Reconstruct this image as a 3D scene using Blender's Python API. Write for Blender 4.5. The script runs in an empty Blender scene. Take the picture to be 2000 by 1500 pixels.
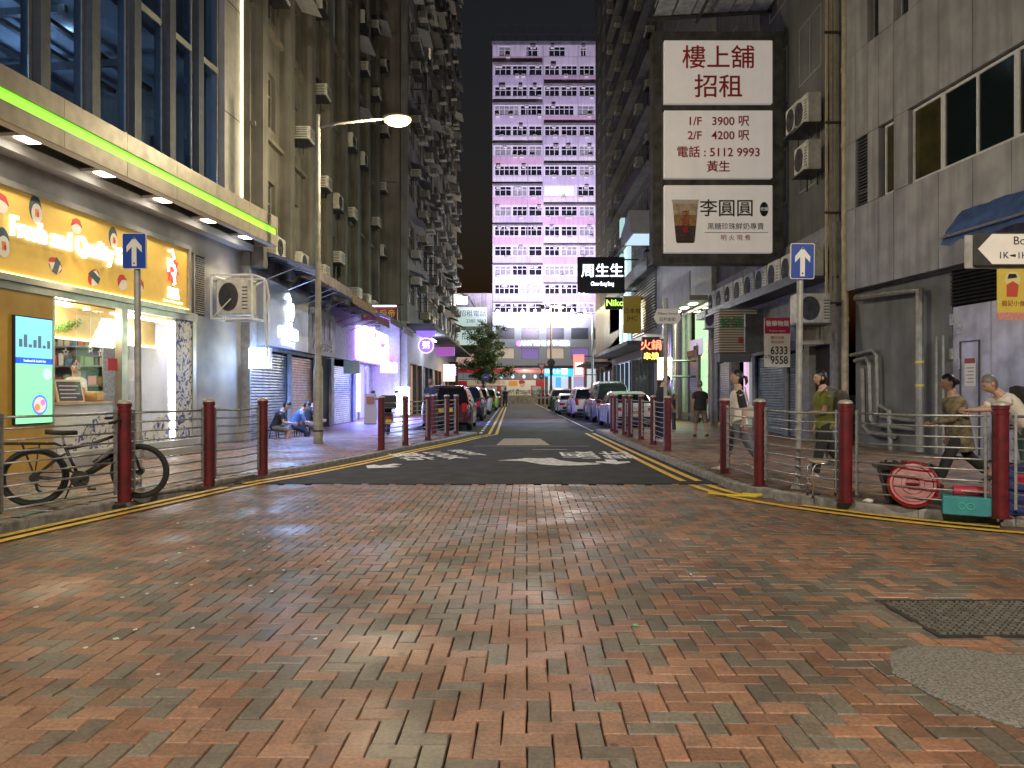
import bpy, bmesh, math, random
from mathutils import Vector, Matrix, Euler, noise as mnoise
R = math.radians
rnd = random.Random(7)
SC = bpy.context.scene
COL = SC.collection

# ---------------------------------------------------------------- camera, sky, exposure
FPX, HOR, CAMH = 1387.0, 764.0, 1.45          # focal length and horizon row of the 2000 x 1500 photograph
cam = bpy.data.cameras.new('camera')
cam_o = bpy.data.objects.new('camera', cam)
COL.objects.link(cam_o)
cam_o.location = (0, 0, CAMH)
cam_o.rotation_euler = (R(90), 0, 0)
cam.sensor_fit = 'HORIZONTAL'
cam.sensor_width = 36.0
cam.lens = 36.0 * FPX / 2000.0
cam.shift_y = (HOR - 750.0) / 2000.0
cam.clip_start = 0.1
cam.clip_end = 2000
SC.camera = cam_o

world = bpy.data.worlds.new('World')
SC.world = world
world.use_nodes = True
wn = world.node_tree.nodes
wl = world.node_tree.links
sky = wn.new('ShaderNodeTexSky')
sky.sky_type = 'NISHITA'
sky.sun_disc = False
sky.sun_elevation = R(-2.0)
sky.sun_rotation = R(200)
wn['Background'].inputs['Strength'].default_value = 0.08
wl.new(sky.outputs[0], wn['Background'].inputs['Color'])
sun = bpy.data.lights.new('moonlight', 'SUN')
sun.energy = 0.012
sun.angle = R(12)
sun.color = (0.85, 0.92, 1.0)
sun_o = bpy.data.objects.new('moonlight', sun)
COL.objects.link(sun_o)
sun_o.rotation_euler = (R(35), 0, R(20))
SC.view_settings.view_transform = 'Standard'
SC.view_settings.look = 'None'
SC.view_settings.exposure = 0.2
SC.view_settings.gamma = 1.0
SC.cycles.use_denoising = True
SC.cycles.max_bounces = 6
SC.cycles.diffuse_bounces = 3
SC.cycles.glossy_bounces = 3
SC.cycles.transmission_bounces = 4
SC.cycles.transparent_max_bounces = 8
SC.cycles.sample_clamp_indirect = 4.0
SC.cycles.caustics_reflective = False
SC.cycles.caustics_refractive = False
WARM = (1.0, 0.80, 0.55)

# ---------------------------------------------------------------- materials
MATS = {}
def mat(name, col, rough=0.6, metal=0.0, emit=None, es=0.0, var=0.0, vscale=6.0, bump=0.0, bscale=40.0, stain=0.0,
        coat=0.0, spec=0.5, col2=None, trans=0.0, alpha=1.0):
    """principled material with object-space noise for colour variation, streaky stains and fine relief"""
    if name in MATS: return MATS[name]
    m = bpy.data.materials.new(name); MATS[name] = m
    m.use_nodes = True
    nt = m.node_tree; b = nt.nodes['Principled BSDF']
    b.inputs['Base Color'].default_value = (*col, 1)
    b.inputs['Roughness'].default_value = rough
    b.inputs['Metallic'].default_value = metal
    b.inputs['Specular IOR Level'].default_value = spec
    b.inputs['Coat Weight'].default_value = coat
    b.inputs['Coat Roughness'].default_value = 0.06
    b.inputs['Transmission Weight'].default_value = trans
    b.inputs['Alpha'].default_value = alpha
    if emit:
        b.inputs['Emission Color'].default_value = (*emit, 1)
        b.inputs['Emission Strength'].default_value = es
    if var or stain or col2:
        tc = nt.nodes.new('ShaderNodeTexCoord')
        n1 = nt.nodes.new('ShaderNodeTexNoise'); n1.inputs['Scale'].default_value = vscale; n1.inputs['Detail'].default_value = 6
        nt.links.new(tc.outputs['Object'], n1.inputs['Vector'])
        mx = nt.nodes.new('ShaderNodeMix'); mx.data_type = 'RGBA'
        c2 = col2 or tuple(c * (1 - var) for c in col)
        mx.inputs['A'].default_value = (*[min(1, c * (1 + var * .5)) for c in col], 1)
        mx.inputs['B'].default_value = (*c2, 1)
        rp = nt.nodes.new('ShaderNodeValToRGB'); rp.color_ramp.elements[0].position = .35; rp.color_ramp.elements[1].position = .68
        nt.links.new(n1.outputs['Fac'], rp.inputs['Fac']); nt.links.new(rp.outputs['Color'], mx.inputs['Factor'])
        out = mx.outputs['Result']
        if stain:
            mp = nt.nodes.new('ShaderNodeMapping'); mp.inputs['Scale'].default_value = (2.2, 2.2, .16)
            n2 = nt.nodes.new('ShaderNodeTexNoise'); n2.inputs['Scale'].default_value = 1.6; n2.inputs['Detail'].default_value = 8
            nt.links.new(tc.outputs['Object'], mp.inputs['Vector']); nt.links.new(mp.outputs['Vector'], n2.inputs['Vector'])
            r2 = nt.nodes.new('ShaderNodeValToRGB'); r2.color_ramp.elements[0].position = .45; r2.color_ramp.elements[1].position = .75
            r2.color_ramp.elements[1].color = (stain, stain, stain, 1)
            r2.color_ramp.elements[0].color = (0, 0, 0, 1)
            nt.links.new(n2.outputs['Fac'], r2.inputs['Fac'])
            m2 = nt.nodes.new('ShaderNodeMix'); m2.data_type = 'RGBA'
            m2.inputs['B'].default_value = (*[c * .35 for c in col], 1)
            nt.links.new(out, m2.inputs['A']); nt.links.new(r2.outputs['Color'], m2.inputs['Factor'])
            out = m2.outputs['Result']
        nt.links.new(out, b.inputs['Base Color'])
        rr = nt.nodes.new('ShaderNodeMapRange')
        rr.inputs['To Min'].default_value = max(.02, rough - .12); rr.inputs['To Max'].default_value = min(1, rough + .12)
        nt.links.new(n1.outputs['Fac'], rr.inputs['Value']); nt.links.new(rr.outputs['Result'], b.inputs['Roughness'])
    if bump:
        tc2 = nt.nodes.new('ShaderNodeTexCoord')
        n3 = nt.nodes.new('ShaderNodeTexNoise'); n3.inputs['Scale'].default_value = bscale; n3.inputs['Detail'].default_value = 5
        nt.links.new(tc2.outputs['Object'], n3.inputs['Vector'])
        bp = nt.nodes.new('ShaderNodeBump'); bp.inputs['Strength'].default_value = bump; bp.inputs['Distance'].default_value = .01
        nt.links.new(n3.outputs['Fac'], bp.inputs['Height']); nt.links.new(bp.outputs['Normal'], b.inputs['Normal'])
    return m

def emat(name, col, s):
    if name in MATS: return MATS[name]
    m = bpy.data.materials.new(name); MATS[name] = m; m.use_nodes = True
    b = m.node_tree.nodes['Principled BSDF']
    b.inputs['Base Color'].default_value = (*[min(.8, c) for c in col], 1)
    b.inputs['Emission Color'].default_value = (*col, 1); b.inputs['Emission Strength'].default_value = s
    return m

def glass(name, tint=(0.9, 0.95, 1.0), refl=0.12, rough=0.02):
    """thin pane: mostly clear, mirrors a little"""
    if name in MATS: return MATS[name]
    m = bpy.data.materials.new(name); MATS[name] = m; m.use_nodes = True
    nt = m.node_tree; nt.nodes.remove(nt.nodes['Principled BSDF'])
    t = nt.nodes.new('ShaderNodeBsdfTransparent'); t.inputs['Color'].default_value = (*tint, 1)
    g = nt.nodes.new('ShaderNodeBsdfGlossy'); g.inputs['Roughness'].default_value = rough
    fr = nt.nodes.new('ShaderNodeLayerWeight'); fr.inputs['Blend'].default_value = .5
    pw = nt.nodes.new('ShaderNodeMath'); pw.operation = 'POWER'; pw.inputs[1].default_value = 4.0
    ad = nt.nodes.new('ShaderNodeMath'); ad.operation = 'MULTIPLY_ADD'; ad.inputs[1].default_value = .5; ad.inputs[2].default_value = refl * .35; ad.use_clamp = True
    mx = nt.nodes.new('ShaderNodeMixShader')
    nt.links.new(fr.outputs['Facing'], pw.inputs[0]); nt.links.new(pw.outputs[0], ad.inputs[0]); nt.links.new(ad.outputs[0], mx.inputs['Fac'])
    nt.links.new(t.outputs[0], mx.inputs[1]); nt.links.new(g.outputs[0], mx.inputs[2])
    nt.links.new(mx.outputs[0], nt.nodes['Material Output'].inputs['Surface'])
    return m

M = dict(
    asphalt=mat('asphalt', (.02, .021, .025), .85, var=.45, vscale=2.5, bump=.5, bscale=160),
    asphalt_old=mat('asphalt_old', (.042, .042, .047), .85, var=.3, vscale=1.5, bump=.5, bscale=140),
    concrete=mat('concrete', (.30, .29, .27), .8, var=.35, vscale=3, bump=.4, bscale=60, stain=.5),
    kerb=mat('kerb_granite', (.30, .285, .26), .75, var=.4, vscale=9, bump=.4, bscale=90),
    grout=mat('joint_sand', (.045, .04, .034), .95, var=.4, vscale=20),
    yellow=mat('yellow_paint', (.78, .50, .06), .6, var=.3, vscale=14, bump=.25, bscale=120),
    white_paint=mat('white_road_paint', (.78, .78, .76), .6, var=.3, vscale=10, bump=.25, bscale=120),
    red_post=mat('red_post_paint', (.13, .010, .015), .42, var=.45, vscale=9, bump=.25, bscale=50, stain=.5),
    steel=mat('galvanised_steel', (.42, .43, .43), .42, .75, var=.3, vscale=18),
    pole=mat('pole_grey', (.36, .36, .34), .5, .25, var=.25, vscale=8),
    cap=mat('post_cap_grey', (.45, .42, .37), .45, .3, var=.2, vscale=20),
    black=mat('black_plastic', (.018, .018, .02), .45),
    rubber=mat('rubber', (.02, .02, .021), .75),
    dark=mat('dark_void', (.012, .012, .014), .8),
    dark_metal=mat('dark_metal', (.06, .062, .065), .45, .5, var=.3),
    chrome=mat('chrome', (.75, .75, .76), .15, 1.0),
    white=mat('white_enamel', (.72, .72, .70), .45, var=.12, vscale=5),
    ac_white=mat('air_conditioner_casing', (.58, .57, .52), .5, var=.25, vscale=7, stain=.4),
    blue_sign=mat('blue_sign_sheet', (.012, .06, .36), .35, var=.1),
    sign_white=mat('white_sign_sheet', (.74, .72, .68), .45, var=.06),
    wall_grey=mat('grey_metal_cladding', (.34, .34, .345), .5, .15, var=.26, vscale=1.6, stain=.8, bump=.06, bscale=8),
    wall_beige=mat('beige_render', (.18, .172, .152), .85, var=.3, vscale=1.0, stain=.75, bump=.25, bscale=30),
    wall_brown=mat('brown_render', (.23, .205, .175), .85, var=.3, vscale=.7, stain=.7, bump=.25, bscale=25),
    wall_pale=mat('pale_render', (.27, .27, .265), .85, var=.28, vscale=.9, stain=.8, bump=.25, bscale=25),
    wall_dark=mat('dark_render', (.12, .12, .12), .8, var=.3, vscale=.9, stain=.6, bump=.2, bscale=25),
    frame=mat('window_frame_grey', (.30, .30, .29), .5, .3, var=.2),
    frame_white=mat('window_frame_white', (.6, .6, .58), .5, var=.15),
    pane_dark=mat('dark_window_glass', (.014, .017, .021), .08, spec=.7, var=.5, vscale=.8),
    shutter=mat('roller_shutter_steel', (.30, .31, .33), .38, .7, var=.2, vscale=3, stain=.3),
    stone=mat('stone_cladding', (.36, .345, .34), .62, var=.14, vscale=2.5),
    alu=mat('brushed_aluminium', (.52, .49, .46), .33, .7, var=.12, vscale=6),
)

# ---------------------------------------------------------------- mesh helpers
class MB:
    """collects faces of several shapes; build() links them as ONE mesh object"""
    def __init__(s): s.v = []; s.f = []; s.m = []; s.cur = 0
    def add(s, vs, fs):
        o = len(s.v); s.v += [tuple(p) for p in vs]
        s.f += [tuple(i + o for i in f) for f in fs]; s.m += [s.cur] * len(fs); return s
    def box(s, c, d, rz=0, ch=0.0, rot=None):
        """box of size d centred on c; ch chamfers the vertical edges and the top and bottom rims"""
        x, y, z = d[0] / 2, d[1] / 2, d[2] / 2
        if ch:
            ch = min(ch, x * .9, y * .9, z * .9)
            def ring(k, zz):
                a, b = x - k, y - k; q = ch
                return [(a - q, -b, zz), (a, -b + q, zz), (a, b - q, zz), (a - q, b, zz), (-a + q, b, zz), (-a, b - q, zz), (-a, -b + q, zz), (-a + q, -b, zz)]
            vs = ring(ch * .7, -z) + ring(0, -z + ch) + ring(0, z - ch) + ring(ch * .7, z)
            fs = [tuple(range(7, -1, -1)), tuple(range(24, 32))]
            for k in range(3):
                for i in range(8): fs.append((k * 8 + i, k * 8 + (i + 1) % 8, k * 8 + 8 + (i + 1) % 8, k * 8 + 8 + i))
        else:
            vs = [(-x, -y, -z), (x, -y, -z), (x, y, -z), (-x, y, -z), (-x, -y, z), (x, -y, z), (x, y, z), (-x, y, z)]
            fs = [(3, 2, 1, 0), (4, 5, 6, 7), (0, 1, 5, 4), (1, 2, 6, 5), (2, 3, 7, 6), (3, 0, 4, 7)]
        mt = rot if rot is not None else Matrix.Rotation(rz, 3, 'Z')
        return s.add([mt @ Vector(p) + Vector(c) for p in vs], fs)
    def b2(s, a, b, ch=0.0):
        """box between two corners"""
        lo = [min(a[i], b[i]) for i in range(3)]; hi = [max(a[i], b[i]) for i in range(3)]
        return s.box([(lo[i] + hi[i]) / 2 for i in range(3)], [hi[i] - lo[i] for i in range(3)], ch=ch)
    def loft(s, rings, cap=True, closed=True):
        n = len(rings[0]); vs = [p for r in rings for p in r]; fs = []
        for k in range(len(rings) - 1):
            for i in range(n if closed else n - 1):
                j = (i + 1) % n
                fs.append((k * n + i, k * n + j, k * n + n + j, k * n + n + i))
        if cap and closed:
            fs.append(tuple(range(n - 1, -1, -1))); fs.append(tuple(range((len(rings) - 1) * n, len(rings) * n)))
        return s.add(vs, fs)
    def tube(s, pts, r, n=8, cap=True, ry=None):
        """tube along points; r a number or one radius per point (ry: second radius, for flattened sections)"""
        pts = [Vector(p) for p in pts]; rs = r if isinstance(r, (list, tuple)) else [r] * len(pts)
        rys = ry if isinstance(ry, (list, tuple)) else ([ry] * len(pts) if ry else rs)
        rings = []; up = None
        for i, p in enumerate(pts):
            t = (pts[min(i + 1, len(pts) - 1)] - pts[max(i - 1, 0)]).normalized()
            if up is None:
                up = Vector((0, 0, 1)) if abs(t.z) < .9 else Vector((0, 1, 0))
            a = t.cross(up)
            if a.length < 1e-4: a = t.cross(Vector((1, 0, 0)))
            a.normalize(); b = a.cross(t).normalized(); up = b
            rings.append([p + a * (rs[i] * math.cos(2 * math.pi * k / n)) + b * (rys[i] * math.sin(2 * math.pi * k / n)) for k in range(n)])
        return s.loft(rings, cap)
    def lathe(s, prof, n=16, c=(0, 0, 0), axis='Z'):
        """profile of (radius, height) turned about an axis"""
        rings = []
        for r, h in prof:
            ring = []
            for k in range(n):
                a = 2 * math.pi * k / n; x, y = r * math.cos(a), r * math.sin(a)
                p = (x, y, h) if axis == 'Z' else ((x, -h, y) if axis == 'Y' else (h, x, y))
                ring.append(Vector(p) + Vector(c))
            rings.append(ring)
        return s.loft(rings, True)
    def torus(s, c, Rr, r, n=28, k=8, axis='X', ang=None):
        vs = []; fs = []
        for i in range(n):
            a = 2 * math.pi * i / n
            for j in range(k):
                b = 2 * math.pi * j / k; rr = Rr + r * math.cos(b); h = r * math.sin(b)
                p = {'X': (h, rr * math.cos(a), rr * math.sin(a)), 'Y': (rr * math.cos(a), h, rr * math.sin(a)), 'Z': (rr * math.cos(a), rr * math.sin(a), h)}[axis]
                vs.append(Vector(p) + Vector(c))
        for i in range(n):
            for j in range(k):
                fs.append((i * k + j, ((i + 1) % n) * k + j, ((i + 1) % n) * k + (j + 1) % k, i * k + (j + 1) % k))
        return s.add(vs, fs)
    def prism(s, outline, h0, h1, plane='XY'):
        """outline (2D, counter-clockwise) extruded from h0 to h1 along the plane's normal"""
        n = len(outline)
        P = {'XY': lambda a, b, h: (a, b, h), 'XZ': lambda a, b, h: (a, h, b), 'YZ': lambda a, b, h: (h, a, b)}[plane]
        vs = [P(a, b, h0) for a, b in outline] + [P(a, b, h1) for a, b in outline]
        fs = [tuple(range(n - 1, -1, -1)), tuple(range(n, 2 * n))] + [(i, (i + 1) % n, n + (i + 1) % n, n + i) for i in range(n)]
        return s.add(vs, fs)
    def ell(s, c, r, nu=12, nv=8, rot=None):
        vs = []; fs = []; mt = rot or Matrix.Identity(3)
        for j in range(nv + 1):
            th = math.pi * j / nv
            for i in range(nu):
                ph = 2 * math.pi * i / nu
                vs.append(mt @ Vector((r[0] * math.sin(th) * math.cos(ph), r[1] * math.sin(th) * math.sin(ph), r[2] * math.cos(th))) + Vector(c))
        for j in range(nv):
            for i in range(nu):
                fs.append((j * nu + i, (j + 1) * nu + i, (j + 1) * nu + (i + 1) % nu, j * nu + (i + 1) % nu))
        return s.add(vs, fs)
    def mesh(s, name, mats, smooth=False):
        me = bpy.data.meshes.new(name); me.from_pydata(s.v, [], s.f)
        for m in (mats if isinstance(mats, (list, tuple)) else [mats]): me.materials.append(m)
        me.polygons.foreach_set('material_index', s.m)
        if smooth: me.polygons.foreach_set('use_smooth', [True] * len(me.polygons))
        bm = bmesh.new(); bm.from_mesh(me); bmesh.ops.remove_doubles(bm, verts=bm.verts, dist=1e-5)
        bmesh.ops.recalc_face_normals(bm, faces=bm.faces); bm.to_mesh(me); bm.free()
        if smooth and smooth is not True:
            try: me.set_sharp_from_angle(angle=R(smooth))
            except Exception: pass
        me.update(); return me
    def build(s, name, mats, parent=None, smooth=False, loc=None, rz=0, **props):
        o = bpy.data.objects.new(name, s.mesh(name, mats, smooth)); COL.objects.link(o)
        if parent is not None: o.parent = parent
        if loc is not None: o.location = loc
        if rz: o.rotation_euler = (0, 0, rz)
        for k, v in props.items(): o[k] = v
        return o

def thing(name, label, cat, loc=(0, 0, 0), rz=0, group=None):
    o = bpy.data.objects.new(name, None); COL.objects.link(o)
    o.location = loc; o.rotation_euler = (0, 0, rz); o['label'] = label; o['category'] = cat
    if group: o['group'] = group
    return o
def tag(o, label, cat, group=None):
    o['label'] = label; o['category'] = cat
    if group: o['group'] = group
    return o
def struct(o): o['kind'] = 'structure'; return o
def dup(o, parent=None, **kw):
    c = o.copy(); COL.objects.link(c); c.parent = parent
    for k, v in kw.items():
        if k == 'loc': c.location = v
        elif k == 'rz': c.rotation_euler = (0, 0, v)
        else: c[k] = v
    for ch in list(o.children): dup(ch, c)
    return c
def inst(name, me, parent, loc, rz=0, scale=None):
    """another object on shared mesh data"""
    o = bpy.data.objects.new(name, me); COL.objects.link(o); o.parent = parent; o.location = loc
    if rz: o.rotation_euler = (0, 0, rz)
    if scale: o.scale = scale
    return o
def txt(body, size, loc, mt, parent=None, rot=(90, 0, 0), ext=.004, align='CENTER', name='lettering', sx=1.0, bold=0.0, space=1.0):
    c = bpy.data.curves.new(name, 'FONT'); c.body = body; c.size = size; c.extrude = ext; c.align_x = align; c.align_y = 'CENTER'
    c.offset = bold; c.space_character = space; c.resolution_u = 3
    c.materials.append(mt)
    o = bpy.data.objects.new(name, c); COL.objects.link(o); o.parent = parent
    o.location = loc; o.rotation_euler = [R(a) for a in rot]; o.scale = (sx, 1, 1)
    return o
def lamp(name, kind, loc, energy, col, parent=None, size=.1, rot=None, spot=None, blend=.6):
    l = bpy.data.lights.new(name, kind); l.energy = energy; l.color = col
    if kind == 'AREA': l.size = size
    else: l.shadow_soft_size = size
    if kind == 'AREA': l.spread = R(130)
    if kind == 'SPOT': l.spot_size = R(spot); l.spot_blend = blend
    o = bpy.data.objects.new(name, l); COL.objects.link(o); o.location = loc; o.parent = parent
    if rot: o.rotation_euler = [R(a) for a in rot]
    return o
def P(x, y, z=0.0):
    """ground point (at height z) under a pixel of the photograph: used once, to read off plan positions"""
    d = FPX * (CAMH - z) / (y - HOR); return ((x - 1000) * d / FPX, d, z)
PZ = 0.10   # pavement height
# ---------------------------------------------------------------- ground, road, pavements
g = MB().box((0, 60, -.16), (420, 420, .2)).build('ground', M['concrete']); struct(g)

KL = [(-6.6, -1.5), (-6.0, 3.0), (-5.62, 5.2), (-5.25, 7.2), (-4.80, 9.2), (-4.42, 11.0), (-3.85, 12.4), (-3.25, 14.4), (-2.68, 17.0), (-2.0, 19.4), (-1.12, 23.2)]
KL2 = [(-1.12, 23.2), (-1.5, 23.9), (-3.55, 24.7), (-3.55, 40), (-3.55, 60), (-3.5, 78), (-4.6, 82.5), (-12, 83.5)]
KR = [(16, 4.6), (11, 5.6), (7.6, 6.75), (5.5, 7.55), (4.83, 7.98), (3.97, 8.86), (3.35, 9.9), (3.18, 11.2), (3.1, 16), (3.02, 22), (2.97, 25.2)]
KR2 = [(2.97, 25.2), (3.25, 25.7), (5.35, 26.4), (5.4, 45), (5.5, 78), (6.6, 82.5), (14, 83.5)]

def resample(pl, step):
    out = [Vector((*pl[0], 0))]; acc = 0
    for a, b in zip(pl, pl[1:]):
        a = Vector((*a, 0)); b = Vector((*b, 0)); L = (b - a).length; t = step - acc
        while t <= L:
            out.append(a + (b - a) * (t / L)); t += step
        acc = L - (t - step)
    e = Vector((*pl[-1], 0))
    if (out[-1] - e).length > .15: out.append(e)
    return out
def smooth_pl(pl, it=2):
    for _ in range(it):
        q = [pl[0]]
        for a, b in zip(pl, pl[1:]):
            q += [(a[0] * .75 + b[0] * .25, a[1] * .75 + b[1] * .25), (a[0] * .25 + b[0] * .75, a[1] * .25 + b[1] * .75)]
        pl = q + [pl[-1]]
    return pl
KLs, KRs = smooth_pl(KL), smooth_pl(KR)
def offset(pts, o):
    out = []
    for i, p in enumerate(pts):
        t = (pts[min(i + 1, len(pts) - 1)] - pts[max(i - 1, 0)]).normalized()
        out.append(p + Vector((t.y, -t.x, 0)) * o)
    return out
def strip(mb, pts, o0, o1, z, dash=None, n0=0):
    a = offset(pts, o0); b = offset(pts, o1)
    for i in range(len(pts) - 1):
        if dash and (i // dash[0]) % 2: continue
        mb.add([(a[i].x, a[i].y, z), (a[i + 1].x, a[i + 1].y, z), (b[i + 1].x, b[i + 1].y, z), (b[i].x, b[i].y, z)], [(0, 1, 2, 3)])
    return mb

# asphalt street, with a lighter resurfaced band and patches
road = MB().b2((-8, 11.1, -.05), (9, 84, .004)).build('road', M['asphalt']); struct(road)
cross = MB().b2((-90, 84, -.05), (90, 106, .003)).build('cross_road', M['asphalt_old']); struct(cross)
def patch(name, pts, z, m, parent=None):
    o = MB().prism(pts, z - .003, z, 'XY').build(name, m, parent); return o
patch('road_patch', [(-.55, 25.2), (2.3, 25.2), (2.55, 83.5), (-.2, 83.5)], .0085, M['asphalt_old'], road)
patch('road_patch', [(-1.0, 32.5), (2.6, 32.3), (2.7, 36.5), (-1.0, 36.8)], .0125, mat('asphalt_dark', (.032, .032, .036), .7, var=.4, vscale=3, bump=.4, bscale=150), road)
patch('tan_patch', [(-.42, 18.9), (1.02, 18.9), (.85, 21.6), (-.25, 21.6)], .0125, mat('tan_resin', (.30, .245, .16), .7, var=.3, vscale=6, bump=.3, bscale=90), road)

# kerbs: every stone its own piece
def kerb(name, pts, side, step=.92):
    k = bpy.data.objects.new(name, None); COL.objects.link(k); k['kind'] = 'structure'
    ps = resample(pts, step)
    a = offset(ps, 0); b = offset(ps, side * .15)
    for i in range(len(ps) - 1):
        t = (a[i + 1] - a[i]).normalized() * .004
        q = [a[i] + t, a[i + 1] - t, b[i + 1] - t, b[i] + t]
        zt = PZ + rnd.uniform(-.004, .004)
        m = MB(); c = .018
        lo = [(p.x, p.y, -.05) for p in q]; mi = [(p.x, p.y, zt - c) for p in q]
        cx = sum((p for p in q), Vector()) / 4
        tp = [(p.x + (cx.x - p.x) * .1, p.y + (cx.y - p.y) * .1, zt) for p in q]
        m.loft([lo, mi, tp]); m.build('kerb_stone', M['kerb'], k)
    return k
kerb('kerb_left', KLs, -1); kerb('kerb_right', KRs, 1)
kerb('kerb_left_bay', KL2, -1, 1.6); kerb('kerb_right_bay', KR2, 1, 1.6)

# paving bricks -----------------------------------------------------------
def brick_material():
    m = bpy.data.materials.new('clay_paver'); m.use_nodes = True; nt = m.node_tree; b = nt.nodes['Principled BSDF']
    at = nt.nodes.new('ShaderNodeAttribute'); at.attribute_name = 'tone'
    geo = nt.nodes.new('ShaderNodeNewGeometry')
    n1 = nt.nodes.new('ShaderNodeTexNoise'); n1.inputs['Scale'].default_value = 55; n1.inputs['Detail'].default_value = 6
    n2 = nt.nodes.new('ShaderNodeTexNoise'); n2.inputs['Scale'].default_value = 1.1; n2.inputs['Detail'].default_value = 5
    n4 = nt.nodes.new('ShaderNodeTexNoise'); n4.inputs['Scale'].default_value = 9; n4.inputs['Detail'].default_value = 3
    for n in (n1, n2, n4): nt.links.new(geo.outputs['Position'], n.inputs['Vector'])
    mr = nt.nodes.new('ShaderNodeMapRange'); mr.inputs['From Min'].default_value = .3; mr.inputs['From Max'].default_value = .7
    mr.inputs['To Min'].default_value = .68; mr.inputs['To Max'].default_value = 1.25
    nt.links.new(n1.outputs['Fac'], mr.inputs['Value'])
    mul = nt.nodes.new('ShaderNodeMix'); mul.data_type = 'RGBA'; mul.blend_type = 'MULTIPLY'; mul.inputs['Factor'].default_value = 1
    nt.links.new(at.outputs['Color'], mul.inputs['A']); nt.links.new(mr.outputs['Result'], mul.inputs['B'])
    # grime with a shape of its own
    rp = nt.nodes.new('ShaderNodeValToRGB'); rp.color_ramp.elements[0].position = .5; rp.color_ramp.elements[1].position = .78
    rp.color_ramp.elements[1].color = (.55, .55, .55, 1); rp.color_ramp.elements[0].color = (0, 0, 0, 1)
    nt.links.new(n4.outputs['Fac'], rp.inputs['Fac'])
    m3 = nt.nodes.new('ShaderNodeMix'); m3.data_type = 'RGBA'; m3.inputs['B'].default_value = (.06, .05, .04, 1)
    nt.links.new(mul.outputs['Result'], m3.inputs['A']); nt.links.new(rp.outputs['Color'], m3.inputs['Factor'])
    # tyre-darkened lanes and worn gum spots
    n5 = nt.nodes.new('ShaderNodeTexNoise'); n5.inputs['Scale'].default_value = .45; n5.inputs['Detail'].default_value = 6
    mp5 = nt.nodes.new('ShaderNodeMapping'); mp5.inputs['Scale'].default_value = (1.6, .7, 1)
    nt.links.new(geo.outputs['Position'], mp5.inputs['Vector']); nt.links.new(mp5.outputs['Vector'], n5.inputs['Vector'])
    r5 = nt.nodes.new('ShaderNodeMapRange'); r5.inputs['From Min'].default_value = .35; r5.inputs['From Max'].default_value = .65; r5.inputs['To Min'].default_value = .62; r5.inputs['To Max'].default_value = 1.12
    nt.links.new(n5.outputs['Fac'], r5.inputs['Value'])
    vo = nt.nodes.new('ShaderNodeTexVoronoi'); vo.inputs['Scale'].default_value = 3.2; nt.links.new(geo.outputs['Position'], vo.inputs['Vector'])
    rv = nt.nodes.new('ShaderNodeMapRange'); rv.inputs['From Min'].default_value = .05; rv.inputs['From Max'].default_value = .075; rv.inputs['To Min'].default_value = .5; rv.inputs['To Max'].default_value = 1
    nt.links.new(vo.outputs['Distance'], rv.inputs['Value'])
    mm5 = nt.nodes.new('ShaderNodeMath'); mm5.operation = 'MULTIPLY'; nt.links.new(r5.outputs['Result'], mm5.inputs[0]); nt.links.new(rv.outputs['Result'], mm5.inputs[1])
    m6 = nt.nodes.new('ShaderNodeMix'); m6.data_type = 'RGBA'; m6.blend_type = 'MULTIPLY'; m6.inputs['Factor'].default_value = 1
    nt.links.new(m3.outputs['Result'], m6.inputs['A']); nt.links.new(mm5.outputs[0], m6.inputs['B'])
    nt.links.new(m6.outputs['Result'], b.inputs['Base Color'])
    r = nt.nodes.new('ShaderNodeMapRange'); r.inputs['From Min'].default_value = .35; r.inputs['From Max'].default_value = .65
    r.inputs['To Min'].default_value = .34; r.inputs['To Max'].default_value = .7
    nt.links.new(n2.outputs['Fac'], r.inputs['Value']); nt.links.new(r.outputs['Result'], b.inputs['Roughness'])
    bp = nt.nodes.new('ShaderNodeBump'); bp.inputs['Strength'].default_value = .35; bp.inputs['Distance'].default_value = .004
    nt.links.new(n1.outputs['Fac'], bp.inputs['Height']); nt.links.new(bp.outputs['Normal'], b.inputs['Normal'])
    return m
M['brick'] = brick_material()
def brick_tone():
    if rnd.random() < .56: c = (.31, .165, .10); k = rnd.uniform(.75, 1.2); w = rnd.uniform(-.02, .03)
    else: c = (.17, .14, .105); k = rnd.uniform(.75, 1.25); w = rnd.uniform(-.015, .03)
    return (max(.02, c[0] * k), max(.02, c[1] * k + w * .5), max(.02, c[2] * k + w * .5), 1)
BL, BW = .215, .1075
def brick_geo(l, w, jit=1.0):
    """9-faced paver, top rim rounded, corners a little chipped"""
    x, y = l / 2 - .0028, w / 2 - .0028; e = .0035
    j = lambda: rnd.uniform(-.0025, .0025) * jit
    co = [(-x, -y), (x, -y), (x, y), (-x, y)]
    sh = [(a + j(), b + j()) for a, b in co]
    ch = [rnd.uniform(0, .012) if rnd.random() < .18 else 0 for _ in co]
    tp = [(a - math.copysign(e + c, a), b - math.copysign(e + c * .6, b)) for (a, b), c in zip(sh, ch)]
    vs = [(a, b, -.05) for a, b in sh] + [(a, b, -.006) for a, b in sh] + [(a, b, 0) for a, b in tp]
    fs = [(8, 9, 10, 11)]
    for k in (0, 4):
        for i in range(4): fs.append((k + i, k + (i + 1) % 4, k + 4 + (i + 1) % 4, k + 4 + i))
    return vs, fs
def tone_mesh(name, vs, fs, tones):
    me = bpy.data.meshes.new(name); me.from_pydata(vs, [], fs); me.materials.append(M['brick'])
    a = me.color_attributes.new('tone', 'FLOAT_COLOR', 'POINT')
    a.data.foreach_set('color', [c for t in tones for c in t]); me.update(); return me
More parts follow.
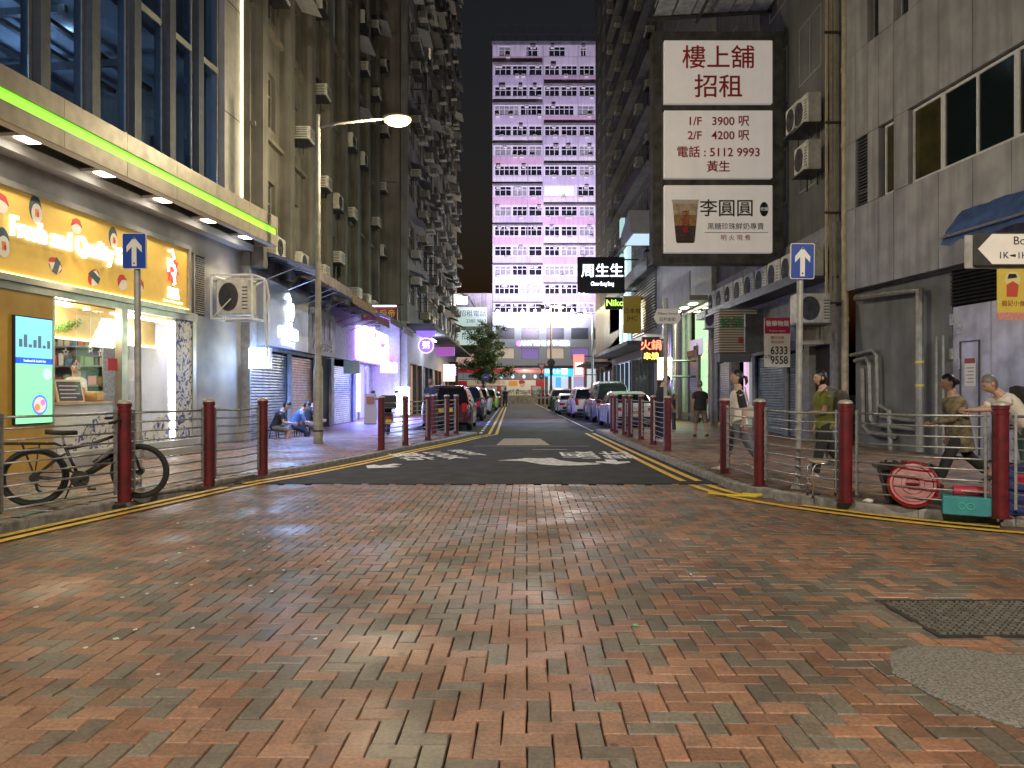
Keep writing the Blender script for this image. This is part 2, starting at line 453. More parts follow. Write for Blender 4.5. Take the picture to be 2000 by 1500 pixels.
def herring(x0, x1, y0, y1, keep, ang=R(-1.2)):
    ca, sa = math.cos(ang), math.sin(ang); out = []
    nx0, nx1 = int(x0 / BW) - 12, int(x1 / BW) + 12; ny0, ny1 = int(y0 / BW) - 12, int(y1 / BW) + 12
    for i in range(nx0, nx1):
        for j in range(ny0, ny1):
            t = (i - j) % 4
            if t == 0: cx, cy, r = (i + 1) * BW, (j + .5) * BW, 0
            elif t == 3: cx, cy, r = (i + .5) * BW, (j + 1) * BW, math.pi / 2
            else: continue
            X, Y = cx * ca - cy * sa, cx * sa + cy * ca
            if keep(X, Y): out.append((X, Y, r + ang))
    return out
def interp(pl, y):
    for a, b in zip(pl, pl[1:]):
        if min(a[1], b[1]) <= y <= max(a[1], b[1]) and a[1] != b[1]:
            return a[0] + (b[0] - a[0]) * (y - a[1]) / (b[1] - a[1])
    return None
MANHOLE = (2.55, 3.6, 4.22, 4.90)
PATCH = [(2.05, 3.62), (2.16, 3.88), (2.36, 3.97), (2.58, 3.90), (2.75, 3.78), (3.1, 3.74), (3.5, 3.7), (3.9, 3.2), (3.6, 2.85), (2.9, 2.92), (2.55, 2.96), (2.3, 3.06), (2.12, 3.25)]
def in_poly(x, y, pl):
    c = False
    for (x1, y1), (x2, y2) in zip(pl, pl[1:] + pl[:1]):
        if (y1 > y) != (y2 > y) and x < (x2 - x1) * (y - y1) / (y2 - y1) + x1: c = not c
    return c
def keep_plaza(x, y):
    if y > 11.03 or y < -1.2: return False
    l = interp(KLs, y); 
    if l is not None and x < l + .06: return False
    if y > 4.7:
        r = interp(KRs, y)
        if r is not None and x > r - .06: return False
    if MANHOLE[0] - .06 < x < MANHOLE[1] + .06 and MANHOLE[2] - .06 < y < MANHOLE[3] + .06: return False
    if in_poly(x, y, PATCH): return False
    return abs(x) < 8.5
def undul(x, y): return .010 * mnoise.noise((x * .55, y * .55, 0)) + .005 * mnoise.noise((x * 1.9, y * 1.9, 4))
paving = MB().b2((-9, -1.5, -.08), (9, 11.1, -.024)).build('brick_paving', M['grout']); struct(paving)
spots = herring(-9, 9, -1.5, 11.3, keep_plaza)
vis = sorted([s for s in spots if abs(s[0]) < .73 * s[1] + .05 and s[1] > 2.62], key=lambda s: s[0] ** 2 + s[1] ** 2)
near = set(vis[:300])
variants = []
for k in range(36):
    vs, fs = brick_geo(BL, BW); t = brick_tone()
    variants.append(tone_mesh('brick', vs, fs, [t] * len(vs)))
V = []; F = []; T = []
for s in spots:
    x, y, r = s; z = undul(x, y) * .7 + rnd.uniform(-.0014, .0014)
    tx, ty = rnd.gauss(0, .0045), rnd.gauss(0, .0045)
    mt = Euler((tx, ty, r + rnd.gauss(0, .008))).to_matrix()
    if s in near:
        o = bpy.data.objects.new('brick', rnd.choice(variants)); COL.objects.link(o); o.parent = paving
        o.location = (x, y, z); o.rotation_euler = (tx, ty, r + rnd.gauss(0, .008))
    else:
        vs, fs = brick_geo(BL, BW); o = len(V)
        V += [tuple(mt @ Vector(p) + Vector((x, y, z))) for p in vs]; F += [tuple(i + o for i in f) for f in fs]; T += [brick_tone()] * len(vs)
o = bpy.data.objects.new('brick_field', tone_mesh('brick_field', V, F, T)); COL.objects.link(o); o.parent = paving; o['kind'] = 'stuff'

# pavements: paver geometry near the camera, patterned sheet beyond
def paver_sheet_mat():
    m = bpy.data.materials.new('paver_sheet'); m.use_nodes = True; nt = m.node_tree; b = nt.nodes['Principled BSDF']
    tc = nt.nodes.new('ShaderNodeTexCoord'); br = nt.nodes.new('ShaderNodeTexBrick')
    br.inputs['Scale'].default_value = 1.0; br.inputs['Brick Width'].default_value = .215; br.inputs['Row Height'].default_value = .1075
    br.inputs['Mortar Size'].default_value = .006; br.inputs['Color1'].default_value = (.35, .18, .11, 1); br.inputs['Color2'].default_value = (.185, .155, .12, 1)
    br.inputs['Mortar'].default_value = (.05, .045, .04, 1)
    nt.links.new(tc.outputs['Object'], br.inputs['Vector']); nt.links.new(br.outputs['Color'], b.inputs['Base Color'])
    n = nt.nodes.new('ShaderNodeTexNoise'); n.inputs['Scale'].default_value = 1.3; n.inputs['Detail'].default_value = 5
    r = nt.nodes.new('ShaderNodeMapRange'); r.inputs['To Min'].default_value = .22; r.inputs['To Max'].default_value = .6
    nt.links.new(tc.outputs['Object'], n.inputs['Vector']); nt.links.new(n.outputs['Fac'], r.inputs['Value']); nt.links.new(r.outputs['Result'], b.inputs['Roughness'])
    bp = nt.nodes.new('ShaderNodeBump'); bp.inputs['Strength'].default_value = .5; bp.inputs['Distance'].default_value = .004
    nt.links.new(br.outputs['Fac'], bp.inputs['Height']); bp.invert = True; nt.links.new(bp.outputs['Normal'], b.inputs['Normal'])
    return m
M['paver_sheet'] = paver_sheet_mat()
def pavement(name, front, wallx, z):
    """sheet between a kerb line and the house walls"""
    m = MB(); pts = [Vector((*p, 0)) for p in front]
    for a, b in zip(front, front[1:]):
        m.add([(a[0], a[1], z), (b[0], b[1], z), (wallx, b[1], z), (wallx, a[1], z)], [(0, 1, 2, 3)])
    return struct(m.build(name, M['paver_sheet']))
kin = lambda pl, s: [(p.x, p.y) for p in offset([Vector((*q, 0)) for q in pl], s * .13)]
pavL = pavement('pavement_left', kin(KLs, -1) + kin(KL2, -1)[1:6], -11, PZ - .016)
fr = kin(KRs, 1)
m = MB(); poly = [(22, 4.0)] + [(p[0], p[1]) for p in fr] + [(p[0], p[1]) for p in kin(KR2, 1)[1:6]] + [(12, 82), (22, 30)]
m.add([(x, y, PZ - .016) for x, y in poly], [tuple(range(len(poly)))])
pavR = struct(m.build('pavement_right', M['paver_sheet']))
def wallL(y): return -8.3 if y < 11.2 else (-8.08 + (y - 11.2) * .1085 if y < 18.9 else -7.0)
def keep_pl(x, y):
    k = interp(KLs, y)
    return k is not None and 4.5 < y < 22 and wallL(y) - .2 < x < k - .2
def keep_pr(x, y):
    k = interp(KRs, y)
    if k is None or y > 20: return False
    if y < 9.9:
        return x > k + .2 and x < 10 and y > 5.5
    return k + .2 < x < 9.2
for nm, kp, par, bx in (('brick_field', keep_pl, pavL, (-9, -1)), ('brick_field', keep_pr, pavR, (2, 11))):
    V = []; F = []; T = []
    for x, y, r in herring(bx[0], bx[1], 4, 22, kp, R(1.0)):
        mt = Euler((rnd.gauss(0, .005), rnd.gauss(0, .005), r)).to_matrix(); z = PZ - .001 + rnd.uniform(-.002, .002)
        vs, fs = brick_geo(BL, BW, .6); o = len(V)
        V += [tuple(mt @ Vector(p) + Vector((x, y, z))) for p in vs]; F += [tuple(i + o for i in f) for f in fs]; T += [brick_tone()] * len(vs)
    o = bpy.data.objects.new(nm, tone_mesh(nm, V, F, T)); COL.objects.link(o); o.parent = par; o['kind'] = 'stuff'

# road paint
YZ = .0165
m = MB()
pl = resample(KLs, .4); pl = [p for p in pl if p.y > 2]
for a in (.19, .40):
    q = offset(pl, a)
    strip(m, [p for p in q if p.y < 11.0], -.058, .058, .014)
    strip(m, [p for p in q if p.y >= 10.9], -.058, .058, YZ)
for x in (-.76, -.52):
    strip(m, [Vector((x - .35 + (.35 if y > 23.5 else 0), y, 0)) for y in (22.3, 23.6, 40, 60, 80)], -.05, .05, YZ)
left_lines = struct(m.build('yellow_lines_left', M['yellow']))
m = MB(); pl = [p for p in resample(KRs, .4)]
for a in (-.22, -.47):
    q = offset(pl, a)
    for lo, hi, z in ((6.2, 11.05, .014), (10.95, 24.2, YZ)):
        run = [p for p in q if lo < p.y < hi and p.x < 8]
        if a == -.22 and z < .015:       # worn: the outer line is broken in places
            for k in range(0, len(run) - 2, 7): strip(m, run[k:k + 6], -.058, .058, z)
        else: strip(m, run, -.058, .058, z)
right_lines = struct(m.build('yellow_lines_right', M['yellow']))
m = MB()
for k in range(60):
    y = 25.6 + k * .95
    m.b2((2.86 - (y - 25) * .004, y, .012), (2.95 - (y - 25) * .004, y + .5, YZ))
for k in range(34):
    y = 24.2 + k * 1.5
    m.b2((-1.12, y, .012), (-1.02, y + .7, YZ))
struct(m.build('parking_bay_dashes', M['white_paint']))
m = MB()
m.b2((-1.0, 18.5, .013), (2.0, 18.58, YZ)); m.b2((.5, 17.4, .013), (1.35, 17.52, YZ)); m.b2((-.1, 33, .013), (2.3, 33.12, YZ + .003))
struct(m.build('worn_road_lines', mat('worn_white', (.30, .30, .30), .7, var=.5, vscale=20)))
# the worn white blot in the middle of the lane
blot = [(-.08, 14.9), (.12, 15.0), (.3, 15.25), (.62, 15.15), (.85, 15.3), (1.0, 14.75), (1.28, 14.35), (1.7, 14.2), (1.75, 13.95), (1.3, 13.75), (.9, 13.7), (.55, 13.95), (.35, 14.35), (.2, 14.6), (-.3, 14.72)]
MB().prism(blot, .013, YZ, 'XY').build('worn_road_blot', mat('worn_white2', (.6, .6, .6), .7, var=.5, vscale=9), kind='structure')
def arrow_flat(name, loc, rz, s=1.0):
    o = MB().prism([(-.12 * s, 0), (.12 * s, 0), (.12 * s, .45 * s), (.36 * s, .38 * s), (.36 * s, .62 * s), (0, .98 * s), (-.36 * s, .62 * s), (-.36 * s, .38 * s), (-.12 * s, .45 * s)], -.003, 0, 'XY').build(name, M['white_paint'])
    o.location = loc; o.rotation_euler = (0, 0, rz); return struct(o)
arrow_flat('painted_arrow', (-2.25, 14.0, YZ), R(150), .9)
arrow_flat('painted_arrow', (2.05, 14.9, YZ), R(180), .95)
for body, x, y, s, rz, sx in (('望右', -2.25, 15.6, .75, -65, 1.25), ('LOOK', -1.55, 15.9, .62, -65, 1.1), ('RIGHT', -1.1, 16.6, .5, -65, 1.1),
                              ('望左', 2.42, 16.0, .75, 90, 1.25), ('LOOK', 1.72, 16.0, .55, 90, 1.15), ('LEFT', 1.33, 16.0, .55, 90, 1.15)):
    t = txt(body, s, (x, y, YZ), M['white_paint'], None, (0, 0, rz), ext=.0015, name='painted_lettering', sx=sx, bold=.012); t['kind'] = 'structure'

# steel access cover and the asphalt repair, lower right
t = thing('access_cover', 'square chequered steel cover set in the brick paving', 'manhole cover', (MANHOLE[0], MANHOLE[2], 0))
w, l = MANHOLE[1] - MANHOLE[0], MANHOLE[3] - MANHOLE[2]
MB().b2((0, 0, -.06), (w, l, -.004)).build('plate', mat('cast_iron', (.055, .052, .048), .55, .3, var=.4, vscale=8), t)
m = MB()
for a, b in (((-.03, -.03), (w + .03, 0)), ((-.03, l), (w + .03, l + .03)), ((-.03, 0), (0, l)), ((w, 0), (w + .03, l))): m.b2((*a, -.06), (*b, .003))
m.build('rim', MATS['cast_iron'], t)
m = MB()
for a, b_ in (((-.17, -.17), (w + .17, -.03)), ((-.17, l + .03), (w + .17, l + .17)), ((-.17, -.03), (-.03, l + .03)), ((w + .03, -.03), (w + .17, l + .03))): m.b2((*a, -.06), (*b_, -.006))
m.build('mortar_surround', mat('mortar', (.13, .115, .095), .85, var=.4, vscale=14, bump=.6, bscale=90), t)
m = MB()
for i in range(22):
    for j in range(14):
        m.box((.03 + i * (w - .06) / 21, .03 + j * (l - .06) / 13, .001), (.036, .012, .016), rz=R(45 if (i + j) % 2 else -45))
m.build('tread_pattern', mat('worn_iron', (.34, .32, .28), .4, .6, var=.4, vscale=12), t)['kind'] = 'stuff'
m = MB(); cx, cy = 2.9, 3.35; big = [(x + (x - cx) / max(.3, math.hypot(x - cx, y - cy)) * .1, y + (y - cy) / max(.3, math.hypot(x - cx, y - cy)) * .1) for x, y in PATCH]; n = len(big)
rings = []
for s, z in ((1, -.05), (1, .004), (.97, .011), (.9, .016), (.6, .018)):
    rings.append([(cx + (x - cx) * s + (0 if s < .9 else .012 * mnoise.noise((x * 9, y * 9, 1))), cy + (y - cy) * s, z) for x, y in smooth_pl(big + big[:1], 2)[:-1]])
m.loft(rings)
struct(m.build('asphalt_patch', mat('gritty_asphalt', (.24, .225, .20), .8, var=.6, vscale=70, bump=1.0, bscale=180)))
# ---------------------------------------------------------------- building helpers
# a facade frame: Empty whose local x runs along the wall away from the camera; s = -1 (left side, outward is -y) or +1 (right side)
def wall(mb, u0, u1, z0, z1, s, t=.3, holes=(), y0=0.0):
    us = sorted({u0, u1, *[a for h in holes for a in h[:2] if u0 < a < u1]}); zs = sorted({z0, z1, *[a for h in holes for a in h[2:4] if z0 < a < z1]})
    for za, zb in zip(zs, zs[1:]):
        run = None
        for ua, ub in zip(us, us[1:]):
            mu, mz = (ua + ub) / 2, (za + zb) / 2
            solid = not any(h[0] < mu < h[1] and h[2] < mz < h[3] for h in holes)
            if solid: run = (run[0], ub) if run else (ua, ub)
            if (not solid or ub == us[-1]) and run:
                mb.b2((run[0], y0, za), (run[1], y0 - s * t, zb)); run = None
    return mb
WC = {}
LITP = [mat('lit_pane_%d' % i, (.3, .3, .28), .5, emit=c, es=e_) for i, (c, e_) in enumerate((((1, .8, .5), .5), ((.75, .9, 1), .6), ((.9, .95, .8), .3)))]
def window(parent, ua, ub, za, zb, s, n=2, fm='frame', pm=None, rec=.14, tr=0.0, name='window', fw=.045):
    """frame with n lights and an optional transom; the glass is its child"""
    w, h = round(ub - ua, 3), round(zb - za, 3); key = (w, h, n, fm, s, tr, fw)
    if key not in WC:
        m = MB(); f = fw; d = .06
        m.b2((0, 0, 0), (w, -s * d, f)); m.b2((0, 0, h - f), (w, -s * d, h)); m.b2((0, 0, f), (f, -s * d, h - f)); m.b2((w - f, 0, f), (w, -s * d, h - f))
        for k in range(1, n): m.b2((w * k / n - f / 2, -s * .003, f), (w * k / n + f / 2, -s * (d - .003), h - f))
        if tr: m.b2((f, -s * .006, h * tr - f / 2), (w - f, -s * (d - .006), h * tr + f / 2))
        p = MB().b2((f, -s * .03, f), (w - f, -s * .042, h - f))
        WC[key] = (m.mesh('window', M[fm]), p)
    me, p = WC[key]; pm = pm or (M['pane_dark'] if rnd.random() > .05 else rnd.choice(LITP))
    k2 = key + (pm.name,)
    if k2 not in WC: WC[k2] = p.mesh('pane', pm)
    o = inst(name, me, parent, (ua, -s * rec, za)); inst('pane', WC[k2], o, (0, 0, 0)); return o
def ac_mesh(kind):
    if ('ac', kind) in WC: return WC[('ac', kind)]
    m = MB()
    if kind == 'box':      # window unit: short box with louvred sides
        m.box((0, 0, .21), (.6, .55, .42), ch=.02)
        g = MB()
        for k in range(6): g.box((0, -.279, .07 + k * .055), (.5, .012, .022))
        for k in range(6):
            for q in (-1, 1): g.box((q * .303, .02, .07 + k * .055), (.012, .4, .022))
    else:                   # outdoor half of a split unit: fan grille in front
        m.box((0, 0, .3), (.8, .32, .6), ch=.025)
        g = MB(); 
        for r in (.06, .12, .18, .235): g.torus((-.1, -.166, .3), r, .007, 22, 4, 'Y')
        for k in range(8): g.box((-.1, -.168, .3), (.47, .008, .009), rot=Matrix.Rotation(math.pi * k / 8, 3, 'Y'))
        g.lathe([(.225, 0), (.225, .004)], 22, (-.1, -.163, .3), 'Y')
        for k in range(7): g.box((.3, -.162, .1 + k * .06), (.13, .008, .02))
    WC[('ac', kind)] = (m.mesh('air_conditioner', M['ac_white'], 30), g.mesh('grille', M['dark_metal']))
    return WC[('ac', kind)]
def ac(parent, loc, kind='box', rz=0, sc=None, shelf=True):
    c, g = ac_mesh(kind); o = inst('air_conditioner', c, parent, loc, rz, sc); inst('grille', g, o, (0, 0, 0))
    if shelf:
        if 'acs' not in WC:
            WC['acs'] = MB().box((0, .02, -.02), (.75, .5, .03)).box((-.3, .1, -.16), (.03, .03, .28)).box((.3, .1, -.16), (.03, .03, .28)).mesh('bracket', M['dark_metal'])
        inst('bracket', WC['acs'], o, (0, 0, 0))
    return o
def shutter(parent, ua, ub, za, zb, s, m=None, y=0.0):
    """roller shutter of horizontal slats between guide rails"""
    b = MB(); n = int((zb - za) / .085)
    for k in range(n):
        z = za + k * .085
        b.add([(ua, y, z), (ub, y, z), (ub, y + s * .022, z + .03), (ua, y + s * .022, z + .03), (ub, y + s * .016, z + .072), (ua, y + s * .016, z + .072), (ub, y, z + .085), (ua, y, z + .085)],
              [(0, 1, 2, 3), (3, 2, 4, 5), (5, 4, 6, 7)])
    o = b.build('roller_shutter', m or M['shutter'], parent)
    g = MB(); g.b2((ua - .07, y - s * .05, za), (ua, y + s * .05, zb)); g.b2((ub, y - s * .05, za), (ub + .07, y + s * .05, zb)); g.b2((ua - .07, y - s * .1, zb), (ub + .07, y + s * .12, zb + .28))
    g.build('guide_rail', M['dark_metal'], o); return o
def frame_empty(name, label, cat, x, y, rz, group=None): return thing(name, label, cat, (x, y, 0), R(rz), group)

# ================================================================ LEFT: corner shop with the yellow sign
LA = frame_empty('corner_shop_building', 'glazed corner building with a white canopy and lime light strip', 'building', -8.08, 11.2, 83.8)
s = -1
cream = mat('cream_panel', (.55, .42, .2), .5, var=.1); soff = mat('white_soffit', (.68, .66, .63), .45, var=.06)
fascia = mat('bronze_fascia', (.40, .35, .29), .45, .2, var=.12, stain=.3)
m = MB()
wall(m, -6, 7.8, 4.7, 6.1, s, .4)
wall(m, 5.55, 7.8, PZ, 4.7, s, .4, [(5.6, 6.0, 3.25, 4.68)])
wall(m, -6, -.4, PZ, 4.7, s, .4)
m.build('wall', M['stone'], LA)
MB().b2((-6, .4, 3.2), (7.8, 5.2, 3.3)).b2((-6, .4, 6.0), (7.8, 7, 6.1)).build('floor_slab', M['concrete'], LA)
m = MB(); wall(m, 6.95, 7.8, 6.1, 19, s, .5); m.build('corner_pier', M['stone'], LA)
for k in range(4): MB().b2((6.94, -.006, 8.6 + k * 2.9), (7.81, 0, 8.62 + k * 2.9)).build('stone_joint', M['dark'], LA)
MB().b2((7.79, -.06, 6.25), (7.86, 0, 19)).build('light_strip', emat('strip_warm', (1, .95, .55), 4.0), LA)
# canopy: fascia panels above and below the lime strip, white soffit with square downlights
m = MB(); CZ0, CZ1, CP = 5.32, 6.1, .95
for k in range(9):
    u = -6 + k * 1.55; v = min(u + 1.54, 7.95)
    MB().b2((u, -CP, CZ1 - .31), (v, -CP + .05, CZ1)).b2((u, -CP, CZ0), (v, -CP + .05, CZ0 + .28)).build('fascia_panel', fascia, LA)
MB().b2((-6, -CP + .05, CZ0 + .28), (7.93, -CP + .09, CZ1 - .31)).build('lime_strip', emat('strip_lime', (.30, .9, .05), 1.0), LA)
MB().b2((7.93, -CP, CZ0), (7.98, 0, CZ1)).build('canopy_end', fascia, LA)
MB().b2((-6, -CP + .1, CZ0 + .24), (7.93, -CP + .13, CZ1 - .05)).build('strip_light_block', fascia, LA)  # unseen board added to keep the strip's light off the soffit
MB().b2((-6, -CP + .09, CZ1 - .04), (7.93, 0, CZ1 - .002)).build('canopy_top', fascia, LA)
m = MB(); m.b2((-6, -CP + .05, CZ0 + .0), (7.93, -CP + .22, CZ0 + .06)); m.b2((-6, -.3, CZ0 - .12), (7.93, 0, CZ0 + .05))
for k in range(8): m.b2((-5.6 + k * 1.75, -CP + .22, CZ0 + .02), (-5.2 + k * 1.75, -.3, CZ0 + .07))
m.build('soffit', soff, LA)
MB().b2((-6, -CP + .22, CZ0 + .2), (7.93, -.3, CZ0 + .24)).build('soffit_recess', soff, LA)
for k in range(8):
    o = MB().b2((-5.55 + k * 1.75, -.8, CZ0 + .005), (-5.25 + k * 1.75, -.5, CZ0 + .02)).build('downlight', emat('downlight', (1, .9, .75), 14), LA)
    if k > 1: lamp('downlight_lamp', 'SPOT', (-5.4 + k * 1.75, -.62, CZ0 - .03), 60, (1, .86, .66), o, .1, (0, 0, 0), 120)
# upper glazing
for k, u in enumerate((-5.2, -3.95, -2.7, -1.5, -.26, .98, 2.24, 3.49, 4.73, 5.9)):
    MB().b2((u - .11, .02, 6.1), (u + .11, .4, 19)).build('pier', mat('pier_paint', (.055, .066, .09), .6, var=.15, stain=.3), LA)
gl = glass('upper_glass', (.62, .74, .86), .25)
us = [-5.2, -3.95, -2.7, -1.5, -.26, .98, 2.24, 3.49, 4.73, 5.9, 7.09]
for a, b in zip(us, us[1:]):
    for z0, z1 in ((6.12, 9.6), (9.6, 13.0), (13.0, 17)):
        o = MB().b2((a + .14, .16, z0), (b - .14, .2, z0 + .07)).b2((a + .14, .16, z1 - .07), (b - .14, .2, z1)).b2((a + .14, .16, z0 + .07), (a + .2, .2, z1 - .07)).b2((b - .2, .16, z0 + .07), (b - .14, .2, z1 - .07)).build('window', M['frame'], LA)
        MB().b2((a + .2, .175, z0 + .07), (b - .2, .185, z1 - .07)).build('pane', gl, o)
bw = mat('office_wall', (.26, .30, .36), .8, var=.3, vscale=.8)
MB().b2((-6, 6.6, 6.1), (7.6, 6.7, 19)).b2((-6, .5, 9.45), (7.6, 6.6, 9.6)).b2((-6, .5, 12.85), (7.6, 6.6, 13.0)).build('interior_wall', bw, LA)
m = MB()
for k in range(5): m.b2((-4 + k * 2.3, 1.2, 9.05), (-3.9 + k * 2.3, 6.4, 9.2)); m.b2((-5.5, 2 + k, 9.2), (7, 2.12 + k, 9.3))
m.build('ceiling_duct', M['dark_metal'], LA)
for u, y, z in ((.3, 1.6, 9.35), (1.5, 2.4, 9.35), (2.7, 1.3, 9.35), (3.1, 3.2, 9.35), (1.9, 4.0, 9.35), (4.3, 2.2, 9.35), (-1.5, 2.4, 9.35), (2.2, 1.8, 12.8), (4.6, 2.0, 12.8), (-.5, 2, 12.8)):
    o = MB().lathe([(.09, 0), (.09, .05)], 12, (u, y, z - .03)).build('spotlight', emat('office_spot', (.75, .88, 1), 18), LA)
lamp('office_lamp', 'POINT', (1.5, 3.2, 8.6), 150, (.6, .78, 1.0), LA, .3); lamp('office_lamp', 'POINT', (4.8, 3.4, 8.4), 80, (.6, .75, 1.0), LA, .3)
lamp('office_lamp', 'POINT', (-2.5, 3.2, 8.6), 90, (.5, .7, 1.0), LA, .3); lamp('office_lamp', 'POINT', (3.0, 3.2, 12), 80, (.5, .7, 1.0), LA, .3)
for u, h in ((4.2, 1.0), (5.2, 1.2), (3.0, .7)):   # chair backs seen from below
    MB().box((u, .7, 6.1 + h / 2), (.5, .1, h), ch=.04).build('office_chair_back', M['dark'], LA)
# shop front frame: jambs, lintel, plinth
m = MB(); m.b2((-.4, -.06, 3.08), (5.6, .3, 3.27)); m.b2((-.45, -.08, PZ), (-.3, .3, 3.08)); m.b2((2.88, -.05, .36), (3.06, .1, 3.08)); m.b2((5.42, -.05, .36), (5.56, .3, 3.08)); m.b2((1.08, -.03, .36), (1.13, .1, 3.08))
m.build('shopfront_frame', M['alu'], LA)
MB().b2((1.1, -.16, PZ), (5.6, .3, .36)).b2((3.4, -.42, PZ), (5.6, -.16, .22)).build('plinth', M['stone'], LA)
m = MB(); m.b2((-.3, -.03, PZ), (1.08, .3, 3.08)); m.build('yellow_panel', mat('wood_yellow', (.55, .33, .06), .42, var=.12, vscale=3), LA)
gs = glass('shop_glass', (.97, .98, .98), .1)
for a, b in ((1.13, 1.72), (1.72, 2.3), (2.3, 2.88), (3.06, 3.95), (3.95, 4.62)):
    MB().b2((a + .004, .02, .37), (b - .004, .03, 3.07)).build('shop_pane', gs, LA)
m = MB(); m.b2((4.62, -.03, .4), (4.72, .02, 3.0)); m.b2((3.08, -.03, 2.94), (4.62, .02, 3.0)); m.build('bright_light_frame', emat('white_tube', (.86, .93, 1), 9), LA)
dec = bpy.data.materials.new('wave_print'); dec.use_nodes = True; nt = dec.node_tree; b = nt.nodes['Principled BSDF']
tc = nt.nodes.new('ShaderNodeTexCoord'); nz = nt.nodes.new('ShaderNodeTexNoise'); nz.inputs['Scale'].default_value = 7; nz.inputs['Detail'].default_value = 7; nz.inputs['Distortion'].default_value = 1.6
cr = nt.nodes.new('ShaderNodeValToRGB'); e = cr.color_ramp.elements; e[0].position = .42; e[0].color = (.03, .045, .22, 1); e[1].position = .5; e[1].color = (.62, .6, .55, 1)
nt.links.new(tc.outputs['Object'], nz.inputs['Vector']); nt.links.new(nz.outputs['Fac'], cr.inputs['Fac']); nt.links.new(cr.outputs['Color'], b.inputs['Base Color']); b.inputs['Roughness'].default_value = .5
MB().b2((4.74, -.02, .36), (5.42, .02, 3.08)).build('patterned_panel', dec, LA)
for a, b_, hs in ((1.14, 2.87, (.75, .35)), (3.07, 4.6, (.7, .5))):
    n = 40; top = []
    for k in range(n + 1):
        u = a + (b_ - a) * k / n; h = .37 + hs[0] * (.45 + .35 * math.sin(u * 3.1 + .6) + .2 * mnoise.noise((u * 6, 0, 0))) + .05 * mnoise.noise((u * 22, 3, 0)); top.append((u, max(.42, h)))
    MB().prism([(a, .37), (b_, .37)] + top[::-1], .012, .016, 'XZ').build('wave_decal', dec, LA)
# interior
warm_wall = mat('warm_wall', (.62, .46, .2), .6, var=.08); cool_wall = mat('cool_wall', (.55, .57, .66), .6, var=.05)
MB().b2((-.3, 4.3, .1), (5.5, 4.4, 3.2)).build('shop_back_wall', mat('kitchen_wall', (.22, .24, .26), .5, var=.4, vscale=3), LA)
MB().b2((5.42, .3, .1), (5.5, 4.3, 3.2)).build('shop_side_wall', cool_wall, LA)
MB().b2((5.36, 1.85, .36), (5.42, 4.3, 3.06)).build('kitchen_end_wall', MATS['kitchen_wall'] if 'kitchen_wall' in MATS else cool_wall, LA)
MB().b2((-.3, .3, .05), (5.42, 4.3, .36)).build('shop_floor', M['stone'], LA)
MB().b2((-.3, .12, 3.06), (5.42, 4.3, 3.2)).build('shop_ceiling', mat('yellow_ceiling', (.66, .47, .16), .5), LA)
MB().b2((1.1, .9, 2.5), (5.4, 1.0, 3.06)).build('bulkhead', warm_wall, LA)
MB().b2((1.1, .84, 2.46), (5.4, .9, 2.5)).build('cove_light', emat('cove', (1, .75, .25), 5), LA)
for u in (1.5, 2.1, 2.6, 3.4, 4.1): MB().lathe([(.06, 0), (.06, .02)], 12, (u, .5, 3.035)).build('ceiling_spot', emat('shop_spot', (1, .9, .7), 20), LA)
for u in (1.4, 2.2, 3.1): MB().lathe([(.05, 0), (.05, .02)], 12, (u, 1.9, 2.9)).build('ceiling_spot', MATS['shop_spot'], LA)
lamp('shop_lamp', 'POINT', (2.0, .55, 2.8), 48, (1, .85, .6), LA, .15); lamp('shop_lamp', 'POINT', (3.0, 2.4, 2.7), 85, (1, .93, .82), LA, .2); lamp('shop_lamp', 'POINT', (4.5, .9, 2.7), 75, (.85, .9, 1), LA, .2)
ct = thing('shop_counter', 'pale counter with wooden top inside the sushi shop', 'counter', LA.matrix_world @ Vector((0, 0, 0)))
LA_M = Matrix.Translation((-8.08, 11.2, 0)) @ Matrix.Rotation(R(83.8), 4, 'Z')
def in_LA(o, u, y, z): o.location = LA_M @ Vector((u, y, z)); o.rotation_euler = (0, 0, R(83.8)); return o
in_LA(ct, 2.2, 1.15, .36)
MB().b2((0, 0, 0), (2.1, .6, .82), ch=.02).build('body', mat('counter_white', (.6, .58, .55), .4), ct); MB().b2((-.03, -.05, .82), (2.13, .65, .87)).build('worktop', mat('wood_top', (.45, .28, .12), .4, var=.3), ct)
shelf = thing('shop_shelf', 'steel shelf crowded with goods at the back of the sushi shop', 'shelf'); in_LA(shelf, 5.3, 1.75, .36); shelf.rotation_euler = (0, 0, R(83.8 + 90))
for k in range(5): MB().b2((0, 0, .3 + k * .45), (2.6, .5, .33 + k * .45)).build('shelf_board', M['steel'], shelf)
for x in (0, 2.57): MB().b2((x, 0, 0), (x + .03, .5, 2.2)).build('upright', M['steel'], shelf)
cols = [(.5, .08, .07), (.55, .5, .4), (.1, .2, .35), (.6, .3, .35), (.2, .35, .2), (.6, .6, .58), (.08, .08, .09), (.5, .32, .1)]
gm = [mat('goods_%d' % i, c, .5) for i, c in enumerate(cols)]
for k in range(5):
    x = .06
    while x < 2.4:
        w, h = rnd.uniform(.08, .24), rnd.uniform(.1, .34); o = MB().box((0, 0, h / 2), (w, .3, h), ch=.012).build('goods_box', rnd.choice(gm)); 
        tag(o, 'small box of goods on the steel shop shelf', 'box', 'goods on the shop shelf'); in_LA(o, 5.05, 1.75 + x + w / 2, .36 + .33 + k * .45); o.rotation_euler = (0, 0, R(83.8 + 90)); x += w + rnd.uniform(.01, .06)
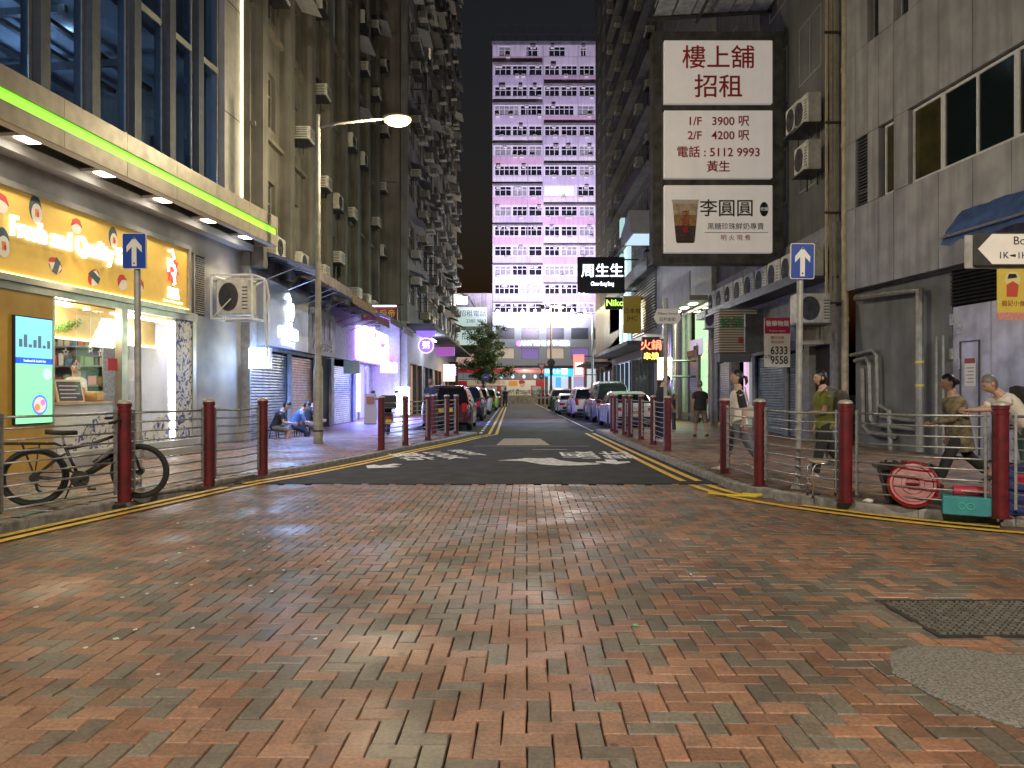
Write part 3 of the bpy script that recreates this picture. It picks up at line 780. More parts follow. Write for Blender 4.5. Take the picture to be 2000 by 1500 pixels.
for i, (u, y, w, h, c) in enumerate(((2.4, 1.35, .3, .32, 5), (2.8, 1.5, .42, .26, 1), (3.35, 1.45, .25, .4, 3), (3.7, 1.55, .22, .3, 0), (4.05, 1.4, .28, .22, 7))):
    o = MB().box((0, 0, h / 2), (w, .28, h), ch=.03).build('counter_box', gm[c]); in_LA(o, u, y, .36 + .87)
    tag(o, ['white carton on the sushi counter nearest the screen', 'long beige tray box on the sushi counter', 'tall pink box on the sushi counter', 'red box on the sushi counter', 'brown box at the far end of the sushi counter'][i], 'box')
mb_ = thing('menu_board', 'black menu board with pale frame standing on the shop counter', 'menu board'); in_LA(mb_, 2.75, 1.2, 1.23); mb_.rotation_euler = (R(-12), 0, R(83.8))
MB().b2((-.02, -.01, -.02), (.72, .02, .46)).build('frame', mat('pine', (.6, .45, .25), .5), mb_); MB().b2((.02, -.016, .02), (.68, -.01, .42)).build('slate', M['black'], mb_)
for k in range(4): MB().b2((.06, -.019, .08 + k * .08), (.5 + .1 * (k % 2), -.016, .1 + k * .08)).build('chalk_line', mat('chalk', (.6, .5, .55), .8), mb_)
for i, (u, z) in enumerate(((1.35, 2.02), (1.75, 2.16), (2.02, 1.95), (2.4, 2.25), (2.68, 2.2))):
    pts = [((.085 if k % 2 == 0 else .04) * math.sin(k * math.pi / 5), (.085 if k % 2 == 0 else .04) * math.cos(k * math.pi / 5)) for k in range(10)]
    inn = [(a * .55, b_ * .55) for a, b_ in pts]
    o = MB(); n = 10; vs = [(a, 0, b_) for a, b_ in pts] + [(a, 0, b_) for a, b_ in inn] + [(a, .015, b_) for a, b_ in pts] + [(a, .015, b_) for a, b_ in inn]
    fs = []
    for k in range(n):
        j = (k + 1) % n; fs += [(k, j, n + j, n + k), (2 * n + j, 2 * n + k, 3 * n + k, 3 * n + j), (j, k, 2 * n + k, 2 * n + j), (n + k, n + j, 3 * n + j, 3 * n + k)]
    o.add(vs, fs); o.tube([(0, .007, .08), (0, .007, 3.05 - z)], .003, 4)
    o = o.build('hanging_star', mat('star_white', (.75, .75, .78), .4)); in_LA(o, u, .25, z); tag(o, ['first', 'second', 'third', 'fourth', 'fifth'][i] + ' white star from the screen, hanging in the sushi shop window', 'ornament', 'stars in the shop window')
m = MB()
for k in range(260):
    u = 1.35 + 1.45 * rnd.random(); z = 2.72 + .08 * math.sin(u * 5) + rnd.gauss(0, .035); y = .8 + rnd.gauss(0, .03); a = rnd.random() * 6.28; q = .035
    m.add([(u, y, z), (u + q * math.cos(a), y - .015, z + q * math.sin(a)), (u + 1.5 * q * math.cos(a + .5), y + .01, z + 1.5 * q * math.sin(a + .5)), (u + q * math.cos(a + 1), y, z + q * math.sin(a + 1))], [(0, 1, 2, 3)])
o = m.build('leaf_garland', mat('garland_green', (.08, .25, .05), .6)); tag(o, 'green leaf garland strung above the sushi shop window', 'garland'); in_LA(o, 0, 0, 0)
o = MB().b2((0, 0, 0), (.26, .02, .24)).build('red_notice', mat('red_card', (.45, .02, .04), .5)); in_LA(o, 2.55, -.002, 1.85); tag(o, 'small dark red notice stuck on the shop window', 'notice')
# yellow fascia sign
SG = thing('shop_fascia_sign', 'long yellow sushi shop sign with white lit lettering', 'sign'); in_LA(SG, 0, 0, 0)
yel = mat('sign_yellow', (.74, .48, .10), .4, var=.06, emit=(.9, .55, .1), es=.12)
MB().b2((-4, -.10, 3.30), (5.08, -.02, 4.68)).build('panel', yel, SG)
m = MB(); m.b2((-4, -.16, 4.68), (5.16, 0, 4.78)); m.b2((-4, -.16, 3.2), (5.16, 0, 3.30)); m.b2((5.08, -.16, 3.30), (5.16, 0, 4.68)); m.build('frame', M['alu'], SG)
MB().b2((-4, -.15, 3.30), (5.08, -.11, 3.33)).build('bottom_light', emat('sign_bottom', (1, .8, .3), 2.0), SG)
lw = emat('letter_white', (1, .97, .92), 1.5)
txt('Fresh and Quality Sushi', .46, (.02, -.16, 4.06), lw, SG, (90, 0, 0), .03, 'LEFT', sx=.74, bold=.005)
lamp('sign_lamp', 'POINT', (1.6, -.55, 3.5), 7, (1, .8, .45), SG, .3)
def sushi(u, z, kind, sc=1.0, rot=0.0):
    m = MB(); q = lambda pts, k: [((a * math.cos(rot) - b_ * math.sin(rot)) * sc + u, (a * math.sin(rot) + b_ * math.cos(rot)) * sc + z) for a, b_ in pts]
    ellp = lambda a, b_, n=20, cx=0, cz=0: [(cx + a * math.cos(6.283 * k / n), cz + b_ * math.sin(6.283 * k / n)) for k in range(n)]
    def lay(pts, k, mi): m.cur = mi; m.prism(q(pts, k), -.104 - k * .003, -.10, 'XZ')
    if kind == 'roll':
        lay(ellp(.13, .22, 20, -.015, .05), 1, 0); lay(ellp(.115, .17, 20, .01, -.03), 2, 1); lay([(-.03, -.08), (.05, -.08), (.05, .05), (-.03, .05)], 3, 2); lay([(.01, -.08), (.05, -.08), (.05, 0), (.01, 0)], 4, 3)
    elif kind == 'nigiri':
        lay(ellp(.14, .11, 20, 0, -.06), 1, 1); lay([(-.15, -.04), (-.1, .1), (0, .15), (.1, .12), (.16, -.02), (.08, .02), (0, .04), (-.08, 0)], 2, 3)
    else:
        lay(ellp(.16, .12), 1, 3); lay([(-.16, -.05), (-.02, -.14), (.1, -.12), (.14, .04), (.0, .1), (-.05, .02)], 2, 1); lay([(-.05, .13), (.06, .11), (.1, -.12), (-.02, -.14)], 3, 0)
    m.build('sushi_picture', [mat('print_nori', (.04, .09, .12), .5), mat('print_rice', (.78, .74, .66), .5), mat('print_salmon', (.75, .25, .08), .5), mat('print_red', (.55, .05, .05), .5)], SG)
for a in ((.62, 4.43, 'roll', 1.0, 0), (1.55, 4.42, 'nigiri', .9, 0), (2.55, 4.38, 'roll', .9, 0), (1.05, 3.62, 'wrap', 1.0, -.5), (2.0, 3.56, 'wrap', 1.1, .9), (2.8, 3.6, 'nigiri', .95, .5), (3.35, 3.62, 'nigiri', .9, -.3), (-.1, 4.4, 'nigiri', 1, 0), (-.05, 3.75, 'roll', 1, 0)): sushi(*a)
lg = [(.0, .55), (.12, .62), (.16, .4), (.3, .42), (.22, .25), (.34, .05), (.2, .0), (.24, -.2), (.1, -.12), (.05, -.4), (-.05, -.15), (-.2, -.22), (-.14, 0), (-.3, .1), (-.15, .2), (-.2, .42), (-.03, .36)]
MB().prism([(4.42 + a * .72 + .06, 4.12 + b_ * .72 - .1) for a, b_ in lg], -.13, -.10, 'XZ').build('red_logo_leaf', emat('logo_red', (.8, .05, .03), 1.2), SG)
m = MB()
for p in ([(4.3, 4.5), (4.42, 4.55), (4.5, 4.38), (4.38, 4.3)], [(4.38, 4.3), (4.56, 4.12), (4.5, 3.95), (4.42, 4.05)], [(4.28, 4.2), (4.5, 4.22)], [(4.5, 4.0), (4.52, 3.82), (4.46, 3.8)], [(4.3, 4.35), (4.28, 4.05)]): m.tube([(a, -.15, b_) for a, b_ in p], .028, 6)
m.build('white_logo_strokes', lw, SG)
txt('鮨之家', .13, (4.5, -.13, 3.66), lw, SG, ext=.01, bold=.004); txt('外賣壽司', .11, (4.5, -.13, 3.53), lw, SG, ext=.01, bold=.003); txt('Japanese Takeaway Sushi', .07, (4.5, -.13, 3.42), lw, SG, ext=.008)
m = MB()
for k in range(26): m.b2((5.6, -.02, 3.3 + k * .052), (6.0, .03, 3.325 + k * .052))
m.build('vent_louvre', M['alu'], LA)
# digital poster
sc_ = thing('digital_poster', 'tall lit advertising screen on the yellow shop panel', 'screen'); in_LA(sc_, .22, -.05, .92)
MB().b2((-.02, -.03, -.02), (.8, .02, 1.76)).build('bezel', M['black'], sc_)
MB().b2((0, -.036, 0), (.78, -.031, .98)).build('green_display', emat('scr_green', (.25, .95, .42), 1.0), sc_); MB().b2((0, -.036, .98), (.78, -.031, 1.08)).build('blue_band', emat('scr_band', (.02, .08, .8), 1.2), sc_)
MB().b2((0, -.036, 1.08), (.78, -.031, 1.74)).build('sky_display', emat('scr_sky', (.2, .62, .95), 1.1), sc_)
for k, (a, b_, r, c) in enumerate(((.5, .3, .17, (.1, .25, .75)), (.5, .3, .13, (.9, .6, .55)), (.44, .26, .06, (.95, .25, .1)), (.56, .34, .05, (.8, .2, .6)), (.66, .82, .1, (.5, .65, .7)))):
    MB().lathe([(r, .037 + k * .0015), (r, .039 + k * .0015)], 24, (a, 0, b_), 'Y').build('dish_image', emat('dish_%d' % k, c, .9), sc_)
for k in range(7): MB().b2((.06 + k * .1, -.038, 1.25), (.13 + k * .1, -.036, 1.38 + .09 * math.sin(k * 2.1))).build('dish_image', emat('scr_fig', (.12, .2, .25), .5), sc_)
txt('Seafood & Sushi Set', .06, (.39, -.04, 1.03), emat('scr_txt', (.7, .85, 1), 1.5), sc_, ext=.001)

# outdoor unit in a white cage past the shop
t = thing('caged_air_conditioner', 'white outdoor air conditioner in a bracket cage beside the yellow sign', 'air conditioner'); in_LA(t, 6.35, -.48, 3.2); t.rotation_euler = (0, 0, R(83.8 - 90))
t.rotation_euler = (0, 0, R(-6))
c, g_ = ac_mesh('split'); o = inst('casing', c, t, (.1, .1, .12), 0, (1.05, 1.3, 1.45)); inst('grille', g_, o, (0, 0, 0))
m = MB()
for x in (-.42, .62):
    for y in (-.2, .45): m.b2((x, y, 0), (x + .04, y + .04, 1.1))
for z in (0, 1.06):
    for y in (-.2, .45): m.b2((-.38, y, z), (.62, y + .04, z + .04))
    for x in (-.42, .62): m.b2((x, -.16, z), (x + .04, .45, z + .04))
m.tube([(-.4, -.18, .02), (.1, -.18, .5)], .015, 5)
m.build('cage', M['white'], t)
MB().tube([(.5, .3, .9), (.75, .35, 1.0), (.8, .4, .6), (.7, .4, .1), (.75, .42, -.9)], .03, 6).build('hose', M['white'], t)

# ================================================================ LEFT: beige block with pilasters (y 18.95 to 38)
LB = frame_empty('beige_block', 'dim beige tenement block with pilasters above the shuttered shops', 'building', -7.0, 18.95, 90)
holes = []; UB = 19.0
bays = [(.5 + k * 2.35, 2.3 + k * 2.35) for k in range(8)]
for f in range(9):
    for a, b_ in bays: holes.append((a + .2, b_ - .25, 5.9 + f * 3.15, 7.5 + f * 3.15))
m = MB(); wall(m, 0, UB, 4.8, 34, s, .35, holes); m.b2((0, .35, 4.8), (.3, 8, 34)); m.build('wall', M['wall_beige'], LB)
for k in range(9):
    u = .1 + k * 2.35
    MB().b2((u, -.32, 4.8), (u + .42, 0, 34)).build('pilaster', M['wall_beige'], LB)
for f in range(9):
    MB().b2((0, -.14, 8.55 + f * 3.15), (UB, 0, 8.67 + f * 3.15)).build('string_course', M['wall_brown'], LB)
    for k, (a, b_) in enumerate(bays):
        window(LB, a + .2, b_ - .25, 5.9 + f * 3.15, 7.5 + f * 3.15, s, 2 + (k + f) % 2, 'frame', rec=.12, tr=.65)
        r = rnd.random()
        if r < .55: ac(LB, (rnd.uniform(a + .4, b_ - .5), -.32, 5.4 + f * 3.15 + rnd.choice((0, .9))), 'box')
        if r > .8: ac(LB, (a + .7, -.3, 5.2 + f * 3.15), 'split')
        if rnd.random() < .3: MB().add([(a, -.02, 7.75 + f * 3.15), (b_, -.02, 7.75 + f * 3.15), (b_, -.7, 7.55 + f * 3.15), (a, -.7, 7.55 + f * 3.15)], [(0, 1, 2, 3)]).build('window_hood', M['frame_white'], LB)
for u in (.75, 3.1, 7.8, 12.6): MB().tube([(u - .15, -.1, 4.9), (u - .15, -.1, 34)], .055, 8).build('drain_pipe', M['pole'], LB)
m = MB(); wall(m, 0, UB, PZ, 4.8, s, .3, [(.12, 3.5, PZ, 2.62), (3.62, 6.4, PZ, 2.62), (7.0, 8.6, PZ, 2.7), (9.0, 12.6, PZ, 2.5), (12.9, 18.8, PZ, 2.8)]); m.build('shop_wall', mat('shop_render', (.33, .33, .35), .7, var=.25, stain=.5), LB)
shutter(LB, .14, 3.48, PZ, 2.62, s, y=.15); shutter(LB, 3.66, 6.36, PZ, 2.62, s, mat('striped_shutter', (.42, .26, .24), .4, .5, var=.2), y=.15); shutter(LB, 9.05, 12.55, PZ, 2.5, s, mat('dark_shutter', (.2, .19, .24), .4, .6, var=.2), y=.12)
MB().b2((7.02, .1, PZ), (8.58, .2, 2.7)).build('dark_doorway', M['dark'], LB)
o = MB().b2((.6, -.28, 2.72), (4.5, 0, 4.55)).build('grey_fascia', mat('grey_fascia', (.28, .29, .32), .4, .3, var=.12, vscale=2), LB)
lwb = emat('logo_cool', (.8, .93, 1), 8)
SB = thing('logo_shop_sign', 'grey shop fascia lettering and bird-like logo glowing white over blue shutters', 'sign'); SB.location = (-7.0, 18.95, 0); SB.rotation_euler = (0, 0, R(90))
m = MB()
for p in ([(1.9, 4.2), (2.1, 4.35), (2.3, 4.2), (2.15, 3.95), (2.4, 3.8)], [(1.95, 3.95), (2.1, 3.7), (2.05, 3.45), (2.25, 3.3), (2.4, 3.5)], [(2.5, 4.1), (2.6, 3.85), (2.45, 3.6)]): m.tube([(a + .2, -.31, b_) for a, b_ in p], .035, 6)
m.build('logo', lwb, SB)
txt('剪髮屋沙龍', .36, (2.35, -.3, 3.15), lwb, SB, ext=.015, bold=.006); txt('Hair & Beauty', .2, (2.35, -.3, 2.88), lwb, SB, ext=.012)
bs = thing('bar_sign', 'dim brown shop sign with faded figures over the striped shutter', 'sign', (-7.0, 18.95, 0), R(90))
MB().b2((4.7, -.24, 2.72), (8.3, -.01, 4.3)).build('panel', mat('dim_brown', (.16, .13, .15), .5, var=.3, vscale=2), bs)
for k in range(4): MB().box((5.3 + k * .75, -.25, 3.65), (.3, .015, .75), ch=.005).build('figure', mat('faded_figure', (.3, .22, .25), .5, var=.4), bs)
txt('ALL DAY BAR', .42, (6.5, -.25, 3.0), mat('sign_letter_dim', (.5, .42, .42), .5), bs, ext=.01)
def lightbox(label, loc, size, col, st, rz=0, body=None, tm=None):
    t = thing('light_box', label, 'light box', loc, rz)
    w, d, h = size
    MB().box((0, 0, 0), (w + .04, d, h + .04), ch=.015).build('casing', M['white'], t)
    o = MB().box((0, -d / 2 - .004, 0), (w, .01, h)).box((0, d / 2 + .004, 0), (w, .01, h)).build('lit_face', emat('face_%.2f_%.2f_%.2f_%d' % (*col, st), col, st), t)
    if st > 12: lamp('box_lamp', 'POINT', (.55, 1.0, -.25), 120, (.22, .42, 1.0), t, .2)
    if body: txt(body, h * .45, (0, -d / 2 - .012, 0), tm or M['black'], t, ext=.002)
    return t
lightbox('square white light box beside the blue shutter', (-6.68, 18.85, 2.32), (.54, .16, .52), (.55, .75, 1), 26)
lightbox('white light box beyond the purple shop', (-5.75, 33.2, 2.55), (.75, .16, .46), (.75, .88, 1), 14)
lightbox('glowing white box standing on the pavement', (-5.6, 36.5, .95), (.7, .3, 1.4), (.8, .88, 1), 10)
lightbox('dark hanging board by the purple shutter', (-6.45, 28.6, 2.42), (.62, .08, .5), (.18, .25, .3), .25)
# neon-lit shop
NS = thing('neon_shop_front', 'shop front drowned in purple and pink neon light', 'shop front', (-7.0, 18.95, 0), R(90))
MB().b2((12.95, .6, PZ), (18.75, .7, 2.8)).build('shop_window', mat('shop_glow', (.3, .3, .4), .5, emit=(.45, .4, 1.0), es=.8), NS)
MB().b2((12.9, -.5, 2.85), (18.8, -.02, 3.3)).build('pink_sign', emat('neon_pink', (.8, .2, .95), 4), NS)
MB().b2((12.9, -.42, 3.3), (18.8, -.02, 4.4)).build('white_sign', emat('neon_white', (.5, .52, 1), 4.5), NS)
MB().b2((12.6, -.5, 2.78), (18.9, -.42, 2.85)).build('blue_tube', emat('neon_blue', (.12, .1, 1), 14), NS)
MB().b2((12.55, -.9, 2.9), (12.68, -.05, 4.3)).build('violet_side', emat('neon_violet', (.5, .25, 1), 4), NS)
for u in (13.3, 14.6, 16.2, 17.6): MB().b2((u, .2, PZ), (u + .1, .3, 2.78)).build('door_frame', M['frame'], NS)
MB().b2((14.0, .1, .5), (14.25, .2, 2.4)).build('cyan_tube_panel', emat('cyan_panel', (.4, .8, 1), 6), NS)
txt('髮型', .7, (14.4, -.5, 3.9), emat('neon_ink', (.25, .1, .7), 1.0), NS, ext=.01); txt('BEAUTY', .34, (16.8, -.5, 3.75), MATS['neon_ink'], NS, ext=.01)
lamp('neon_lamp', 'AREA', (15.8, -.75, 3.2), 800, (.20, .19, 1.0), NS, 2.5, (-28, 0, 0))
lamp('neon_lamp', 'AREA', (11.5, -.8, 3.0), 560, (.16, .2, 1.0), NS, 1.5, (-22, 0, 0))
lamp('logo_glow', 'AREA', (2.4, -.5, 3.5), 420, (.15, .3, 1.0), SB, 1.2, (-20, 0, 0))
# awnings over the shops
awm = mat('awning_canvas', (.30, .24, .24), .8, var=.35, vscale=3, stain=.5); awr = mat('awning_maroon', (.14, .03, .045), .8, var=.2)
for i, (u0, u1, dz, mm) in enumerate(((.4, 4.4, 0, awm), (4.5, 8.4, -.12, awm), (8.6, 11.6, -.35, awr), (11.8, 15.4, -.1, mat('awning_dark', (.06, .06, .075), .8, var=.3)), (15.6, 18.9, -.2, awm))):
    t = thing('awning', ['faded canvas awning above the grey logo fascia', 'faded canvas awning with orange valance above the brown bar sign', 'maroon scalloped awning above the dark shutter', 'dark awning above the neon shop', 'pale awning at the end of the beige block'][i], 'awning', (-7.0, 18.95, 0), R(90), 'shop awnings on the beige block')
    m = MB(); n = 8
    for k in range(n):
        a, b_ = u0 + (u1 - u0) * k / n, u0 + (u1 - u0) * (k + 1) / n; sag = lambda q: .03 * math.sin(q * 5)
        m.add([(a, -.02, 5.35 + dz), (b_, -.02, 5.35 + dz), (b_, -1.72, 4.78 + dz + sag(b_)), (a, -1.72, 4.78 + dz + sag(a))], [(0, 1, 2, 3)])
    m.build('canopy_cloth', mm, t)
    m = MB()
    for k in range(n * 2):
        a, b_ = u0 + (u1 - u0) * k / n / 2, u0 + (u1 - u0) * (k + 1) / n / 2; c = (a + b_) / 2
        m.add([(a, -1.725, 4.78 + dz), (b_, -1.725, 4.78 + dz), (b_, -1.74, 4.52 + dz), (c, -1.74, 4.46 + dz), (a, -1.74, 4.52 + dz)], [(0, 1, 2, 3, 4)])
    m.build('valance', mat('valance_orange', (.35, .2, .1), .8, var=.2) if i == 1 else mm, t)
    m = MB()
    for a in (u0 + .05, (u0 + u1) / 2, u1 - .05): m.tube([(a, -.02, 5.3 + dz), (a, -1.7, 4.74 + dz)], .022, 5); m.tube([(a, -.02, 4.4 + dz), (a, -1.2, 4.86 + dz)], .018, 5)
    m.tube([(u0, -1.7, 4.74 + dz), (u1, -1.7, 4.74 + dz)], .025, 5)
    m.build('awning_frame', M['steel'], t)
hs = thing('hanging_jewellery_sign', 'red hanging signboard with gold Chinese characters under the awnings', 'sign', (-6.2, 33.2, 0))
MB().box((0, 0, 5.05), (1.7, .12, .62), ch=.02).build('board', mat('board_red', (.22, .012, .03), .45), hs); txt('寶珠后帝', .38, (0, -.075, 5.05), mat('gold_leaf', (.6, .42, .08), .35, .4, emit=(.6, .4, .08), es=.25), hs, ext=.01, space=1.05)
MB().tube([(-1, 0, 5.5), (1.1, 0, 5.5)], .025, 6).tube([(-.6, 0, 5.5), (-.6, 0, 5.35)], .012, 4).tube([(.6, 0, 5.5), (.6, 0, 5.35)], .012, 4).build('hanger', M['dark_metal'], hs)
MB().box((0, -.1, 5.42), (1.6, .06, .05)).build('sign_light', emat('sign_tube', (.85, .9, 1), 5), hs)
ab = thing('sandwich_board', 'pale folding menu board standing before the neon shop', 'sandwich board', (-5.9, 29.6, PZ), R(10))
MB().box((0, 0, .62), (.5, .03, 1.25), rot=Matrix.Rotation(R(-7), 3, 'X')).build('front_board', mat('board_white', (.6, .58, .6), .5), ab); MB().box((0, .22, .6), (.5, .03, 1.22), rot=Matrix.Rotation(R(9), 3, 'X')).build('back_board', M['white'], ab)
MB().box((0, -.09, .98), (.32, .012, .3), rot=Matrix.Rotation(R(-7), 3, 'X')).build('picture', mat('board_pic', (.5, .2, .18), .5), ab)

# ================================================================ LEFT: tall block standing forward (y 38 to 72), blank gable towards the camera
LC = frame_empty('tall_tenement', 'tall grimy tenement with a blank gable and crowded air conditioners', 'building', -5.6, 38.0, 90)
holes = []
NB = 11; NF = 15
for f in range(NF):
    for k in range(NB): holes.append((.7 + k * 3.05, 2.7 + k * 3.05, 6.3 + f * 2.95, 7.8 + f * 2.95))
m = MB(); wall(m, 0, 34, 5.2, 50, s, .35, holes); m.build('wall', M['wall_pale'], LC)
for ua, ub in ((-.35, -.02), (33.7, 34)): MB().b2((ua, .36, 5.2), (ub, 7.5, 50)).build('gable_wall', M['wall_brown'], LC)
for z in (12.5, 20.4, 29): MB().b2((-.37, .5, z), (-.34, 7.5, z + .06)).build('gable_joint', M['wall_dark'], LC)
MB().b2((-.37, 2.2, 22.6), (-.34, 3.1, 24.6)).b2((-.37, .9, 18.4), (-.34, 2.0, 19)).build('gable_vent', M['dark'], LC)
for f in range(NF):
    for k in range(NB):
        u = .7 + k * 3.05; z = 6.3 + f * 2.95
        window(LC, u, u + 2, z, z + 1.5, s, 3, 'frame_white' if rnd.random() < .4 else 'frame', rec=.1, tr=.6)
        for q in range(1 + (rnd.random() < .5)): ac(LC, (u + .5 + q * 1.0, -.32, z - .5 + rnd.choice((0, 0, 1.5))), 'box', shelf=rnd.random() < .5)
        if rnd.random() < .5:
            MB().add([(u - .1, -.02, z + 1.75), (u + 2.1, -.02, z + 1.75), (u + 2.1, -.75, z + 1.5), (u - .1, -.75, z + 1.5)], [(0, 1, 2, 3)]).build('window_hood', M['frame_white'] if rnd.random() < .4 else M['wall_dark'], LC)
        if rnd.random() < .22 and k < 6:
            m = MB()
            for q in range(7): m.b2((u + q * .33, -.7, z - .2), (u + q * .33 + .02, -.68, z + 1.5))
            for zz in (-.2, .6, 1.48): m.b2((u, -.71, z + zz), (u + 2, -.67, z + zz + .03)); m.b2((u, -.7, z + zz), (u + .03, 0, z + zz + .03)); m.b2((u + 1.97, -.7, z + zz), (u + 2, 0, z + zz + .03))
            m.build('window_cage', M['dark_metal'], LC)
m = MB(); wall(m, 0, 34, PZ, 5.2, s, .35, [(1, 6, PZ, 3.0), (7, 12, PZ, 3.0), (13, 18, PZ, 3), (20, 27, PZ, 3)]); m.b2((-.02, .36, PZ), (-.35, 7.5, 5.2)); m.build('shop_wall', mat('white_shop_wall', (.5, .5, .54), .7, var=.15, stain=.4), LC)
for i, (a, b_) in enumerate(((1, 6), (7, 12), (13, 18), (20, 27))):
    MB().b2((a, .5, PZ), (b_, .6, 3.0)).build('shop_interior', mat('shop_in_%d' % i, (.3, .2, .15), .6, emit=((.9, .5, .2), (.5, .5, .7), (.9, .45, .2), (.6, .7, .9))[i], es=(.35, .15, .5, .4)[i]), LC)
    for k in range(3): MB().b2((a + (b_ - a) * k / 2 - .06, -.02, PZ), (a + (b_ - a) * k / 2 + .06, .2, 3)).build('shop_post', M['dark_metal'], LC)
MB().b2((-.3, -1.5, 4.9), (34, 0, 5.05)).build('street_canopy', M['wall_dark'], LC)
MB().box((6, -.75, 4.6), (2.4, .08, .08)).build('tube_light', emat('tube_cool', (.85, .92, 1), 10), LC); lamp('tube_lamp', 'POINT', (6, -.9, 4.4), 90, (.65, .72, 1), LC, .3)
cs = thing('neon_emblem_sign', 'hanging violet neon sign of a bowl over a round character plate', 'sign', (-4.9, 40.5, 0))
MB().torus((0, 0, 4.05), .42, .035, 24, 6, 'Y').build('ring', emat('neon_purple', (.55, .3, 1), 3), cs); MB().lathe([(.4, 0), (.4, .05)], 24, (0, .03, 4.05), 'Y').build('disc', mat('violet_disc', (.2, .12, .45), .5, emit=(.35, .2, .9), es=.8), cs)
txt('粥', .45, (0, -.05, 4.05), emat('neon_lilac', (.85, .75, 1), 2.5), cs, ext=.01)
MB().prism([(-.65, 5.05), (-.5, 4.65), (-.25, 4.5), (.25, 4.5), (.5, 4.65), (.65, 5.05), (.3, 4.95), (-.3, 4.95)], -.04, .04, 'XZ').build('bowl', MATS['violet_disc'], cs); MB().tube([(-.2, 0, 4.9), (.25, 0, 5.35)], .04, 6).build('chopstick', M['dark_metal'], cs); MB().tube([(-.7, 0, 4.8), (-.3, 0, 4.8)], .03, 5).tube([(0, 0, 4.95), (0, 0, 5.2)], .02, 5).build('hanger', M['dark_metal'], cs)
ps = thing('pillar_sign', 'dark upright sign with lilac neon script on the corner pillar', 'sign', (-5.1, 62, 0))
MB().box((0, 0, 2.3), (.75, .2, 3.4), ch=.02).build('board', M['black'], ps)
m = MB()
for k in range(5): m.tube([(-.2 + rnd.uniform(-.1, .1), -.12, 3.6 - k * .18), (.0, -.12, 3.7 - k * .2), (.22, -.12, 3.5 - k * .16)], .035, 5)
m.build('neon_script', emat('neon_script', (.5, .45, 1), 4), ps); txt('麵家', .55, (0, -.11, 1.6), mat('sign_pale', (.5, .5, .6), .5, emit=(.5, .5, .7), es=.4), ps, rot=(90, 0, 0)); 
lightbox('orange and pink light box over a far doorway', (-4.95, 56, 2.9), (.9, .2, 1.3), (1, .5, .25), 5)
lightbox('small lilac plaque high on the pale shop wall', (-5.0, 52, 4.35), (1.6, .1, .65), (.45, .12, .5), .6)
fl = thing('corner_floodlight', 'glaring white floodlight on the far corner of the tenement', 'floodlight', (-5.0, 71.5, 10.6))
MB().box((0, 0, 0), (1.1, .5, .8), ch=.05).build('housing', M['dark_metal'], fl); MB().box((.0, -.28, -.05), (1.0, .06, .7)).build('lens', emat('flood', (.95, 1, .95), 16), fl); lamp('flood_lamp', 'POINT', (.3, -.7, -.2), 400, (.85, .95, 1), fl, .3)
# ================================================================ RIGHT: grey panelled building
RA = frame_empty('panelled_building', 'grey metal-panelled building with dark window band and service doors', 'building', 9.83, 4.5, 96.17)
s = 1
RA_M = Matrix.Translation((9.83, 4.5, 0)) @ Matrix.Rotation(R(96.17), 4, 'Z')
def in_RA(o, u, y, z, dr=0): o.location = RA_M @ Vector((u, y, z)); o.rotation_euler = (0, 0, R(96.17 + dr)); return o
MB().b2((-4, -.45, 3.9), (13.4, -.2, 16)).b2((-4, -6, 15.9), (13.4, -.45, 16)).build('core_wall', M['wall_dark'], RA)
cols_u = [-1.04 + k * .93 for k in range(14)] + [11.55, 12.1, 12.53, 13.0, 13.4]
rows = [(3.95, 5.95), (5.95, 7.6), (7.6, 9.75), (9.75, 11.4), (11.4, 13.6), (13.6, 15.9)]
def panel_hole(u, r):
    if r == 1 and (u < 11.0 or 11.5 < u < 12.05 or 12.5 < u < 13): return True
    if r == 3 and (u < 10 and int(u) % 2 == 0 or 11.0 < u < 11.5 or 12.1 < u < 12.5): return True
    return False
for a, b_ in zip(cols_u, cols_u[1:]):
    for r, (z0, z1) in enumerate(rows):
        if panel_hole((a + b_) / 2, r): continue
        MB().b2((a + .006, -.2, z0 + .006), (b_ - .006, rnd.uniform(-.004, .004), z1 - .006)).build('cladding_panel', M['wall_grey'], RA)
wb = [-1.04 + k * 1.86 for k in range(7)] + [11.05]
tints = [mat('tint_olive', (.05, .045, .015), .15, var=.5, vscale=2), M['pane_dark'], mat('tint_teal', (.006, .013, .015), .1, var=.4)]
for i, (a, b_) in enumerate(zip(wb, wb[1:])): window(RA, a, b_, 5.97, 7.58, s, 1 if b_ - a < 1.5 else 2, 'frame_white', tints[i % 3], rec=.1, fw=.06)
window(RA, 11.55, 12.0, 5.97, 7.58, s, 1, 'frame_white', tints[0], rec=.1)
m = MB()
for k in range(20): m.b2((12.53, -.14, 5.99 + k * .08), (13.0, -.05, 6.03 + k * .08))
m.build('vent_louvre', M['dark_metal'], RA)
for a, b_ in ((11.05, 11.5), (12.1, 12.53)): window(RA, a, b_, 9.77, 11.38, s, 1, 'frame', rec=.14)
for k in range(-1, 10, 2): window(RA, -.11 + k * .93 if False else k * .93 + .82, k * .93 + 1.75, 9.77, 11.38, s, 1, 'frame', rec=.14)
m = MB(); wall(m, -4, 13.4, PZ, 3.93, s, .3, [(7.9, 10.05, PZ, 3.93)], y0=-.25); m.build('lower_wall', mat('grey_base', (.17, .18, .19), .7, var=.25, vscale=1.5, stain=.5, bump=.2, bscale=30), RA)
m = MB()
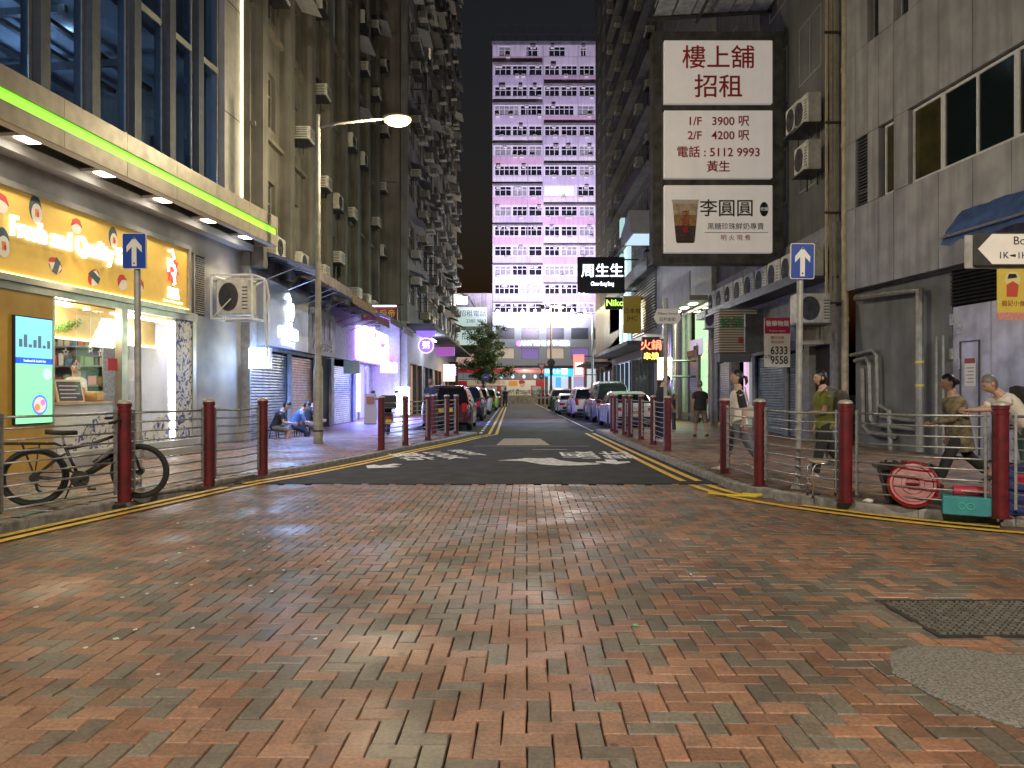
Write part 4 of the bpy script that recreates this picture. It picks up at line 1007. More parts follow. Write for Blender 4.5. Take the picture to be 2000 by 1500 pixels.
for k in range(22): m.add([(7.9, -.25, 3.22 + k * .075), (10.05, -.25, 3.22 + k * .075), (10.05, -.18, 3.2 + k * .075), (7.9, -.18, 3.2 + k * .075), (10.05, -.24, 3.255 + k * .075), (7.9, -.24, 3.255 + k * .075)], [(0, 1, 2, 3), (3, 2, 4, 5)])
m.build('door_louvre', M['dark_metal'], RA)
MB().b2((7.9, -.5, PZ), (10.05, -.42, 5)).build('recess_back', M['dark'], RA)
dm = mat('scuffed_steel_door', (.48, .48, .50), .42, .35, var=.35, vscale=2.2, stain=.45, bump=.1, bscale=12)
for i, (a, b_) in enumerate(((7.93, 9.02), (9.04, 10.02))):
    d_ = MB().b2((a, -.3, .14), (b_, -.25, 3.16)).build('service_door', dm, RA)
    if i: 
        q = MB(); q.b2((9.3, -.25, .2), (9.32, -.225, 2.45)); q.b2((9.8, -.25, .2), (9.82, -.225, 2.45)); q.b2((9.32, -.25, 2.43), (9.8, -.225, 2.45)); q.build('inset_frame', M['dark_metal'], d_)
        for z in (.5, 1.4, 2.1, 2.8): MB().b2((10.0, -.26, z), (10.07, -.2, z + .22)).b2((9.8, -.26, z - .2), (9.86, -.2, z)).build('hinge', M['steel'], d_)
        MB().b2((9.42, -.25, 1.55), (9.7, -.244, 2.1)).build('notice_sheet', mat('notice', (.6, .6, .58), .6), d_); MB().b2((9.42, -.244, 2.0), (9.7, -.243, 2.1)).build('notice_head', mat('notice_red', (.25, .06, .05), .6), d_)
        for k in range(5): MB().b2((9.45, -.244, 1.62 + k * .07), (9.66 - .04 * (k % 2), -.243, 1.64 + k * .07)).build('notice_line', mat('notice_ink', (.2, .2, .22), .6), d_)
    else:
        q = MB()
        for k in range(6): q.b2((8.3, -.25, .75 + k * .06), (8.8, -.235, .78 + k * .06))
        q.build('vent_slots', M['dark'], d_)
lamp('door_fill', 'AREA', (6.6, .5, 3.2), 60, (.72, .78, 1.0), RA, .6, (30, -40, 0))  # fill lamp and tube added out of view to light the steel doors
MB().box((6.3, .1, 3.3), (1.2, .12, .08), ch=.01).build('added_tube', emat('added_tube_glow', (.8, .9, 1), 4), RA)
# blue tarpaulin awning
t = thing('tarpaulin_awning', 'crumpled blue tarpaulin awning over the louvred doors', 'awning'); in_RA(t, 0, 0, 0)
m = MB(); n, k2 = 16, 6; vs = []
for i in range(n + 1):
    for j in range(k2 + 1):
        u = 5.0 + 4.1 * i / n; q = j / k2
        vs.append((u, .05 + q * .68 + .04 * mnoise.noise((u * 2, q * 3, 0)), 4.95 - .62 * q ** 1.8 + .06 * mnoise.noise((u * 2.5, q * 4, 2)) - (.22 * max(0, q - .8) * 5 * (.6 + .5 * mnoise.noise((u * 4, 1, 1))))))
m.add(vs, [(i * (k2 + 1) + j, (i + 1) * (k2 + 1) + j, (i + 1) * (k2 + 1) + j + 1, i * (k2 + 1) + j + 1) for i in range(n) for j in range(k2)])
m.build('tarpaulin', mat('tarp_blue', (.05, .10, .26), .6, var=.4, vscale=4), t, smooth=True)
MB().tube([(5.0, .73, 4.35), (9.1, .73, 4.35)], .025, 6).tube([(9.0, .05, 4.9), (9.0, .73, 4.35)], .02, 5).build('awning_bar', M['steel'], t)
# yellow snack banner
t = thing('snack_banner', 'yellow hanging snack banner with pink dotted hem beside the steel doors', 'banner', (7.02, 10.0, 0), R(6))
MB().b2((-.2, 0, 2.55), (.5, .012, 3.33)).build('cloth', mat('banner_yellow', (.68, .52, .09), .6, var=.08), t); MB().b2((-.2, -.002, 2.45), (.5, .012, 2.56)).build('hem', mat('banner_pink', (.62, .28, .25), .6, var=.25, vscale=30), t)
MB().lathe([(.12, 0), (.12, .004)], 20, (.03, -.001, 3.02), 'Y').build('round_print', mat('print_cream', (.7, .62, .3), .6), t)
MB().prism([(-.06, 2.78), (.1, 2.78), (.12, 2.95), (.03, 3.0), (-.06, 2.95)], -.006, 0, 'XZ').build('red_print', mat('print_scarlet', (.55, .08, .05), .6), t); MB().prism([(-.05, 3.03), (.1, 3.05), (.08, 3.1), (-.03, 3.1)], -.006, 0, 'XZ').build('dark_print', M['black'], t)
txt('雞記小食', .09, (.04, -.004, 2.68), mat('banner_ink', (.3, .06, .04), .6), t, ext=.001)
MB().tube([(-.25, .02, 3.35), (.55, .02, 3.35)], .012, 5).build('banner_rod', M['steel'], t)
# street name plate on its post
t = thing('street_name_sign', 'white pointed street nameplate on a dark backing beside the yellow banner', 'street sign', (5.78, 7.55, PZ))
MB().tube([(0, .06, 0), (0, .06, 3.3)], .045, 10).build('post', M['pole'], t)
MB().b2((-.86, .0, 2.68), (.5, .035, 3.04), ch=.01).build('backing', M['dark_metal'], t); MB().b2((-.94, .036, 2.66), (-.2, .06, 3.02), ch=.01).build('rear_plate', M['pole'], t)
MB().prism([(-.83, 2.86), (-.68, 2.70), (.46, 2.70), (.46, 3.02), (-.68, 3.02)], -.008, 0, 'XZ').build('plate', M['sign_white'], t)
txt('Bowring Street', .125, (-.46, -.01, 2.945), M['black'], t, ext=.001, align='LEFT'); txt('1K', .1, (-.56, -.01, 2.79), M['black'], t, ext=.001); txt('1H', .1, (-.36, -.01, 2.79), M['black'], t, ext=.001)
MB().prism([(-.5, 2.79), (-.47, 2.8), (-.43, 2.805), (-.43, 2.775), (-.47, 2.78)], -.01, -.008, 'XZ').build('small_arrow', M['black'], t); txt('寶靈街', .13, (-.05, -.01, 2.79), M['black'], t, ext=.001)
# pipes at the corner
pm = mat('pipe_beige', (.42, .36, .25), .5, var=.25, stain=.4)
for k in range(6):
    o = MB().tube([(8.02 + k * .055, 18.15 + (k % 2) * .04, 3.9 - k * .05), (8.02 + k * .055, 18.15 + (k % 2) * .04, 17)], .02, 6).build('conduit_pipe', pm); tag(o, ['first', 'second', 'third', 'fourth', 'fifth', 'sixth'][k] + ' thin beige conduit from the big signboard in the corner bundle', 'pipe', 'conduits at the corner')
o = MB().tube([(8.42, 17.95, PZ), (8.42, 17.95, 17)], .085, 12); 
for z in (3.2, 5.4, 7.6, 9.5, 11.5): o.lathe([(.1, 0), (.1, .12)], 12, (8.42, 17.95, z))
o.tube([(8.42, 17.9, 6.2), (8.6, 17.3, 6.3), (8.62, 16.8, 6.3)], .05, 8)
o = o.build('soil_pipe', pm, smooth=40); tag(o, 'fat beige drain pipe with collars at the building corner', 'pipe')
for i, z in enumerate((3.7, 6.0, 8.3, 10.6)): o = MB().box((8.17, 18.1, z), (.42, .05, .05)).build('pipe_clamp', M['dark_metal']); tag(o, ['lowest', 'second', 'third', 'topmost'][i] + ' dark clamp across the conduit bundle', 'clamp', 'clamps on the conduits')
gp = mat('pipe_grey', (.24, .24, .225), .5, .2, var=.3, stain=.4)
for i, (pts, r, lab) in enumerate((
    ([(0, .12, 3.75), (-2.3, .12, 3.62), (-2.3, .12, .15)], .085, 'thick grey downpipe turning down the base wall'),
    ([(.3, .08, 2.35), (-.6, .08, 2.42), (-.75, .08, 2.3), (-.8, .08, .95), (-.95, .08, .85), (-2.2, .08, .8)], .045, 'bent grey pipe looping low beside the downpipe'),
    ([(.1, .1, 2.2), (-.35, .1, 2.25), (-.5, .1, 2.1), (-.55, .1, .8), (-.7, .1, .65), (-2.2, .1, .62)], .05, 'second bent grey pipe below the looping one'),
    ([(-.2, .08, 2.0), (-.25, .08, .6), (-.5, .08, .45), (-1.4, .08, .42)], .06, 'pale square-bent pipe nearest the corner'),
    ([(-2.75, .07, 2.6), (-2.75, .07, .15)], .035, 'thin pipe standing right of the downpipe'),
    ([(-2.95, .07, 2.6), (-2.95, .07, .15)], .03, 'thinnest pipe on the base wall near the doors'),
    ([(-.9, .1, 1.1), (-1.25, .1, 1.0), (-1.3, .1, .1)], .06, 'short elbow pipe entering the pavement'))):
    o = MB().tube([(p[0] + 13.1, p[1] - .2, p[2]) for p in pts], r, 8).build('wall_pipe', gp, smooth=40); in_RA(o, 0, 0, 0); tag(o, lab, 'pipe', 'pipework on the grey base wall')
for z in (1.55, 2.05): o = MB().lathe([(.09, 0), (.09, .05)], 12, (10.8, -.08, z)).build('yellow_band', mat('band_yellow', (.6, .45, .05), .6)); in_RA(o, 0, 0, 0); tag(o, 'yellow tape band on the thick downpipe, ' + ('lower' if z < 2 else 'upper'), 'tape')

# ================================================================ RIGHT: shuttered shops (y 18.2 to 29) under a ledge of air conditioners
RB = frame_empty('shuttered_shop_block', 'dark block with shuttered shops below a ledge of air conditioners', 'building', 8.3, 18.25, 90)
MB().b2((0, -.4, 5.8), (10.9, -.1, 34)).build('upper_wall', M['wall_dark'], RB)
holes = [(.3, 1.6, PZ, 2.7), (2.0, 3.2, PZ, 2.7), (3.5, 6.0, PZ, 2.7), (6.3, 8.6, PZ, 2.7), (8.9, 10.5, PZ, 2.7)]
m = MB(); wall(m, 0, 10.9, PZ, 5.8, s, .3, holes); m.build('shop_wall', mat('shop_grey', (.22, .225, .23), .7, var=.25, stain=.5), RB)
ts = mat('teal_shutter', (.17, .22, .24), .4, .5, var=.2, stain=.3)
for a, b_ in ((2.02, 3.18), (3.55, 5.95)): shutter(RB, a, b_, PZ, 2.65, s, ts, y=-.1)
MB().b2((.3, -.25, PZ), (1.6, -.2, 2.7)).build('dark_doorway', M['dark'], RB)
MB().b2((6.3, -.7, PZ), (8.6, -.6, 2.7)).build('lit_shop_back', mat('shop_lit_back', (.25, .3, .25), .6, emit=(.5, .62, .5), es=.25), RB)
MB().b2((6.4, -.2, .9), (6.55, -.1, 2.6)).build('poster_strip', mat('poster_red', (.4, .05, .05), .6), RB); MB().b2((7.2, -.2, .5), (7.5, -.1, 2.5)).build('rainbow_strip', emat('rainbow', (.8, .5, .75), .8), RB)
shutter(RB, 8.95, 10.45, PZ, 2.65, s, mat('pale_shutter', (.4, .4, .46), .35, .5, var=.15), y=-.1)
window_rows = [(1.0 + k * 2.4, 2.5 + k * 2.4, 7.2 + f * 3.1, 8.9 + f * 3.1) for k in range(4) for f in range(8)]
for a, b_, z0, z1 in window_rows: window(RB, a, b_, z0, z1, s, 2, 'frame', rec=.08)
MB().b2((0, -.1, 4.35), (10.9, .75, 4.42)).b2((0, .68, 4.42), (10.9, .72, 4.6)).build('ledge', M['dark_metal'], RB)
for i in range(9):
    o = ac(None, (0, 0, 0), 'split', 0, (1.15, 1.2, 1.45), False); o.location = (8.3 - .38, 18.9 + i * 1.08, 4.43); o.rotation_euler = (0, 0, R(-90)); tag(o, ['first', 'second', 'third', 'fourth', 'fifth', 'sixth', 'seventh', 'eighth', 'ninth'][i] + ' air conditioner from the near end of the shop ledge', 'air conditioner', 'air conditioners on the shop ledge')
for i, (y, z) in enumerate(((19.0, 7.3), (19.6, 8.6), (19.0, 8.55))):
    o = ac(None, (0, 0, 0), 'split', 0, (1.1, 1.2, 1.3), True); o.location = (7.95, y + .1, z); o.rotation_euler = (0, 0, R(-90)); tag(o, ['pale air conditioner on a bracket below the pair beside the big signboard', 'farther of two air conditioners stacked beside the big signboard', 'nearer upper air conditioner beside the big signboard'][i], 'air conditioner')
o = ac(None, (0, 0, 0), 'split', 0, (1.05, 1.5, 1.25), True); o.location = (7.55, 18.0, 3.15); o.rotation_euler = (0, 0, 0); tag(o, 'white air conditioner on a bracket beside the beige shop sign', 'air conditioner')
o = ac(None, (0, 0, 0), 'split', 0, (1.0, 1.2, 1.3), True); o.location = (7.9, 27.6, 3.9); o.rotation_euler = (0, 0, R(-60)); tag(o, 'white air conditioner next to the green lit window', 'air conditioner')
# signs over these shops
t = thing('ribbed_shop_sign', 'ribbed cream sign box with green and red characters', 'sign', (7.75, 23.6, 0), R(0))
m = MB()
for k in range(17): m.b2((-.85, 0, 2.75 + k * .085), (.4, .05, 2.795 + k * .085))
for k in range(17): m.b2((-.87, .05, 2.75 + k * .085), (-.83, .6, 2.795 + k * .085))
m.build('ribs', mat('rib_cream', (.5, .45, .38), .5), t); MB().b2((-.83, .03, 2.72), (.38, .62, 4.2)).build('box', mat('rib_back', (.16, .12, .09), .6), t)
txt('好餸村', .36, (-.3, -.02, 3.7), mat('green_letters', (.03, .22, .08), .5), t, ext=.02, bold=.006); txt('海鮮館', .22, (.05, -.02, 3.12), mat('crimson_letters', (.35, .02, .06), .5), t, ext=.02)
MB().b2((-.85, -.02, 2.42), (.2, .2, 2.7)).build('lower_panel', mat('slate_panel', (.12, .13, .17), .5), t)
t = thing('estate_agent_poster', 'white and crimson letting poster with a phone number', 'poster', (7.35, 20.6, 0))
MB().b2((-.02, 0, 2.15), (.72, .03, 3.58)).build('sheet', M['sign_white'], t); MB().b2((-.02, -.004, 3.12), (.72, 0, 3.58)).build('crimson_band', mat('crimson', (.38, .015, .07), .5), t)
txt('敬華物業', .17, (.35, -.006, 3.4), M['sign_white'], t, ext=.001, bold=.004); txt('Property Agency', .07, (.35, -.006, 3.2), M['sign_white'], t, ext=.001); txt('舖位出租', .1, (.35, -.002, 3.0), MATS['crimson'], t, ext=.001); txt('歡迎查詢', .09, (.35, -.002, 2.87), MATS['crimson'], t, ext=.001)
txt('6333', .32, (.4, -.002, 2.62), M['black'], t, ext=.001, sx=.8, bold=.006); txt('9558', .32, (.4, -.002, 2.34), M['black'], t, ext=.001, sx=.8, bold=.006); txt('出租', .12, (.07, -.002, 2.45), M['black'], t, ext=.001)
MB().b2((-.55, .1, 2.6), (-.02, .2, 3.7)).build('dark_case', M['dark_metal'], t)
t = thing('beige_shop_sign', 'faded beige signboard with olive characters', 'sign', (7.7, 18.9, 0), R(0))
MB().b2((-.05, 0, 2.75), (1.0, .1, 3.8)).build('board', mat('faded_beige', (.42, .37, .26), .6, var=.15, stain=.4), t); txt('和記發記', .22, (.45, -.01, 3.4), mat('olive_ink', (.2, .18, .07), .6), t, ext=.004); txt('糧油雜貨批發零售', .1, (.45, -.01, 3.12), MATS['olive_ink'], t, ext=.003)
MB().b2((-.08, -.02, 2.7), (1.03, .12, 2.75)).build('trim', M['alu'], t)

# the big letting signboard, hung out over the pavement
t = thing('letting_signboard', 'huge three-panel hanging signboard with red letting notice and bubble tea advert', 'sign', (0, 21.5, 0))
fm = mat('rusted_sign_frame', (.09, .088, .085), .6, .5, var=.5, vscale=3, stain=.5)
X0, X1 = 4.56, 7.92
m = MB()
m.b2((X0 - .3, 0, 5.32), (X0, .55, 12.35)); m.b2((X1, 0, 5.32), (X1 + .3, .55, 12.35)); m.b2((X0, .02, 12.1), (X1, .53, 12.35)); m.b2((X0, .02, 5.32), (X1, .53, 5.6)); m.b2((X0, .02, 7.72), (X1, .5, 7.86)); m.b2((X0, .02, 9.98), (X1, .5, 10.12)); m.b2((X0 - .28, .2, 5.4), (X1 + .28, .5, 12.3))
m.build('frame', fm, t)
pw = mat('sign_sheet_aged_glow', (.66, .62, .59), .5, var=.07, vscale=1.5, stain=.12, emit=(.9, .82, .76), es=.22)  # aged sheet; faint cream glow added to brighten the panels
zs = [(10.12, 12.1), (7.86, 9.98), (5.6, 7.72)]
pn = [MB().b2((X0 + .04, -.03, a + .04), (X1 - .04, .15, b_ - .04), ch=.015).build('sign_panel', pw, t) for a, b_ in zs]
red = mat('letting_red', (.36, .018, .022), .55); cx = (X0 + X1) / 2
def on(p, *a, **k): o = txt(*a, **k); o.parent = p; return o
on(pn[0], '樓上舖', .74, (cx, -.036, 11.5), red, ext=.003, bold=.006); on(pn[0], '招租', .74, (cx, -.036, 10.62), red, ext=.003, bold=.006)
on(pn[1], '1/F   3900 呎', .35, (cx, -.036, 9.6), red, ext=.003, bold=.005); on(pn[1], '2/F   4200 呎', .35, (cx, -.036, 9.17), red, ext=.003, bold=.005); on(pn[1], '電話 : 5112 9993', .36, (cx, -.036, 8.66), red, ext=.003, bold=.005); on(pn[1], '黃生', .36, (cx, -.036, 8.22), red, ext=.003, bold=.005)
on(pn[2], '李圓圓', .55, (cx + .25, -.036, 6.95), M['black'], ext=.003, bold=.004); on(pn[2], '黑糖珍珠鮮奶專賣', .215, (cx + .52, -.036, 6.42), M['black'], ext=.003); on(pn[2], '明 火 現 煮', .19, (cx + .52, -.036, 6.08), red, ext=.003)
MB().b2((cx - .42, -.035, 6.24), (cx + 1.5, -.03, 6.255)).build('rule_line', M['black'], pn[2]); 
MB().prism([(cx + 1.38 + .13 * math.cos(6.283 * k / 16), 6.95 + .22 * math.sin(6.283 * k / 16)) for k in range(16)], -.036, -.03, 'XZ').build('seal_stamp', M['black'], pn[2]); on(pn[2], '老舖', .12, (cx + 1.38, -.04, 6.95), pw, ext=.001)
# printed cup of bubble tea
cupx = X0 + .68
def band(z0, z1, w0, w1, mm, nm, y=-.036): MB().prism([(cupx - w0, z0), (cupx + w0, z0), (cupx + w1, z1), (cupx - w1, z1)], y, -.03, 'XZ').build(nm, mm, pn[2])
band(5.98, 6.45, .28, .325, mat('pearl_dark', (.03, .022, .02), .5, var=.6, vscale=14, col2=(.12, .07, .05)), 'cup_pearls'); band(6.45, 6.78, .325, .355, mat('tea_brown', (.38, .22, .10), .5, var=.3, vscale=9), 'cup_tea'); band(6.78, 7.12, .355, .385, mat('milk_foam', (.52, .42, .30), .5, var=.35, vscale=10), 'cup_milk'); band(7.12, 7.24, .39, .42, mat('cup_rim', (.6, .56, .5), .4), 'cup_rim'); band(5.93, 5.98, .25, .28, M['black'], 'cup_base')
on(pn[2], '李', .26, (cupx, -.04, 6.78), MATS['letting_red'], ext=.001); on(pn[2], '圓', .24, (cupx, -.04, 6.54), MATS['letting_red'], ext=.001); MB().lathe([(.09, .0395), (.09, .041)], 14, (cupx, 0, 6.33), 'Y').build('cup_seal', MATS['letting_red'], pn[2])
for za, zb in ((12, 12.6), (5.6, 5.6), (9, 9)): MB().tube([(X1 + .3, .3, za), (8.4, .3, zb)], .05, 6).build('wall_arm', fm, t)
# glazed canopy high above the signboard
t = thing('glazed_canopy', 'dirty glass and steel canopy high above the big signboard', 'canopy', (0, 20, 0))
for k in range(6): MB().b2((4.6 + k * .62, 0, 13.6 + k * .03), (5.14 + k * .62, 3, 13.63 + k * .03)).build('canopy_sheet', mat('dirty_sheet', (.42, .45, .46), .5, var=.4, stain=.3), t)
MB().tube([(4.4, 0, 13.5), (8.4, 0, 13.75)], .07, 6).tube([(4.4, 3, 13.5), (8.4, 3, 13.75)], .07, 6).tube([(6, -.1, 13.45), (6, 3.1, 13.45)], .05, 6).tube([(8.3, 0, 13), (5.2, 0, 13.55)], .04, 6).build('canopy_frame', M['dark_metal'], t)

# ================================================================ RIGHT: far row (y 29.2 to 70)
RC = frame_empty('dark_tower_row', 'dark towers with projecting bays on the shaded side of the street', 'building', 8.2, 29.2, 90)
m = MB(); wall(m, 0, 11, 9.2, 46, s, .4); m.build('pale_wall', mat('grey_render', (.24, .235, .21), .8, var=.25, stain=.6), RC)
m = MB(); wall(m, 11, 29, 5, 46, s, .4); m.build('dark_wall', M['wall_dark'], RC)
MB().b2((29, .0, 3.2), (40.5, -.4, 60)).build('end_tower', mat('end_render', (.2, .19, .19), .8, var=.25, stain=.5), RC)
for f in range(11):
    for k in range(3): window(RC, 1.2 + k * 3.3, 3.3 + k * 3.3, 10.2 + f * 3.1, 11.9 + f * 3.1, s, 2, 'frame', rec=-.02)
    for k in range(5): window(RC, 11.8 + k * 3.4, 14.2 + k * 3.4, 9 + f * 3.1, 10.8 + f * 3.1, s, 3, 'frame', rec=-.02)
    for k in range(3): window(RC, 30 + k * 3.4, 31.6 + k * 3.4, 9 + f * 3.3, 10.8 + f * 3.3, s, 2, 'frame_white', rec=-.02)
    MB().b2((11, 0, 8.3 + f * 3.1), (29, .55, 8.42 + f * 3.1)).build('balcony_slab', M['wall_dark'], RC)
    MB().b2((11.2, .5, 8.42 + f * 3.1), (28.8, .54, 9.2 + f * 3.1)).build('balcony_rail', M['dark_metal'], RC)
    for k in range(4):
        if rnd.random() < .6: ac(RC, (2.2 + k * 3.2, .3, 9.6 + f * 3.1), 'box', R(180))
        if rnd.random() < .6: ac(RC, (12.5 + k * 4, .75, 8.5 + f * 3.1), 'box', R(180))
m = MB(); wall(m, 0, 40.5, PZ, 9.2, s, .4, [(.2, 4.8, PZ, 5.2), (6, 10.6, PZ, 3.4), (12, 19, PZ, 3.6), (20, 28, PZ, 3.6), (30, 39, PZ, 3.4)]); m.build('podium_wall', mat('podium_panel', (.36, .37, .38), .45, .2, var=.15, stain=.3), RC)
# green lit shop
GS = thing('green_lit_shop', 'tall shop window glowing pale green behind pleated curtains', 'shop front', (8.2, 29.2, 0), R(90))
m = MB(); n = 46
for k in range(n):
    a, b_ = .45 + 3.2 * k / n, .45 + 3.2 * (k + 1) / n
    ya, yb = (-.25, -.33) if k % 2 else (-.33, -.25); m.add([(a, ya, 1.3), (b_, yb, 1.3), (b_, yb, 5.0), (a, ya, 5.0)], [(0, 1, 2, 3)])
m.build('curtain', mat('curtain_green', (.5, .62, .45), .7, emit=(.6, .95, .55), es=1.1), GS)
MB().b2((.3, -.7, .2), (4.7, -.65, 5.1)).build('back_wall', mat('green_back', (.5, .6, .5), .6, emit=(.6, .9, .6), es=.3), GS)
m = MB(); m.b2((.2, -.05, .3), (.32, .06, 5.15)); m.b2((3.7, -.05, .3), (3.8, .06, 5.15)); m.b2((4.7, -.05, .3), (4.8, .06, 5.15)); m.b2((.32, -.05, 5.05), (4.7, .06, 5.15)); m.b2((.32, -.05, .3), (4.7, .05, .45)); m.build('frame', M['alu'], GS)
MB().b2((.32, -.02, .45), (3.7, -.01, 5.05)).build('pane', gs, GS)
shutter(GS, 1.9, 3.55, PZ, 3.0, 1, MATS['pale_shutter'], y=.0); MB().b2((.4, -.4, .45), (1.7, -.35, 1.25)).build('display_ledge', M['dark_metal'], GS)
MB().b2((1.2, .0, 3.05), (3.3, .06, 3.75)).build('name_panel', mat('name_panel', (.5, .55, .58), .4, emit=(.5, .5, .7), es=.4), GS); txt('nude', .42, (2.2, .07, 3.4), M['dark_metal'], GS, (90, 0, 180), .01)
lamp('window_lamp', 'AREA', (1.8, .5, 4.2), 330, (.72, 1.0, .66), GS, 1.5, (60, 0, 0)); lamp('window_lamp', 'POINT', (2.0, -.45, 4.6), 40, (.7, 1, .65), GS, .3)
MB().b2((0, 0, 5.2), (5.2, .9, 5.4)).b2((0, .85, 5.4), (5.2, .9, 6.4)).build('shop_canopy', M['stone'], GS)
for u in (1, 2.5, 4): MB().b2((u, .3, 5.17), (u + .4, .6, 5.2)).build('canopy_downlight', emat('downlight', (1, .9, .75), 14), GS)
pc = MB().lathe([(.42, PZ), (.42, 5.2)], 20, (8.05, 34.9, 0)).build('steel_column', mat('polished_column', (.55, .56, .55), .2, .8), smooth=40); tag(pc, 'polished round steel column at the green shop', 'column')
# shop lights farther on
MB().b2((6.1, -.5, PZ), (10.5, -.4, 3.4)).build('warm_interior', mat('warm_in', (.4, .25, .15), .6, emit=(1, .5, .25), es=.4), RC)
MB().b2((12, -.5, PZ), (19, -.4, 3.6)).build('pale_interior', mat('pale_in', (.4, .4, .4), .6, emit=(.7, .85, .8), es=.6), RC)
MB().b2((20, -.5, PZ), (28, -.4, 3.6)).build('blue_interior', mat('blue_in', (.4, .45, .5), .6, emit=(.55, .75, 1), es=.9), RC)
MB().b2((30, -.5, PZ), (39, -.4, 3.4)).build('cool_interior', mat('cool_in', (.4, .45, .5), .6, emit=(.75, .85, 1), es=.6), RC)
for u in (6, 7.5, 9, 10.6, 12, 13.4, 14.8, 16.2, 17.6, 19, 20, 22, 24, 26, 28, 30, 33, 36, 39): MB().b2((u - .08, -.2, PZ), (u + .08, .05, 3.5)).build('shop_mullion', M['dark_metal'], RC)
MB().b2((11.5, 0, 4.1), (29, 1.6, 4.35)).b2((30, 0, 3.7), (40.3, 2.0, 3.9)).build('street_canopy', M['wall_dark'], RC)
m = MB()
for k in range(24): m.b2((11.2, .02, 5 + k * .17), (18.8, .1, 5.06 + k * .17))
m.build('louvre_screen', M['alu'], RC)
MB().b2((19.5, .02, 4.5), (21, .3, 12)).build('white_upright_panel', emat('upright_panel', (.6, .85, .9), .8), RC); MB().b2((22.2, .02, 4.4), (23, .3, 14)).build('pale_upright_panel', emat('pale_upright', (.55, .9, .85), .6), RC)
lamp('shop_spill', 'AREA', (16, .8, 3.4), 120, (.8, .9, 1), RC, 3, (50, 0, 0)); lamp('shop_spill', 'AREA', (24, .8, 3.4), 160, (.6, .8, 1), RC, 3, (50, 0, 0)); lamp('shop_spill', 'AREA', (8.3, .6, 2.6), 60, (1, .6, .35), RC, 2, (50, 0, 0))
wc = thing('white_entrance_canopy', 'white angular canopy high on the shaded facade', 'canopy', (8.2, 36.5, 0), R(90))
MB().prism([(0, 9.6), (3.2, 9.6), (3.2, 10.2), (.6, 10.9)], .05, 2.1, 'XZ').build('shell', mat('canopy_white', (.55, .58, .62), .4, var=.1), wc); MB().b2((.3, .3, 9.56), (3, 1.9, 9.6)).build('lit_soffit', emat('soffit_glow', (.6, .8, 1), .8), wc)
# projecting signs
def projecting(label, x0, x1, y, z0, z1, bm, name='projecting_sign'):
    t = thing(name, label, 'sign', (0, y, 0)); MB().b2((x0, 0, z0), (x1, .3, z1), ch=.02).build('board', bm, t)
    for z in (z1 - .15, z0 + .15): MB().tube([(x1, .15, z), (8.3, .15, z)], .05, 6).build('wall_arm', M['dark_metal'], t)
    return t
t = projecting('black jeweller signboard with glowing white characters', 4.25, 7.3, 46, 7.8, 10.15, mat('sign_black', (.012, .02, .028), .4))
txt('周生生', .92, (5.85, -.02, 9.2), emat('jewel_white', (.85, .95, 1), 4), t, ext=.02, bold=.004); txt('Chow Sang Sang', .36, (5.85, -.02, 8.4), MATS['jewel_white'], t, ext=.02, sx=.62)
t = projecting('mustard yellow signboard with dark homeware lettering', 6.9, 8.0, 44, 5.05, 7.35, mat('sign_mustard', (.42, .30, .035), .5, emit=(.42, .3, .04), es=.12))
txt('日本城', .36, (7.45, -.02, 6.4), M['black'], t, ext=.01); txt('JHC', .4, (7.45, -.02, 5.95), M['black'], t, ext=.01)
t = projecting('small lime lettered sign above the mustard board', 6.3, 7.6, 48, 7.0, 7.8, M['black']); txt('Niko', .6, (6.95, -.02, 7.4), emat('lime_neon', (.4, 1, .1), 3), t, ext=.02)
t = projecting('red and orange neon restaurant sign near the phone man', 6.6, 7.5, 36, 2.9, 4.2, M['black']); txt('火鍋', .55, (7.05, -.02, 3.75), emat('neon_red', (1, .12, .06), 6), t, ext=.02); txt('串燒', .4, (7.05, -.02, 3.2), emat('neon_orange', (1, .5, .08), 5), t, ext=.02)
t = projecting('white lantern sign with red characters', 6.5, 7.1, 31.5, 1.95, 2.95, mat('lantern', (.7, .6, .5), .5, emit=(1, .75, .5), es=1.6)); txt('老\n酒\n家', .26, (6.8, -.02, 2.45), mat('lantern_ink', (.5, .03, .02), .5), t, ext=.005)
t = projecting('red lit sign at the far right corner', 6.0, 7.0, 69, 2.9, 5.0, emat('corner_red', (1, .15, .12), 2.2)); MB().b2((6.15, -.03, 3.1), (6.85, -.005, 4.2)).build('white_face', emat('corner_white', (1, .9, .85), 4), t)
# second street nameplate, on its own post
t = thing('street_name_sign', 'pale hexagonal street nameplate on a tall post behind the railing', 'street sign', (3.72, 17.2, PZ))
MB().tube([(0, 0, 0), (0, 0, 3.6)], .05, 10).build('post', M['pole'], t)
MB().prism([(-.3, 3.12), (-.22, 2.98), (.28, 2.98), (.36, 3.12), (.28, 3.34), (-.22, 3.34)], -.07, -.045, 'XZ').build('plate', M['sign_white'], t); txt('Pilkem Street', .085, (.03, -.075, 3.22), M['black'], t, ext=.001); txt('庇利金街', .1, (.03, -.075, 3.08), M['black'], t, ext=.001)

